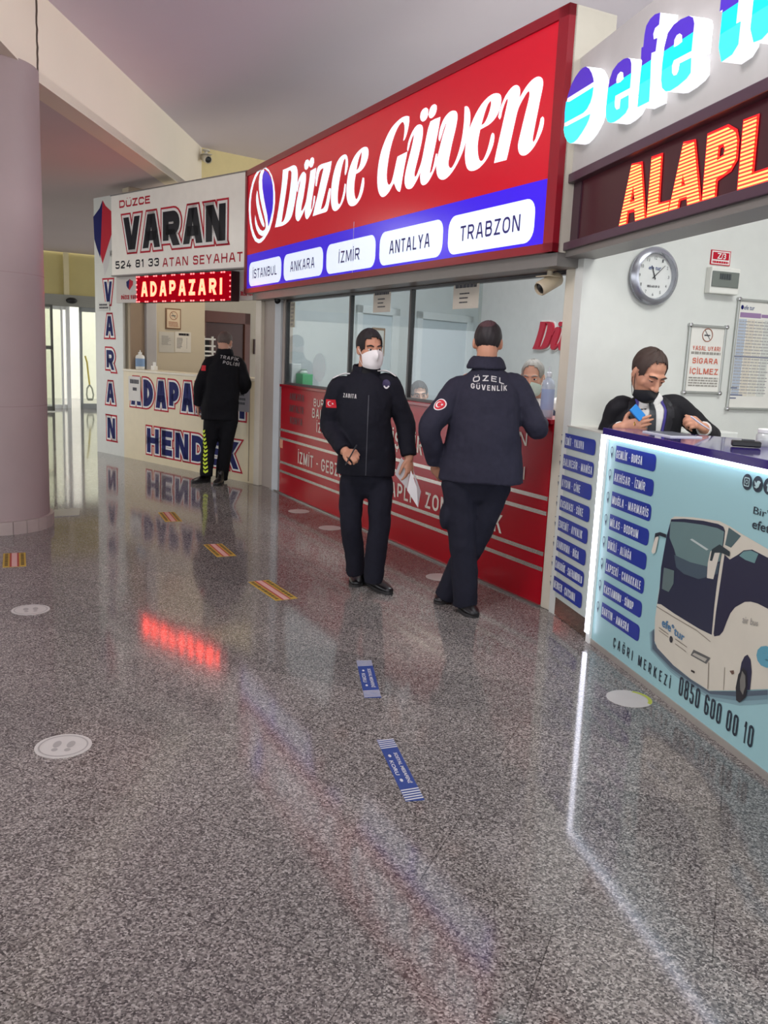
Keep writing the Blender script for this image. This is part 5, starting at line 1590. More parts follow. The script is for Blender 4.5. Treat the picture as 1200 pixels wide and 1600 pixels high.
# ================================================================== PEOPLE
def crpts(pts, sub):
    """Catmull-Rom through points given as tuples of numbers"""
    P = [np.array(p, float) for p in pts]
    out = []
    n = len(P)
    for i in range(n-1):
        p0, p1, p2, p3 = P[max(i-1, 0)], P[i], P[i+1], P[min(i+2, n-1)]
        for k in range(sub):
            t = k/sub
            out.append(0.5*((2*p1)+(-p0+p2)*t+(2*p0-5*p1+4*p2-p3)*t*t+(-p0+3*p1-3*p2+p3)*t**3))
    out.append(P[-1])
    return out

class Body(MB):
    def limb(s, pts, radii, side=None, sub=5, n=14, flat=(False, False)):
        """pts: joints; radii: r or (r_side, r_other) per joint"""
        rr = [(r, r) if not isinstance(r, (tuple, list)) else r for r in radii]
        Q = crpts([(*p, *r) for p, r in zip(pts, rr)], sub)
        rings = []
        N = len(Q)
        P = [Vector(q[:3]) for q in Q]
        R = [(max(0.002, q[3]), max(0.002, q[4])) for q in Q]
        T = [(P[min(i+1, N-1)]-P[max(i-1, 0)]).normalized() for i in range(N)]
        ref = Vector(side).normalized() if side is not None else T[0].orthogonal().normalized()
        def ring(p, t, ra, rb):
            nonlocal ref
            a = (ref-t*ref.dot(t)).normalized()
            if side is None:
                ref = a
            b = t.cross(a)
            return [p+a*math.cos(2*math.pi*j/n)*ra+b*math.sin(2*math.pi*j/n)*rb for j in range(n)]
        if not flat[0]:
            for f in (-0.92, -0.55):
                k = math.sqrt(1-f*f)
                rings.append(ring(P[0]+T[0]*min(R[0])*f, T[0], R[0][0]*k, R[0][1]*k))
        for i in range(N):
            rings.append(ring(P[i], T[i], *R[i]))
        if not flat[1]:
            for f in (0.55, 0.92):
                k = math.sqrt(1-f*f)
                rings.append(ring(P[-1]+T[-1]*min(R[-1])*f, T[-1], R[-1][0]*k, R[-1][1]*k))
        k = len(s.v)
        for r in rings:
            s.v += r
        m_ = len(rings)
        for i in range(m_-1):
            for j in range(n):
                s.f.append((k+i*n+j, k+i*n+(j+1) % n, k+(i+1)*n+(j+1) % n, k+(i+1)*n+j))
        s.f.append(tuple(k+j for j in range(n))[::-1])
        s.f.append(tuple(k+(m_-1)*n+j for j in range(n)))
        return s

FOLD = {}
def fold_tex(sc_):
    if sc_ not in FOLD:
        t = bpy.data.textures.new('folds', 'CLOUDS')
        t.noise_scale = sc_
        t.noise_depth = 2
        FOLD[sc_] = t
    return FOLD[sc_]

def grow(name, mb, mtl, parent, voxel=0.008, smooth=2, fold=0.0, fscale=0.12):
    """close the laid-out limbs into one continuous skin"""
    o0 = ORG[parent.name]
    me = bpy.data.meshes.new(name)
    me.from_pydata([tuple(v-o0) for v in mb.v], [], mb.f)
    bm = bmesh.new()
    bm.from_mesh(me)
    bmesh.ops.recalc_face_normals(bm, faces=bm.faces)
    bm.to_mesh(me)
    bm.free()
    o = bpy.data.objects.new(name, me)
    COL.objects.link(o)
    r = o.modifiers.new('skin', 'REMESH')
    r.mode = 'VOXEL'
    r.voxel_size = voxel
    if smooth:
        q = o.modifiers.new('ease', 'SMOOTH')
        q.factor = 0.5
        q.iterations = smooth
    if fold:
        d = o.modifiers.new('folds', 'DISPLACE')
        d.texture = fold_tex(fscale)
        d.strength = fold
        d.mid_level = 0.5
        d.texture_coords = 'LOCAL'
    dg = bpy.context.evaluated_depsgraph_get()
    dg.update()
    new = bpy.data.meshes.new_from_object(o.evaluated_get(dg))
    bpy.data.objects.remove(o)
    bpy.data.meshes.remove(me)
    new.name = name
    new.polygons.foreach_set('use_smooth', [True]*len(new.polygons))
    new.materials.clear()
    new.materials.append(mtl)
    o = bpy.data.objects.new(name, new)
    COL.objects.link(o)
    o.parent = parent
    ORG[o.name] = o0
    return o

def basis(yaw, pitch=0.0, roll=0.0):
    """x = person's right, y = facing, z = up; yaw 0 faces away from the camera (+Y)"""
    return Matrix.Rotation(yaw, 3, 'Z') @ Matrix.Rotation(pitch, 3, 'X') @ Matrix.Rotation(roll, 3, 'Y')

SKIN = mat('skin', (196, 140, 112), 0.5, var=0.08, scale=14)
SKIN2 = mat('skin_pale', (196, 148, 124), 0.5, var=0.08, scale=14)
HAIRD = mat('hair_dark', (26, 20, 20), 0.7, var=0.3, scale=60)
HAIRB = mat('hair_brown', (60, 44, 37), 0.7, var=0.3, scale=60)
HAIRG = mat('hair_grey', (138, 134, 128), 0.7, var=0.25, scale=60)

def head_on(b, c, R, k=1.0):
    def E(p, r):
        b.ell(c+R @ (Vector(p)*k), Vector(r)*k, R)
    def P(p):
        return c+R @ (Vector(p)*k)
    E((0, -.014, .032), (.074, .094, .086))
    E((0, .022, -.012), (.067, .070, .078))
    E((0, .030, -.062), (.053, .056, .047))
    E((0, .060, -.096), (.024, .022, .019))
    E((0, .074, .024), (.054, .018, .013))
    E((.039, .050, -.022), (.024, .024, .025))
    E((-.039, .050, -.022), (.024, .024, .025))
    b.limb([P((0, .086, .012)), P((0, .100, -.012)), P((0, .110, -.032))], [.009*k, .011*k, .013*k], sub=2, n=8)
    E((.012, .096, -.036), (.009, .011, .008))
    E((-.012, .096, -.036), (.009, .011, .008))
    E((0, .084, -.063), (.025, .010, .006))
    E((0, .083, -.073), (.021, .010, .007))
    for sx in (-1, 1):
        b.ell(P((sx*.077, -.006, -.006)), Vector((.009, .017, .031))*k, R @ Matrix.Rotation(sx*0.25, 3, 'Z'))
        b.ell(P((sx*.070, -.002, -.024)), Vector((.010, .010, .014))*k, R)

def face_bits(par, c, R, hair_m, k=1.0, brows=True, lids=0.0):
    def P(p):
        return c+R @ (Vector(p)*k)
    for sx in (-1, 1):
        e = obj('eye', MB().ell(P((sx*.031, .0775, .004)), Vector((.0145, .0115, .0085-lids*.003))*k, R, 14, 10), mat('eye_white', (214, 206, 200), 0.2), par, smooth=True)
        obj('iris', MB().ell(P((sx*.031, .086, .004)), Vector((.0068, .0040, .0068))*k, R, 12, 8), mat('iris_dark', (30, 20, 16), 0.15), e, smooth=True)
        obj('eyelid', MB().ell(P((sx*.031, .0785, .0115-lids*.0035)), Vector((.0165, .0125+lids*.0015, .0052+lids*.0026))*k, R, 14, 8), SKIN, par, smooth=True)
        if brows:
            mb = Body().limb([P((sx*.014, .093, .023)), P((sx*.032, .091, .029)), P((sx*.052, .078, .024))], [.0035*k, .005*k, .003*k], sub=3, n=8)
            obj('eyebrow', mb, hair_m, par, smooth=True)

def hair_on(par, c, R, mtl, k=1.0, front=.078, side=-.012, back=-.075, bald=None, thick=1.075, sideburn=.0, lift=0.0):
    """cap of hair that follows the skull; kept where it lies above the hairline"""
    mb = MB()
    nu, nv = 84, 56
    grid = {}
    rr = random.Random(5)
    def pos(i, j, f):
        t = math.pi*0.5-math.pi*0.74*j/nv
        a = 2*math.pi*i/nu
        wob = 1+0.012*math.sin(9*a+3*t)+0.01*math.sin(17*a-5*t)
        x = .074*math.cos(t)*math.cos(a)*f*wob
        y = -.014+.094*math.cos(t)*math.sin(a)*f*wob
        z = .032+.086*math.sin(t)*(f+lift*(1 if math.sin(t) > 0 else 0))*wob
        return Vector((x, y, z))
    def keep(p):
        ax = abs(p.x)
        y = p.y
        if y > .030:
            q = min(1, (y-.030)/.030)
            zl = side*(1-q)+front*q-0.10*max(0, .0-ax)
            if sideburn and y < .052:
                zl = min(zl, -sideburn)
            if y > .05:
                zl = front-0.012*(1-ax/.07)*0+(0.010 if ax < .02 else 0)
        elif y > -.045:
            zl = side if y > -.02 else side+(back-side)*(-.02-y)/.025
            if abs(y+.006) < .022:
                zl = max(zl, .022)
        else:
            zl = back
        if p.z < zl:
            return False
        if bald and bald(p):
            return False
        return True
    used = {}
    def vid(i, j, f):
        key = (i % nu, j, f)
        if key not in used:
            used[key] = len(mb.v)
            mb.v.append(c+R @ (pos(i % nu, j, f)*k))
        return used[key]
    cells = set()
    for j in range(nv):
        for i in range(nu):
            ctr = (pos(i, j, 1.0)+pos(i+1, j+1, 1.0))/2
            if keep(ctr):
                cells.add((i, j))
    for (i, j) in cells:
        mb.f.append((vid(i, j, thick), vid(i, j+1, thick), vid(i+1, j+1, thick), vid(i+1, j, thick)))
        for (di, dj, e) in ((-1, 0, ((i, j), (i, j+1))), (1, 0, ((i+1, j+1), (i+1, j))), (0, -1, ((i+1, j), (i, j))), (0, 1, ((i, j+1), (i+1, j+1)))):
            if ((i+di) % nu, j+dj) not in cells and not (j+dj < 0):
                a, b_ = e
                mb.f.append((vid(a[0], a[1], thick), vid(a[0], a[1], .99), vid(b_[0], b_[1], .99), vid(b_[0], b_[1], thick)))
    return obj('hair', mb, mtl, par, smooth=True, recalc=True)

def mask_on(par, c, R, mtl, k=1.0, top=.004, low=-.118, bulge=.012, loops=True, lm=None):
    nu, nv = 22, 12
    mb = MB()
    def pos(u_, v_, f):
        a = u_*1.22
        t = 1-2*v_
        zz = top+(low-top)*v_
        zz -= 0.034*abs(u_)**1.6*(1-v_)
        zz += 0.014*abs(u_)**2*v_
        r = 1-0.12*abs(t)**2.2
        nose = math.exp(-(u_/.16)**2)*math.exp(-((v_-.28)/.26)**2)*.034
        x = (.076+f)*math.sin(a)*(0.95+.05*r)*(1-0.16*v_*v_)
        y = .020+(.068+bulge*r+f)*math.cos(a)*r**0.5+nose
        if v_ > .8:
            y -= (v_-.8)*.05
        return Vector((x, y, zz))
    for f in (0.0, .0035):
        for j in range(nv+1):
            for i in range(nu+1):
                mb.v.append(c+R @ (pos(-1+2*i/nu, j/nv, f)*k))
    n1 = (nu+1)*(nv+1)
    def q(i, j, l):
        return l*n1+j*(nu+1)+i
    for l in (0, 1):
        for j in range(nv):
            for i in range(nu):
                f = (q(i, j, l), q(i+1, j, l), q(i+1, j+1, l), q(i, j+1, l))
                mb.f.append(f if l else f[::-1])
    for i in range(nu):
        mb.f.append((q(i, 0, 0), q(i+1, 0, 0), q(i+1, 0, 1), q(i, 0, 1)))
        mb.f.append((q(i, nv, 1), q(i+1, nv, 1), q(i+1, nv, 0), q(i, nv, 0)))
    for j in range(nv):
        mb.f.append((q(0, j, 1), q(0, j+1, 1), q(0, j+1, 0), q(0, j, 0)))
        mb.f.append((q(nu, j, 0), q(nu, j+1, 0), q(nu, j+1, 1), q(nu, j, 1)))
    o = obj('face_mask', mb, mtl, par, smooth=True)
    if loops:
        for sx in (-1, 1):
            for v_, ze in ((0.06, .012), (0.92, -.026)):
                p0 = pos(sx*1.0, v_, .002)
                pts = [c+R @ (p0*k), c+R @ (Vector((sx*.078, .020, (p0.z+ze)/2))*k), c+R @ (Vector((sx*.080, -.004, ze))*k)]
                obj('ear_loop', MB().tube(pts, .0016*k, 6), lm or mtl, o)
    return o

def hand_on(b, wrist, d, nrm, side, curl=35, size=1.0, thumb=40, spread=5.0, curls=None):
    """d: towards the fingers; nrm: out of the back of the hand; side: +1 when the thumb lies along d x nrm"""
    d = Vector(d).normalized()
    nrm = Vector(nrm)
    nrm = (nrm-d*nrm.dot(d)).normalized()
    t = d.cross(nrm)*side            # towards the thumb
    w_ = Vector(wrist)
    S = size
    b.limb([w_-d*.03*S, w_+d*.02*S, w_+d*.06*S, w_+d*.088*S], [(.027*S, .020*S), (.033*S, .017*S), (.041*S, .015*S), (.040*S, .013*S)], side=t, sub=3, n=12)
    offs = (.030, .0105, -.0095, -.028)
    lens = ((.040, .025, .020), (.045, .028, .022), (.041, .026, .021), (.032, .020, .018))
    for i in range(4):
        cu = (curls[i] if curls else curl)
        a = rad(spread*(1.2-0.8*i))
        p = w_+d*(.084-.004*abs(i-1.2))*S+t*offs[i]*S
        dd = (d*math.cos(a)+t*math.sin(a)).normalized()
        pts = [p-dd*.012*S, p]
        ang = 0
        for s_, L_ in enumerate(lens[i]):
            ang += rad(cu*(0.75, 1.05, 0.7)[s_])
            p = p+(dd*math.cos(ang)-nrm*math.sin(ang))*L_*S
            pts.append(p)
        r = (.0095, .0092, .0085, .0078, .0068)
        b.limb(pts, [q*S*(0.9 if i == 3 else 1) for q in r], sub=3, n=8)
    p = w_+d*.022*S+t*.030*S-nrm*.006*S
    a = rad(thumb)
    dd = (d*math.cos(a)+t*math.sin(a)-nrm*0.35).normalized()
    d2 = (d*math.cos(a*0.4)+t*math.sin(a*0.4)-nrm*0.45).normalized()
    b.limb([w_+d*.012*S+t*.012*S, p, p+dd*.036*S, p+dd*.036*S+d2*.030*S, p+dd*.036*S+d2*.052*S], [.014*S, .0135*S, .0115*S, .010*S, .0078*S], sub=3, n=8)

def foot(par, heel, toe, mtl, sole_m, w_=0.048, h=0.075):
    """a shoe: upper with rounded toe, tongue and a separate sole"""
    heel, toe = Vector(heel), Vector(toe)
    d = toe-heel
    up = Vector((0, 0, 1))
    L_ = d.length
    dn = d.normalized()
    sd = Vector((dn.y, -dn.x, 0)).normalized()
    b = Body()
    P = lambda t, z: heel+dn*(L_*t)+up*z
    b.limb([P(.06, .045), P(.22, .045), P(.50, .040), P(.74, .034), P(.95, .028)], [(.036, .040), (.038, .042), (.046, .036), (.049, .028), (.034, .020)], side=sd, sub=4, n=14)
    b.limb([P(.12, .04), P(.14, .09), P(.15, .125)], [(.036, .042), (.036, .044), (.036, .042)], side=sd, sub=3, n=14)
    b.limb([P(.25, .09), P(.45, .066), P(.62, .050)], [(.026, .020), (.028, .014), (.026, .010)], side=sd, sub=3, n=12)
    s = grow('shoe', b, mtl, par, 0.007, 2)
    so = Body()
    pr_ = []
    for t, ww in ((0.0, .022), (.04, .034), (.2, .040), (.4, .042), (.65, .050), (.85, .045), (.97, .026), (1.0, .010)):
        pr_.append((t, ww))
    pts = [(P(t, 0)+sd*ww) for t, ww in pr_]+[(P(t, 0)-sd*ww) for t, ww in pr_[::-1]]
    q = MB().prism([(p.x, p.y) for p in pts], min(heel.z, toe.z)+0.001, min(heel.z, toe.z)+0.022)
    obj('sole', q, sole_m, s, smooth=True)
    return s

def decal(parent, target, center, right, up_, outw, draw, mtl, name, lift=0.004):
    """lay flat print (in metres around its middle) onto a garment"""
    right = Vector(right).normalized()
    outw = Vector(outw).normalized()
    upv = (Vector(up_)-right*Vector(up_).dot(right)).normalized()
    bm = bmesh.new()
    bm.from_mesh(target.data)
    tree = BVHTree.FromBMesh(bm)
    bm.free()
    o0 = ORG[target.name]
    mb = draw(MB())
    bm = bmesh.new()
    vs = [bm.verts.new(v) for v in mb.v]
    for f in mb.f:
        try:
            bm.faces.new([vs[i] for i in f])
        except ValueError:
            pass
    bmesh.ops.triangulate(bm, faces=bm.faces)
    for _ in range(3):
        ed = [e for e in bm.edges if e.calc_length() > 0.02]
        if not ed:
            break
        bmesh.ops.subdivide_edges(bm, edges=ed, cuts=1)
        bmesh.ops.triangulate(bm, faces=bm.faces)
    out = MB()
    bm.verts.ensure_lookup_table()
    bm.verts.index_update()
    last = None
    for v in bm.verts:
        p = Vector(center)+right*v.co.x+upv*v.co.y
        st_ = p+outw*0.6
        h, nrm_, _, dist = tree.ray_cast(st_-o0, -outw, 1.4)
        if h is None:
            h, nrm_, _, dist = tree.find_nearest(p-o0)
        out.v.append(h+o0+outw*(lift+0.0*v.co.z)+outw*v.co.z)
    out.f = [tuple(v.index for v in f.verts) for f in bm.faces]
    bm.free()
    return obj(name, out, mtl, parent, recalc=False)

def dtext(s, w_, h, y=0.0, x=0.0, t=0.16, z=0.0):
    return lambda mb: block(mb, s, Matrix.Translation((0, 0, z)), x-w_/2, x+w_/2, y-h/2, y+h/2, t, 0.36)
def dloops(loops, z=0.0):
    def f(mb):
        me = loops_mesh(loops)
        return mb.mesh(me, Matrix.Translation((0, 0, z)))
    return f
def archtext(s, w_, h, sag, y=0.0):
    def f(mb):
        k = len(mb.v)
        block(mb, s, Matrix.Identity(4), -w_/2, w_/2, y-h/2, y+h/2, 0.2, 0.4)
        for v in mb.v[k:]:
            v.y -= sag*(2*v.x/w_)**2
        return mb
    return f
def star(cx, cy, r, a0=0.0):
    return [(cx+(r if i % 2 == 0 else r*0.42)*math.cos(a0+math.pi*i/5), cy+(r if i % 2 == 0 else r*0.42)*math.sin(a0+math.pi*i/5)) for i in range(10)]
def crescent(cx, cy, r):
    big = [(cx+r*math.cos(rad(a)), cy+r*math.sin(rad(a))) for a in range(38, 323, 12)]
    small = [(cx+0.27*r+0.8*r*math.cos(rad(a)), cy+0.8*r*math.sin(rad(a))) for a in range(310, 49, -12)]
    return big+small
PATCH_R = mat('patch_red', (206, 22, 40), 0.6)
PATCH_W = mat('patch_white', (230, 226, 224), 0.6)
REFL = mat('reflective_grey', (196, 192, 190), 0.45)

def trousers(par, mtl, hipc, hips, knees, ankles, side, waist_z, name='trousers', r=(.098, .088, .072, .074, .066), fold=.018, pockets=()):
    b = Body()
    for c_ in pockets:
        b.ell(c_, (.030, .075, .085))
    hipc = Vector(hipc)
    b.limb([hipc+Vector((0, 0, -.05)), hipc, Vector((hipc.x, hipc.y, waist_z))], [(.13, .095), (.165, .115), (.155, .11)], side=side, sub=4, n=20)
    for h, k, a in zip(hips, knees, ankles):
        h, k, a = Vector(h), Vector(k), Vector(a)
        b.limb([h, (h+k)/2, k, (k+a)/2+Vector((0, 0, .03)), a], list(r), sub=5, n=16, flat=(False, True))
    return grow(name, b, mtl, par, 0.010, 3, fold, 0.10)

# ------------------------------------------------ masked officer walking towards us
navy_c = mat('navy_cloth', (22, 22, 32), 0.8, var=0.25, scale=40, spec=0.25)
navy_t = mat('navy_trousers', (25, 25, 36), 0.85, var=0.25, scale=40, spec=0.25)
shoe_m = mat('shoe_leather', (26, 24, 26), 0.35, var=0.2, scale=30)
sole_m = mat('shoe_sole', (40, 38, 38), 0.7)
def zab():
    Y = 5.58
    base = G(575, 915)
    t = thing('person', 'man in black uniform jacket and white face mask walking with papers', 'person', (base[0], base[1], 0))
    j = lambda x, y, dy=0.0: J(x, y, Y+dy)
    SR = Vector((-1, 0.08, 0)).normalized()          # his right (picture left)
    hc = j(578, 546)
    Rh = basis(rad(180+24), rad(-3), rad(2))
    hc = hc
    shR, shL = j(529, 605, -.02), j(609, 601, .03)
    elR, wrR = j(514, 664, .04), j(540, 706, -.20)
    elL, wrL = j(633, 660, .05), j(639, 716, -.02)
    neck = j(572, 590, .02)
    pel = j(570, 742, .02)
    # body under the clothes, one surface
    b = Body()
    head_on(b, hc, Rh, 1.0)
    b.limb([hc+Rh @ Vector((0, -.02, -.05)), neck+Vector((0, .02, .01)), neck+Vector((0, .02, -.10))], [.058, .060, .085], n=14)
    b.limb([pel, (pel+neck)/2, neck+Vector((0, .02, -.10))], [(.13, .09), (.13, .09), (.15, .09)], side=SR, n=16)
    for s_, e_, w_ in ((shR, elR, wrR), (shL, elL, wrL)):
        b.limb([s_, e_, w_], [.05, .042, .030])
    hand_on(b, wrR, j(552, 709, -.27)-wrR, Vector((-.25, -.55, .75)), 1, curls=(62, 70, 74, 78), thumb=28, size=0.98)
    hand_on(b, wrL, Vector((.10, -.12, -1)), Vector((.72, -.66, 0.05)), 1, curls=(28, 34, 38, 42), thumb=30)
    hips = [j(550, 752, .02), j(595, 752, .02)]
    knees = [j(548, 822, -.02), j(592, 824, -.07)]
    ank = [j(556, 897, .05), j(583, 911, -.10)]
    for h, k, a in zip(hips, knees, ank):
        b.limb([h, k, k*0.3+a*0.7], [.07, .052, .040])
    grow('body', b, SKIN, t, 0.0055, 2)
    face_bits(t, hc, Rh, HAIRD)
    hair_on(t, hc, Rh, HAIRD, front=.068, side=-.015, back=-.075, thick=1.10, sideburn=.02, lift=.06)
    mask_on(t, hc, Rh, mat('mask_white', (232, 226, 224), 0.7), lm=mat('mask_white'))
    # jacket
    jk = Body()
    hem = j(571, 742, .02)
    jk.limb([hem+Vector((0, 0, -.0)), hem+Vector((0, 0, .14)), j(569, 668, .0), j(569, 622, .0), j(570, 598, .02), neck+Vector((0, .02, -.005))],
            [(.196, .135), (.190, .142), (.176, .140), (.176, .132), (.135, .105), (.070, .078)], side=SR, sub=6, n=28, flat=(True, False))
    for s_, e_, w_, k in ((shR, elR, wrR, 1), (shL, elL, wrL, 1)):
        d = (w_-e_).normalized()
        inn = s_+(Vector((neck.x, neck.y, s_.z))-s_)*0.35
        jk.limb([inn, s_, s_*0.5+e_*0.5, e_, (e_+w_)*0.5, w_-d*.015], [.066, .068, .068, .066, .058, .050], sub=5, n=16, flat=(False, True))
    cloth = grow('jacket', jk, navy_c, t, 0.009, 2, 0.020, 0.10)
    # stand collar
    cb_ = Body()
    nc = neck+Vector((0, .015, .028))
    for i in range(26):
        a = rad(-90+22+(360-44)*i/25)
        a2 = rad(-90+22+(360-44)*min(i+1, 25)/25)
        def cp(a, z):
            return nc+Vector((.082*math.cos(a), .080*math.sin(a), z))
        cb_.limb([cp(a, -.03), cp(a, .015), cp(a, .046+.012*math.sin(a))*1.0], [.014, .011, .008], sub=2, n=8)
    grow('collar', cb_, navy_c, t, 0.007, 2)
    sh_ = Body().limb([neck+Vector((0, -.03, -.10)), neck+Vector((0, -.055, -.03)), neck+Vector((0, -.03, .035))], [(.05, .03), (.055, .03), (.058, .045)], side=SR, n=14)
    obj('undershirt', sh_, mat('black_knit', (14, 13, 17), 0.9), t, smooth=True)
    # shoulder straps with a pale edge
    for sp_, sx in ((shR, 1), (shL, -1)):
        o_ = sp_+Vector((0, -.01, .075))
        inn = Vector((neck.x, neck.y-.01, sp_.z+.085))+(SR*0.075*sx)
        out = o_+SR*0.035*sx+Vector((0, 0, -.018))
        mid = (inn+out)/2+Vector((0, 0, .014))
        st_ = Body().limb([inn, mid, out], [(.022, .005)]*3, side=Vector((0, 1, 0)), sub=4, n=10)
        s2 = obj('shoulder_strap', st_, navy_c, t, smooth=True)
        pe = Body().limb([inn+Vector((0, -.023, 0)), mid+Vector((0, -.023, .002)), out+Vector((0, -.023, 0))], [.004]*3, sub=4, n=6)
        obj('pale_edge', pe, PATCH_W, s2)
    tz = trousers(t, navy_t, j(572, 746, .02), hips, knees, ank, SR, hem.z+.05, r=(.086, .080, .070, .070, .062))
    foot(t, G(556, 906)+np.array([0, .09, 0]), G(556, 918), shoe_m, sole_m)
    foot(t, G(576, 913)+np.array([-.03, .07, 0]), G(610, 930), shoe_m, sole_m)
    # marks on the jacket
    out = Vector((0, -1, 0))
    decal(cloth, cloth, j(546, 619, -.16), (1, 0, -.03), (0, 0, 1), out, dtext('ZABITA', .085, .026), REFL, 'lettering')
    fl = decal(cloth, cloth, j(513, 631, -.1), (1, 0, 0), (0, 0, 1), (-.35, -1, 0), dloops([[(-.036, -.026), (.036, -.026), (.036, .026), (-.036, .026)]]), PATCH_R, 'flag_patch', 0.004)
    decal(fl, cloth, j(513, 631, -.1), (1, 0, 0), (0, 0, 1), (-.35, -1, 0), lambda mb: dloops([star(.014, 0, .008, rad(180))])(dloops([crescent(-.006, 0, .0155)])(mb)), PATCH_W, 'crescent_and_star', 0.007)
    ba = decal(cloth, cloth, j(606, 601, -.12), (1, 0, 0), (0, 0, 1), (.15, -1, 0), dloops([disc(0, .0, .026, .030)]), mat('badge_violet', (58, 50, 84), 0.6), 'badge', 0.005)
    arc = [(.022*math.cos(rad(a)), -.002+.026*math.sin(rad(a))) for a in range(200, 341, 14)]+[(.013*math.cos(rad(a)), -.002+.016*math.sin(rad(a))) for a in range(340, 199, -14)]
    decal(ba, cloth, j(606, 601, -.12), (1, 0, 0), (0, 0, 1), (.15, -1, 0), dloops([arc]), PATCH_W, 'badge_mark', 0.008)
    decal(cloth, cloth, j(574, 668, -.16), (1, 0, .0), (0, 0, 1), out, dloops([[(-.003, -.31), (.003, -.31), (.003, .20), (-.003, .20)]]), mat('zip_dark', (50, 48, 58), 0.4), 'zip', 0.003)
    # the things he holds
    pn = Body().limb([j(540, 726, -.29), j(557, 696, -.29)], [.0035, .0045], n=8)
    tag(obj('pen', pn, mat('pen_dark', (40, 42, 48), 0.3), smooth=True), 'thin dark pen held by the masked officer in his fist', 'pen')
    d0 = -.05
    c_ = [j(632, 722, d0), j(620, 741, d0-.02), j(638, 770, d0-.04), j(652, 792, d0-.06), j(657, 765, d0-.05), j(646, 732, d0-.02)]
    mb = MB()
    def sheet(pts, th=0.0035):
        n_ = Vector((0.2, -1, 0.1)).normalized()*th
        k = len(pts)
        mb.add([p for p in pts]+[p+n_ for p in pts], [tuple(range(k)), tuple(range(k, 2*k))[::-1]]+[(i, (i+1) % k, k+(i+1) % k, k+i) for i in range(k)])
    A = j(627, 715, d0+.02)
    sheet([A, j(617, 741, d0+.02), j(636, 764, d0+.01), j(641, 735, d0+.01)])
    pp = obj('paper_sheets', mb, mat('paper_grey', (188, 182, 182), 0.7))
    tag(pp, 'folded white paper sheets in the hanging hand of the masked officer', 'papers')
    mb = MB()
    sheet([j(642, 735, d0-.03), j(636, 766, d0-.03), j(653, 793, d0-.06), j(651, 762, d0-.06)])
    sheet([j(645, 733, d0-.05), j(651, 762, d0-.062), j(653, 793, d0-.062), j(657.5, 768, d0-.03)])
    obj('front_sheet', mb, mat('paper_bright', (224, 220, 220), 0.7), pp)
zab()

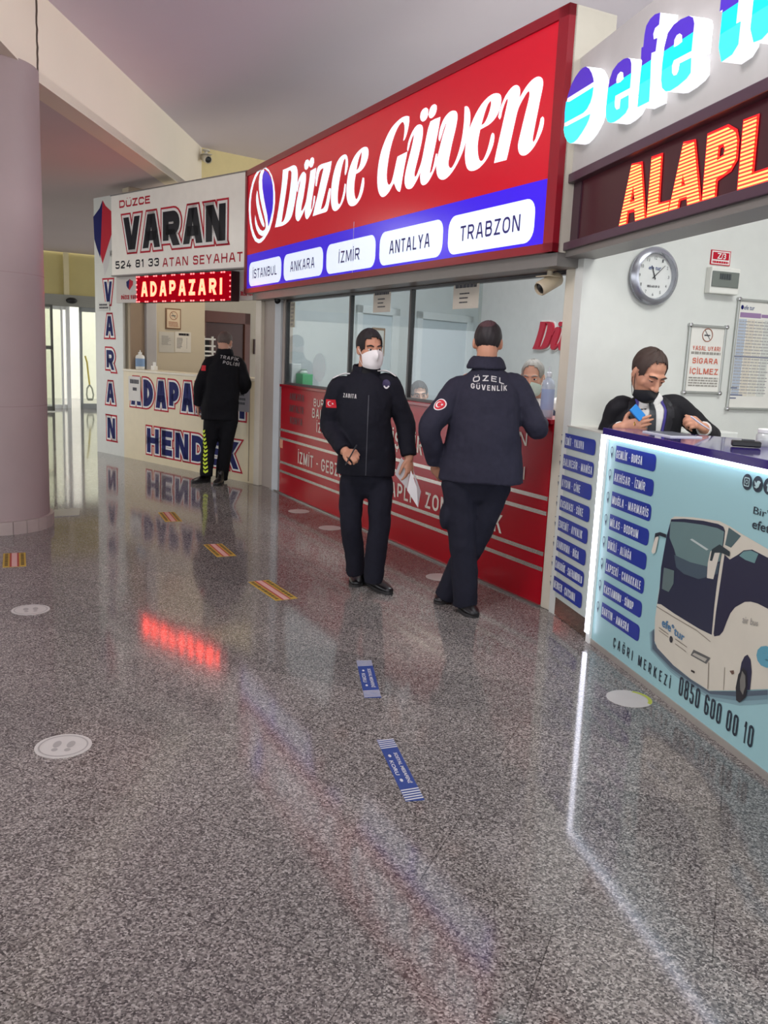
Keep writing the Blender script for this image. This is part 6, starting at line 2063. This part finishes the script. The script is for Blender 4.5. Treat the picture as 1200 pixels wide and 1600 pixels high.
# ------------------------------------------------ security guard seen from behind
def guard():
    Y = 5.16
    base = G(722, 955)
    t = thing('person', 'man in dark blue security jacket seen from behind leaning at the red counter', 'person', (base[0], base[1], 0))
    j = lambda x, y, dy=0.0: J(x, y, Y+dy)
    SR = Vector((1, -.10, 0)).normalized()           # his right = picture right
    cloth_m = mat('guard_cloth', (43, 42, 56), 0.8, var=0.2, scale=40, spec=0.25)
    tr_m = mat('guard_trousers', (30, 30, 42), 0.85, var=0.2, scale=40, spec=0.25)
    hc = j(762, 536, .06)
    Rh = basis(rad(-6), rad(-10), 0)
    shL, shR = j(714, 608, .03), j(806, 604, .03)
    elL, wrL = j(672, 668, -.06), j(680, 726, .06)
    elR, wrR = j(838, 668, .02), j(842, 660, .26)
    neck = j(760, 574, .03)
    pel = j(746, 748, .0)
    b = Body()
    head_on(b, hc, Rh, 1.04)
    b.limb([hc+Rh @ Vector((0, -.035, -.05)), neck+Vector((0, .0, .0)), neck+Vector((0, .02, -.10))], [.060, .064, .09], n=14)
    b.limb([pel, (pel+neck)/2, neck+Vector((0, .02, -.10))], [(.14, .09), (.14, .09), (.16, .09)], side=SR, n=16)
    for s_, e_, w_ in ((shR, elR, wrR), (shL, elL, wrL)):
        b.limb([s_, e_, w_], [.05, .042, .030])
    hand_on(b, wrL, Vector((.42, .35, -.75)), Vector((-.35, -.85, -.3)), 1, curl=22, thumb=30)
    hand_on(b, wrR, Vector((-.35, .95, .05)), Vector((0, 0, 1)), 1, curl=30, thumb=30)
    hips = [j(716, 756, .0), j(772, 758, .02)]
    knees = [j(723, 858, -.02), j(742, 845, .06)]
    ank = [j(727, 946, -.01), j(697, 932, .20)]
    for h, k, a in zip(hips, knees, ank):
        b.limb([h, k, k*0.3+a*0.7], [.07, .052, .040])
    grow('body', b, SKIN, t, 0.0055, 2)
    face_bits(t, hc, Rh, HAIRD, 1.04)
    hair_on(t, hc, Rh, mat('hair_thin_black', (34, 26, 28), 0.6, var=0.3, scale=60), 1.04, front=.10, side=-.02, back=-.066, thick=1.06,
            bald=lambda p: p.y > .05)
    hp_ = hair_on(t, hc, Rh, mat('thin_crown_hair', (74, 48, 48), 0.6, var=0.3, scale=50), 1.04, front=.10, side=-.02, back=-.066, thick=1.068,
            bald=lambda p: not (p.z > .068 and ((p.x+.012)/.048)**2+((p.z-.105)/.040)**2 < 1.0))
    hp_.name = 'thin_crown'
    cap = Body()
    jk = Body()
    hem = j(751, 752, .0)
    jk.limb([hem, hem+Vector((0, 0, .16)), j(756, 660, .0), j(759, 618, .02), j(760, 592, .03), neck+Vector((0, .01, .0))],
            [(.258, .165), (.236, .165), (.212, .155), (.205, .142), (.150, .110), (.076, .084)], side=SR, sub=6, n=28, flat=(True, False))
    for s_, e_, w_ in ((shR, elR, wrR), (shL, elL, wrL)):
        d = (w_-e_).normalized()
        inn = s_+(Vector((neck.x, neck.y, s_.z))-s_)*0.35
        jk.limb([inn, s_, s_*0.5+e_*0.5, e_, (e_+w_)*0.5, w_-d*.01], [.070, .074, .076, .072, .062, .052], sub=5, n=16, flat=(False, True))
    cloth = grow('jacket', jk, cloth_m, t, 0.009, 2, 0.022, 0.12)
    cb_ = Body()
    nc = neck+Vector((0, .01, .028))
    for i in range(28):
        a = rad(90+24+(360-48)*i/27)
        ca = Vector((.082*math.cos(a), .080*math.sin(a), 0))
        cb_.limb([nc+ca*1.32+Vector((0, 0, -.030)), nc+ca*1.12+Vector((0, 0, .010)), nc+ca*0.93+Vector((0, 0, .030))], [.012, .012, .009], sub=3, n=8)
    grow('collar', cb_, cloth_m, t, 0.007, 2)
    trousers(t, tr_m, j(744, 752, .0), hips, knees, ank, SR, hem.z+.06, r=(.105, .094, .080, .080, .078), pockets=(j(695, 806, -.01), j(770, 806, .03)))
    foot(t, G(722, 953)+np.array([0, .0, 0]), G(737, 967)+np.array([0.02, 0.02, 0]), shoe_m, sole_m)
    foot(t, G(697, 934)+np.array([.05, .10, 0]), G(684, 945), shoe_m, sole_m)
    out = Vector((0, -1, 0))
    decal(cloth, cloth, j(766, 591.5, -.15), (1, 0, -.02), (0, 0, 1), out, archtext('ÖZEL', .18, .032, .014), REFL, 'lettering', 0.005)
    decal(cloth, cloth, j(766, 606.5, -.15), (1, 0, -.02), (0, 0, 1), out, archtext('GÜVENLİK', .21, .030, -.006), REFL, 'lettering', 0.005)
    ctr = j(685, 632, -.1)
    o2 = Vector((-.75, -1, 0))
    f1_ = decal(cloth, cloth, ctr, (.8, -.6, 0), (0, 0, 1), o2, dloops([disc(0, 0, .033)]), PATCH_R, 'arm_patch', 0.004)
    decal(f1_, cloth, ctr, (.8, -.6, 0), (0, 0, 1), o2, dloops([disc(0, 0, .033), disc(0, 0, .028)]), PATCH_W, 'patch_ring', 0.006)
    decal(f1_, cloth, ctr, (.8, -.6, 0), (0, 0, 1), o2, lambda mb: dloops([star(.014, 0, .008, rad(180))])(dloops([crescent(-.004, 0, .017)])(mb)), PATCH_W, 'crescent_and_star', 0.007)
guard()

# ------------------------------------------------ traffic policeman at the far counter
def police():
    Y = 10.02
    base = G(333, 756)
    t = thing('person', 'man in black police uniform standing with his back turned at the cream counter', 'person', (base[0], base[1], 0))
    j = lambda x, y, dy=0.0: J(x, y, Y+dy)
    SR = Vector((1, 0.1, 0)).normalized()
    cm = mat('police_cloth', (17, 17, 22), 0.8, var=0.2, scale=40, spec=0.2)
    hc = j(352, 535, .05)
    Rh = basis(rad(-14), rad(-14), rad(0))
    shL, shR = j(328, 567, .0), j(372, 567, .05)
    elL, wrL = j(312, 603, -.02), j(309, 634, .05)
    elR, wrR = j(384, 600, .05), j(381, 622, .30)
    neck = j(351, 551, .02)
    pel = j(344, 652, .02)
    b = Body()
    head_on(b, hc, Rh, 1.03)
    b.limb([hc+Rh @ Vector((0, -.035, -.05)), neck, neck+Vector((0, .02, -.10))], [.062, .066, .09], n=14)
    b.limb([pel, (pel+neck)/2, neck+Vector((0, .02, -.10))], [(.14, .09), (.14, .09), (.16, .09)], side=SR, n=16)
    for s_, e_, w_ in ((shR, elR, wrR), (shL, elL, wrL)):
        b.limb([s_, e_, w_], [.05, .042, .030])
    hand_on(b, wrL, Vector((0.04, .12, -1)), Vector((-1, -.25, 0)), 1, curl=26, thumb=26)
    hand_on(b, wrR, Vector((-.1, 1, .1)), Vector((0.2, 0, 1)), 1, curl=30, thumb=30)
    hips = [j(333, 655, .0), j(358, 656, .02)]
    knees = [j(326, 700, .02), j(352, 702, .02)]
    ank = [j(322, 744, -.06), j(346, 749, .05)]
    for h, k, a in zip(hips, knees, ank):
        b.limb([h, k, k*0.3+a*0.7], [.07, .052, .040])
    grow('body', b, SKIN2, t, 0.0065, 2)
    face_bits(t, hc, Rh, HAIRG, 1.03)
    hair_on(t, hc, Rh, mat('hair_cropped', (92, 80, 74), 0.7, var=0.3, scale=60), 1.03, front=.085, side=-.01, back=-.055, thick=1.045)
    jk = Body()
    hem = j(343, 656, .02)
    jk.limb([hem, hem+Vector((0, 0, .12)), j(346, 618, .0), j(349, 582, .0), j(350, 563, .02), neck+Vector((0, .01, -.0))],
            [(.215, .15), (.212, .155), (.205, .155), (.195, .140), (.150, .105), (.076, .080)], side=SR, sub=6, n=26, flat=(True, False))
    for s_, e_, w_ in ((shR, elR, wrR), (shL, elL, wrL)):
        d = (w_-e_).normalized()
        inn = s_+(Vector((neck.x, neck.y, s_.z))-s_)*0.35
        jk.limb([inn, s_, s_*0.5+e_*0.5, e_, (e_+w_)*0.5, w_-d*.01], [.072, .074, .072, .068, .060, .052], sub=5, n=16, flat=(False, True))
    cloth = grow('jacket', jk, cm, t, 0.010, 2, 0.020, 0.11)
    cb_ = Body()
    nc = neck+Vector((0, .01, .010))
    for i in range(24):
        a = rad(90+24+(360-48)*i/23)
        ca = Vector((.078*math.cos(a), .076*math.sin(a), 0))
        cb_.limb([nc+ca*1.2+Vector((0, 0, -.03)), nc+ca*1.05+Vector((0, 0, .010)), nc+ca*0.98+Vector((0, 0, .030))], [.012, .012, .009], sub=3, n=8)
    grow('collar', cb_, cm, t, 0.008, 2)
    tz = trousers(t, cm, j(344, 654, .01), hips, knees, ank, SR, hem.z+.06, r=(.105, .094, .080, .078, .070))
    foot(t, G(327, 752), G(300, 756), shoe_m, sole_m)
    foot(t, G(346, 754)+np.array([0, .0, 0]), G(340, 758)+np.array([0.0, -.10, 0]), shoe_m, sole_m)
    out = Vector((0, -1, 0))
    decal(cloth, cloth, j(356, 559.5, -.15), (1, 0, -.13), (0, 0, 1), out, dtext('TRAFİK', .20, .036), REFL, 'lettering', 0.006)
    decal(cloth, cloth, j(359, 568, -.15), (1, 0, -.13), (0, 0, 1), out, dtext('POLİSİ', .17, .036), REFL, 'lettering', 0.006)
    decal(cloth, cloth, j(315, 575, -.1), (1, 0, 0), (0, 0, 1), (-.6, -1, 0), dloops([[(-.03, -.03), (.03, -.03), (.03, .03), (-.03, .03)]]), PATCH_R, 'flag_patch', 0.005)
    decal(tz, tz, j(318, 645, -.1), (1, 0, -.1), (0, 0, 1), (-.3, -1, 0), dtext('POLİS', .08, .028), REFL, 'lettering', 0.006)
    lime = mat('lime_reflective', (206, 226, 52), 0.5, emit=0.05, ecol=(206, 226, 52))
    for i in range(11):
        f = i/10
        x, y = 315+7.5*f, 674+62*f
        decal(tz, tz, j(x, y, -.1), (1, 0, 0), (0, 0, 1), (-.3, -1, 0), dloops([[(-.026, .020), (0, .002), (.026, .020), (.026, -.006), (0, -.024), (-.026, -.006)]]), lime, 'chevron', 0.006)
    vb = Body().limb([j(352, 690, .10), j(348, 715, .12)], [.03, .02])
police()

# ------------------------------------------------ clerks behind the counters
def seated(label, hc, Rh, neck, shR, shL, elR, wrR, elL, wrL, SR, skin_m, cloth_m, hairf, depth, k=1.0, hands=True, waist=None):
    seat = Vector((neck.x, neck.y, 0))+Vector(depth)
    t = thing('person', label, 'person', seat)
    b = Body()
    head_on(b, hc, Rh, k)
    b.limb([hc+Rh @ Vector((0, -.03, -.05)), neck, neck+Vector((0, 0, -.10))], [.058, .060, .085], n=14)
    hip = Vector((seat.x, seat.y, 0.62))
    b.limb([hip, (hip+neck)/2, neck+Vector((0, 0, -.10))], [(.14, .10), (.13, .09), (.15, .09)], side=SR, n=16)
    fwd = Rh @ Vector((0, 1, 0))
    fwd.z = 0
    fwd.normalize()
    for s_, e_, w_ in ((shR, elR, wrR), (shL, elL, wrL)):
        b.limb([s_, e_, w_], [.05, .042, .030])
    return t, b, hip, fwd

def seat_rest(t, hip, fwd, SR, tm):
    """legs of a person on a high stool, behind the counter"""
    legs = Body()
    shoes = []
    legs.limb([hip, hip+Vector((0, 0, .12))], [(.165, .12), (.16, .115)], side=SR, n=16)
    for sx in (-1, 1):
        h = hip+SR*(.09*sx)
        kn = h+fwd*.10+SR*(.03*sx)+Vector((0, 0, -.26))
        an = kn-fwd*.02+Vector((0, 0, -.27))
        legs.limb([h, kn, an], [.092, .072, .062], n=14)
        heel = Vector((an.x, an.y, 0))-fwd*.05
        shoes.append((heel, heel+fwd*.26))
    grow('trousers', legs, tm, t, 0.012, 2, 0.01, 0.1)
    for h, o_ in shoes:
        foot(t, h, o_, shoe_m, sole_m)

def suit():
    Y = 4.76
    j = lambda x, y, dy=0.0: J(x, y, Y+dy)
    hc = j(1013, 583, -.02)
    Rh = basis(rad(180+20), rad(-30), rad(-4))
    neck = j(1011, 622, .10)
    SR = Vector((-1, -.05, 0)).normalized()
    shR, shL = j(965, 637, .10), j(1056, 634, .10)
    elR, wrR = j(946, 690, .22), j(971, 668, -.06)
    elL, wrL = j(1108, 680, .12), j(1099, 669, -.12)
    suit_m = mat('suit_black', (27, 26, 31), 0.75, var=0.2, scale=40, spec=0.3)
    t, b, hip, fwd = seated('man in a dark suit and black chin mask looking down at the blue counter', hc, Rh, neck, shR, shL, elR, wrR, elL, wrL, SR, SKIN, suit_m, None, (0, .05, 0), 1.08)
    hand_on(b, wrR, Vector((.93, -.30, .22)), Vector((-.25, -.93, -.1)), -1, curls=(14, 18, 22, 26), thumb=62, size=1.0, spread=3)
    hand_on(b, wrL, j(1084, 657, -.18)-wrL, Vector((.15, -.75, .6)), 1, curls=(58, 66, 70, 74), thumb=26, size=1.0)
    grow('body', b, SKIN, t, 0.0055, 2)
    face_bits(t, hc, Rh, HAIRB, 1.08, lids=1.0)
    hair_on(t, hc, Rh, HAIRB, 1.08, front=.082, side=-.012, back=-.07, thick=1.075, sideburn=.012, lift=.02, bald=lambda p: p.y > .045 and abs(p.x) > .028 and p.z < .095)
    mask_on(t, hc, Rh, mat('mask_black', (22, 21, 24), 0.7), 1.08, top=-.042, low=-.125, bulge=.010, lm=mat('mask_black'))
    jk = Body()
    hz = Vector((hip.x, hip.y, hip.z+.02))
    jk.limb([hz, hz+Vector((0, 0, .2)), j(1010, 668, .10), j(1010, 640, .10), neck+Vector((0, 0, -.045))],
            [(.185, .13), (.185, .13), (.19, .13), (.165, .115), (.085, .085)], side=SR, sub=6, n=26, flat=(True, False))
    for s_, e_, w_ in ((shR, elR, wrR), (shL, elL, wrL)):
        d = (w_-e_).normalized()
        inn = s_+(Vector((neck.x, neck.y, s_.z))-s_)*0.35
        jk.limb([inn, s_, s_*0.5+e_*0.5, e_, (e_+w_)*0.5, w_-d*.035], [.060, .063, .062, .060, .052, .046], sub=5, n=16, flat=(False, True))
    cloth = grow('suit_jacket', jk, suit_m, t, 0.008, 2, 0.016, 0.12)
    for e_, w_ in ((elR, wrR), (elL, wrL)):
        d = (w_-e_).normalized()
        obj('cuff', Body().limb([w_-d*.05, w_-d*.012], [.040, .039], n=14, flat=(True, True)), mat('shirt_white', (222, 220, 216), 0.7), t, smooth=True)
    out = Vector((0, -1, 0))
    c0 = neck+Vector((0, -.02, -.035))
    sh_ = decal(t, cloth, c0, (1, 0, 0), (0, 0, 1), out, dloops([[(-.058, .075), (.058, .075), (.066, -.03), (.026, -.34), (-.026, -.34), (-.066, -.03)]]), mat('shirt_white'), 'shirt', 0.005)
    for sx in (-1, 1):
        cl = Body().limb([neck+Vector((sx*.062, .0, .022)), neck+Vector((sx*.056, -.055, .012)), neck+Vector((sx*.018, -.088, -.030))], [(.006, .022), (.006, .022), (.005, .012)], sub=4, n=8)
        obj('shirt_collar', cl, mat('shirt_white'), t, smooth=True)
        decal(t, cloth, c0, (1, 0, 0), (0, 0, 1), out, dloops([[(sx*.058, .060), (sx*.074, .060), (sx*.080, -.03), (sx*.050, -.34), (sx*.034, -.34), (sx*.064, -.03)]]), mat('lanyard_violet', (70, 60, 140), 0.6), 'lanyard', 0.010)
    for sx in (-1, 1):
        decal(t, cloth, c0, (1, 0, 0), (0, 0, 1), out, dloops([[(sx*.074, .070), (sx*.120, .010), (sx*.128, -.060), (sx*.112, -.066), (sx*.118, -.085), (sx*.060, -.34), (sx*.046, -.34), (sx*.080, -.04)]]), mat('lapel_black', (33, 32, 38), 0.6), 'lapel', 0.014)
    decal(t, cloth, c0, (1, 0, 0), (0, 0, 1), out, dloops([[(-.018, .030), (.018, .030), (.014, .004), (.030, -.22), (.028, -.34), (-.028, -.34), (-.030, -.22), (-.014, .004)]]), mat('tie_dark', (44, 46, 52), 0.5), 'tie', 0.013)
    decal(t, cloth, c0, (1, 0, 0), (0, 0, 1), out, dloops([[(.115, -.175), (.118, -.168), (.150, -.150), (.150, -.158)]]), mat('pocket_edge', (90, 88, 92), 0.6), 'pocket_square', 0.008)
    ring = MB().tube([j(991, 662, -.125)+Vector((.002, .010*math.cos(a), .011*math.sin(a))) for a in (0, 1, 2, 3, 4, 5)], .002, 6, True)
    obj('ring', ring, mat('gold', (200, 160, 80), 0.3, 0.9), t, smooth=True)
    seat_rest(t, hip, fwd, SR, suit_m)
    pc = j(996, 645, -.085)
    ph = thing('phone', 'blue and black mobile phone held in the hand of the suited clerk', 'phone', pc-Vector((0, 0, .03)))
    Rp = basis(rad(20), rad(-25), rad(-38)).to_4x4()
    def slab(dx, dy, dz, off):
        vs = [pc+(Rp @ (Vector((x*dx/2, y*dy/2, z*dz/2))+Vector(off))) for x in (-1, 1) for y in (-1, 1) for z in (-1, 1)]
        return MB().add(vs, BOXF)
    obj('case', slab(.058, .012, .082, (0, 0, 0)), mat('phone_blue', (36, 130, 206), 0.3), ph, bevel=0.004)
    obj('screen', slab(.052, .004, .074, (0, .008, 0)), mat('black_plastic'), ph)
    pn = Body().limb([j(1080, 651, -.23), j(1096, 663, -.23), j(1109, 671, -.23)], [.0045, .0045, .0025], n=8)
    p_ = obj('pen', pn, mat('pen_white', (208, 206, 222), 0.3), smooth=True)
    tag(p_, 'white and violet pen held by the suited clerk behind the counter', 'pen')
suit()

def older():
    Y = 6.30
    j = lambda x, y, dy=0.0: J(x, y, Y+dy)
    hc = j(832, 589, 0)
    Rh = basis(rad(180-20), rad(-12), rad(0))
    neck = j(840, 622, .05)
    SR = Vector((-1, 0.15, 0)).normalized()
    shR, shL = j(808, 636, .03), j(872, 636, .07)
    elR, wrR = j(800, 672, -.02), j(824, 676, -.16)
    elL, wrL = j(878, 676, .0), j(852, 676, -.14)
    vest = mat('vest_navy', (40, 40, 62), 0.7, var=0.15, scale=40)
    t, b, hip, fwd = seated('grey-haired clerk in a pale green mask and navy vest seated at the red counter', hc, Rh, neck, shR, shL, elR, wrR, elL, wrL, SR, SKIN2, vest, None, (0, .05, 0), 1.03)
    hand_on(b, wrR, Vector((.7, -.6, -.1)), Vector((0, -.2, 1)), -1, curl=35)
    hand_on(b, wrL, Vector((-.7, -.6, -.1)), Vector((0, -.2, 1)), 1, curl=35)
    grow('body', b, SKIN2, t, 0.006, 2)
    face_bits(t, hc, Rh, HAIRG, 1.03)
    hair_on(t, hc, Rh, HAIRG, 1.03, front=.080, side=-.012, back=-.07, thick=1.06, sideburn=.012)
    mask_on(t, hc, Rh, mat('mask_green', (190, 206, 194), 0.7), 1.03, top=-.012, low=-.125, lm=mat('loop_white', (222, 222, 218), 0.7))
    sl = Body()
    for s_, e_, w_ in ((shR, elR, wrR), (shL, elL, wrL)):
        d = (w_-e_).normalized()
        sl.limb([s_+(neck-s_)*0.3-Vector((0, 0, .05)), s_, e_, w_-d*.02], [.07, .070, .058, .045], sub=5, n=14, flat=(False, True))
    sl.limb([neck+Vector((0, .0, -.10)), neck+Vector((0, 0, .0))], [(.10, .085), (.066, .066)], side=SR, n=18, flat=(False, True))
    grow('shirt', sl, mat('shirt_pale', (204, 200, 196), 0.7), t, 0.009, 2, 0.012, 0.1)
    vb = Body()
    vb.limb([Vector((hip.x, hip.y, hip.z)), Vector((hip.x, hip.y, hip.z+.25)), neck+Vector((0, 0, -.16)), neck+Vector((0, .01, -.05))], [(.19, .14), (.185, .14), (.175, .125), (.098, .088)], side=SR, sub=5, n=24, flat=(True, False))
    v_ = grow('vest', vb, vest, t, 0.009, 2, 0.012, 0.1)
    out = Vector((-.1, -1, 0))
    decal(t, v_, neck+Vector((-.02, -.05, -.05)), (1, 0, 0), (0, 0, 1), out, dloops([[(-.040, .05), (.040, .05), (.0, -.16)]]), mat('shirt_pale'), 'shirt_front', 0.006)
    decal(t, v_, neck+Vector((-.02, -.05, -.05)), (1, 0, 0), (0, 0, 1), out, dloops([[(-.012, .02), (.012, .02), (.016, -.14), (0, -.16), (-.016, -.14)]]), mat('tie_dark'), 'tie', 0.012)
    seat_rest(t, hip, fwd, SR, vest)
older()

def younger():
    Y = 7.95
    j = lambda x, y, dy=0.0: J(x, y, Y+dy)
    hc = j(655, 617, 0)
    Rh = basis(rad(180+6), rad(-6), rad(4))
    neck = j(655, 639, .04)
    SR = Vector((-1, 0, 0))
    shR, shL = j(630, 656, .03), j(682, 656, .03)
    elR, wrR = j(626, 690, -.04), j(640, 694, -.22)
    elL, wrL = j(688, 690, -.04), j(672, 694, -.22)
    cm = mat('sweater_dark', (40, 40, 46), 0.8)
    t, b, hip, fwd = seated('dark-haired clerk whose face shows just over the red counter', hc, Rh, neck, shR, shL, elR, wrR, elL, wrL, SR, SKIN2, cm, None, (0, .04, 0), 1.0)
    hand_on(b, wrR, Vector((.4, -.9, 0)), Vector((0, 0, 1)), -1, curl=30)
    hand_on(b, wrL, Vector((-.4, -.9, 0)), Vector((0, 0, 1)), 1, curl=30)
    grow('body', b, SKIN2, t, 0.006, 2)
    face_bits(t, hc, Rh, HAIRD, 1.0)
    hair_on(t, hc, Rh, HAIRD, 1.0, front=.068, side=-.012, back=-.07, thick=1.09, sideburn=.015, lift=.03)
    mask_on(t, hc, Rh, mat('mask_white'), 1.0, top=-.070, low=-.130, loops=False)
    vb = Body()
    vb.limb([Vector((hip.x, hip.y, hip.z)), Vector((hip.x, hip.y, hip.z+.22)), neck+Vector((0, 0, -.14)), neck+Vector((0, .01, -.02))], [(.19, .14), (.185, .14), (.175, .12), (.075, .075)], side=SR, sub=5, n=22, flat=(True, False))
    for s_, e_, w_ in ((shR, elR, wrR), (shL, elL, wrL)):
        vb.limb([s_+(neck-s_)*0.3-Vector((0, 0, .04)), s_, e_, w_], [.07, .072, .06, .046], sub=5, n=14, flat=(False, True))
    grow('sweater', vb, cm, t, 0.010, 2, 0.012, 0.1)
    seat_rest(t, hip, fwd, SR, cm)
younger()
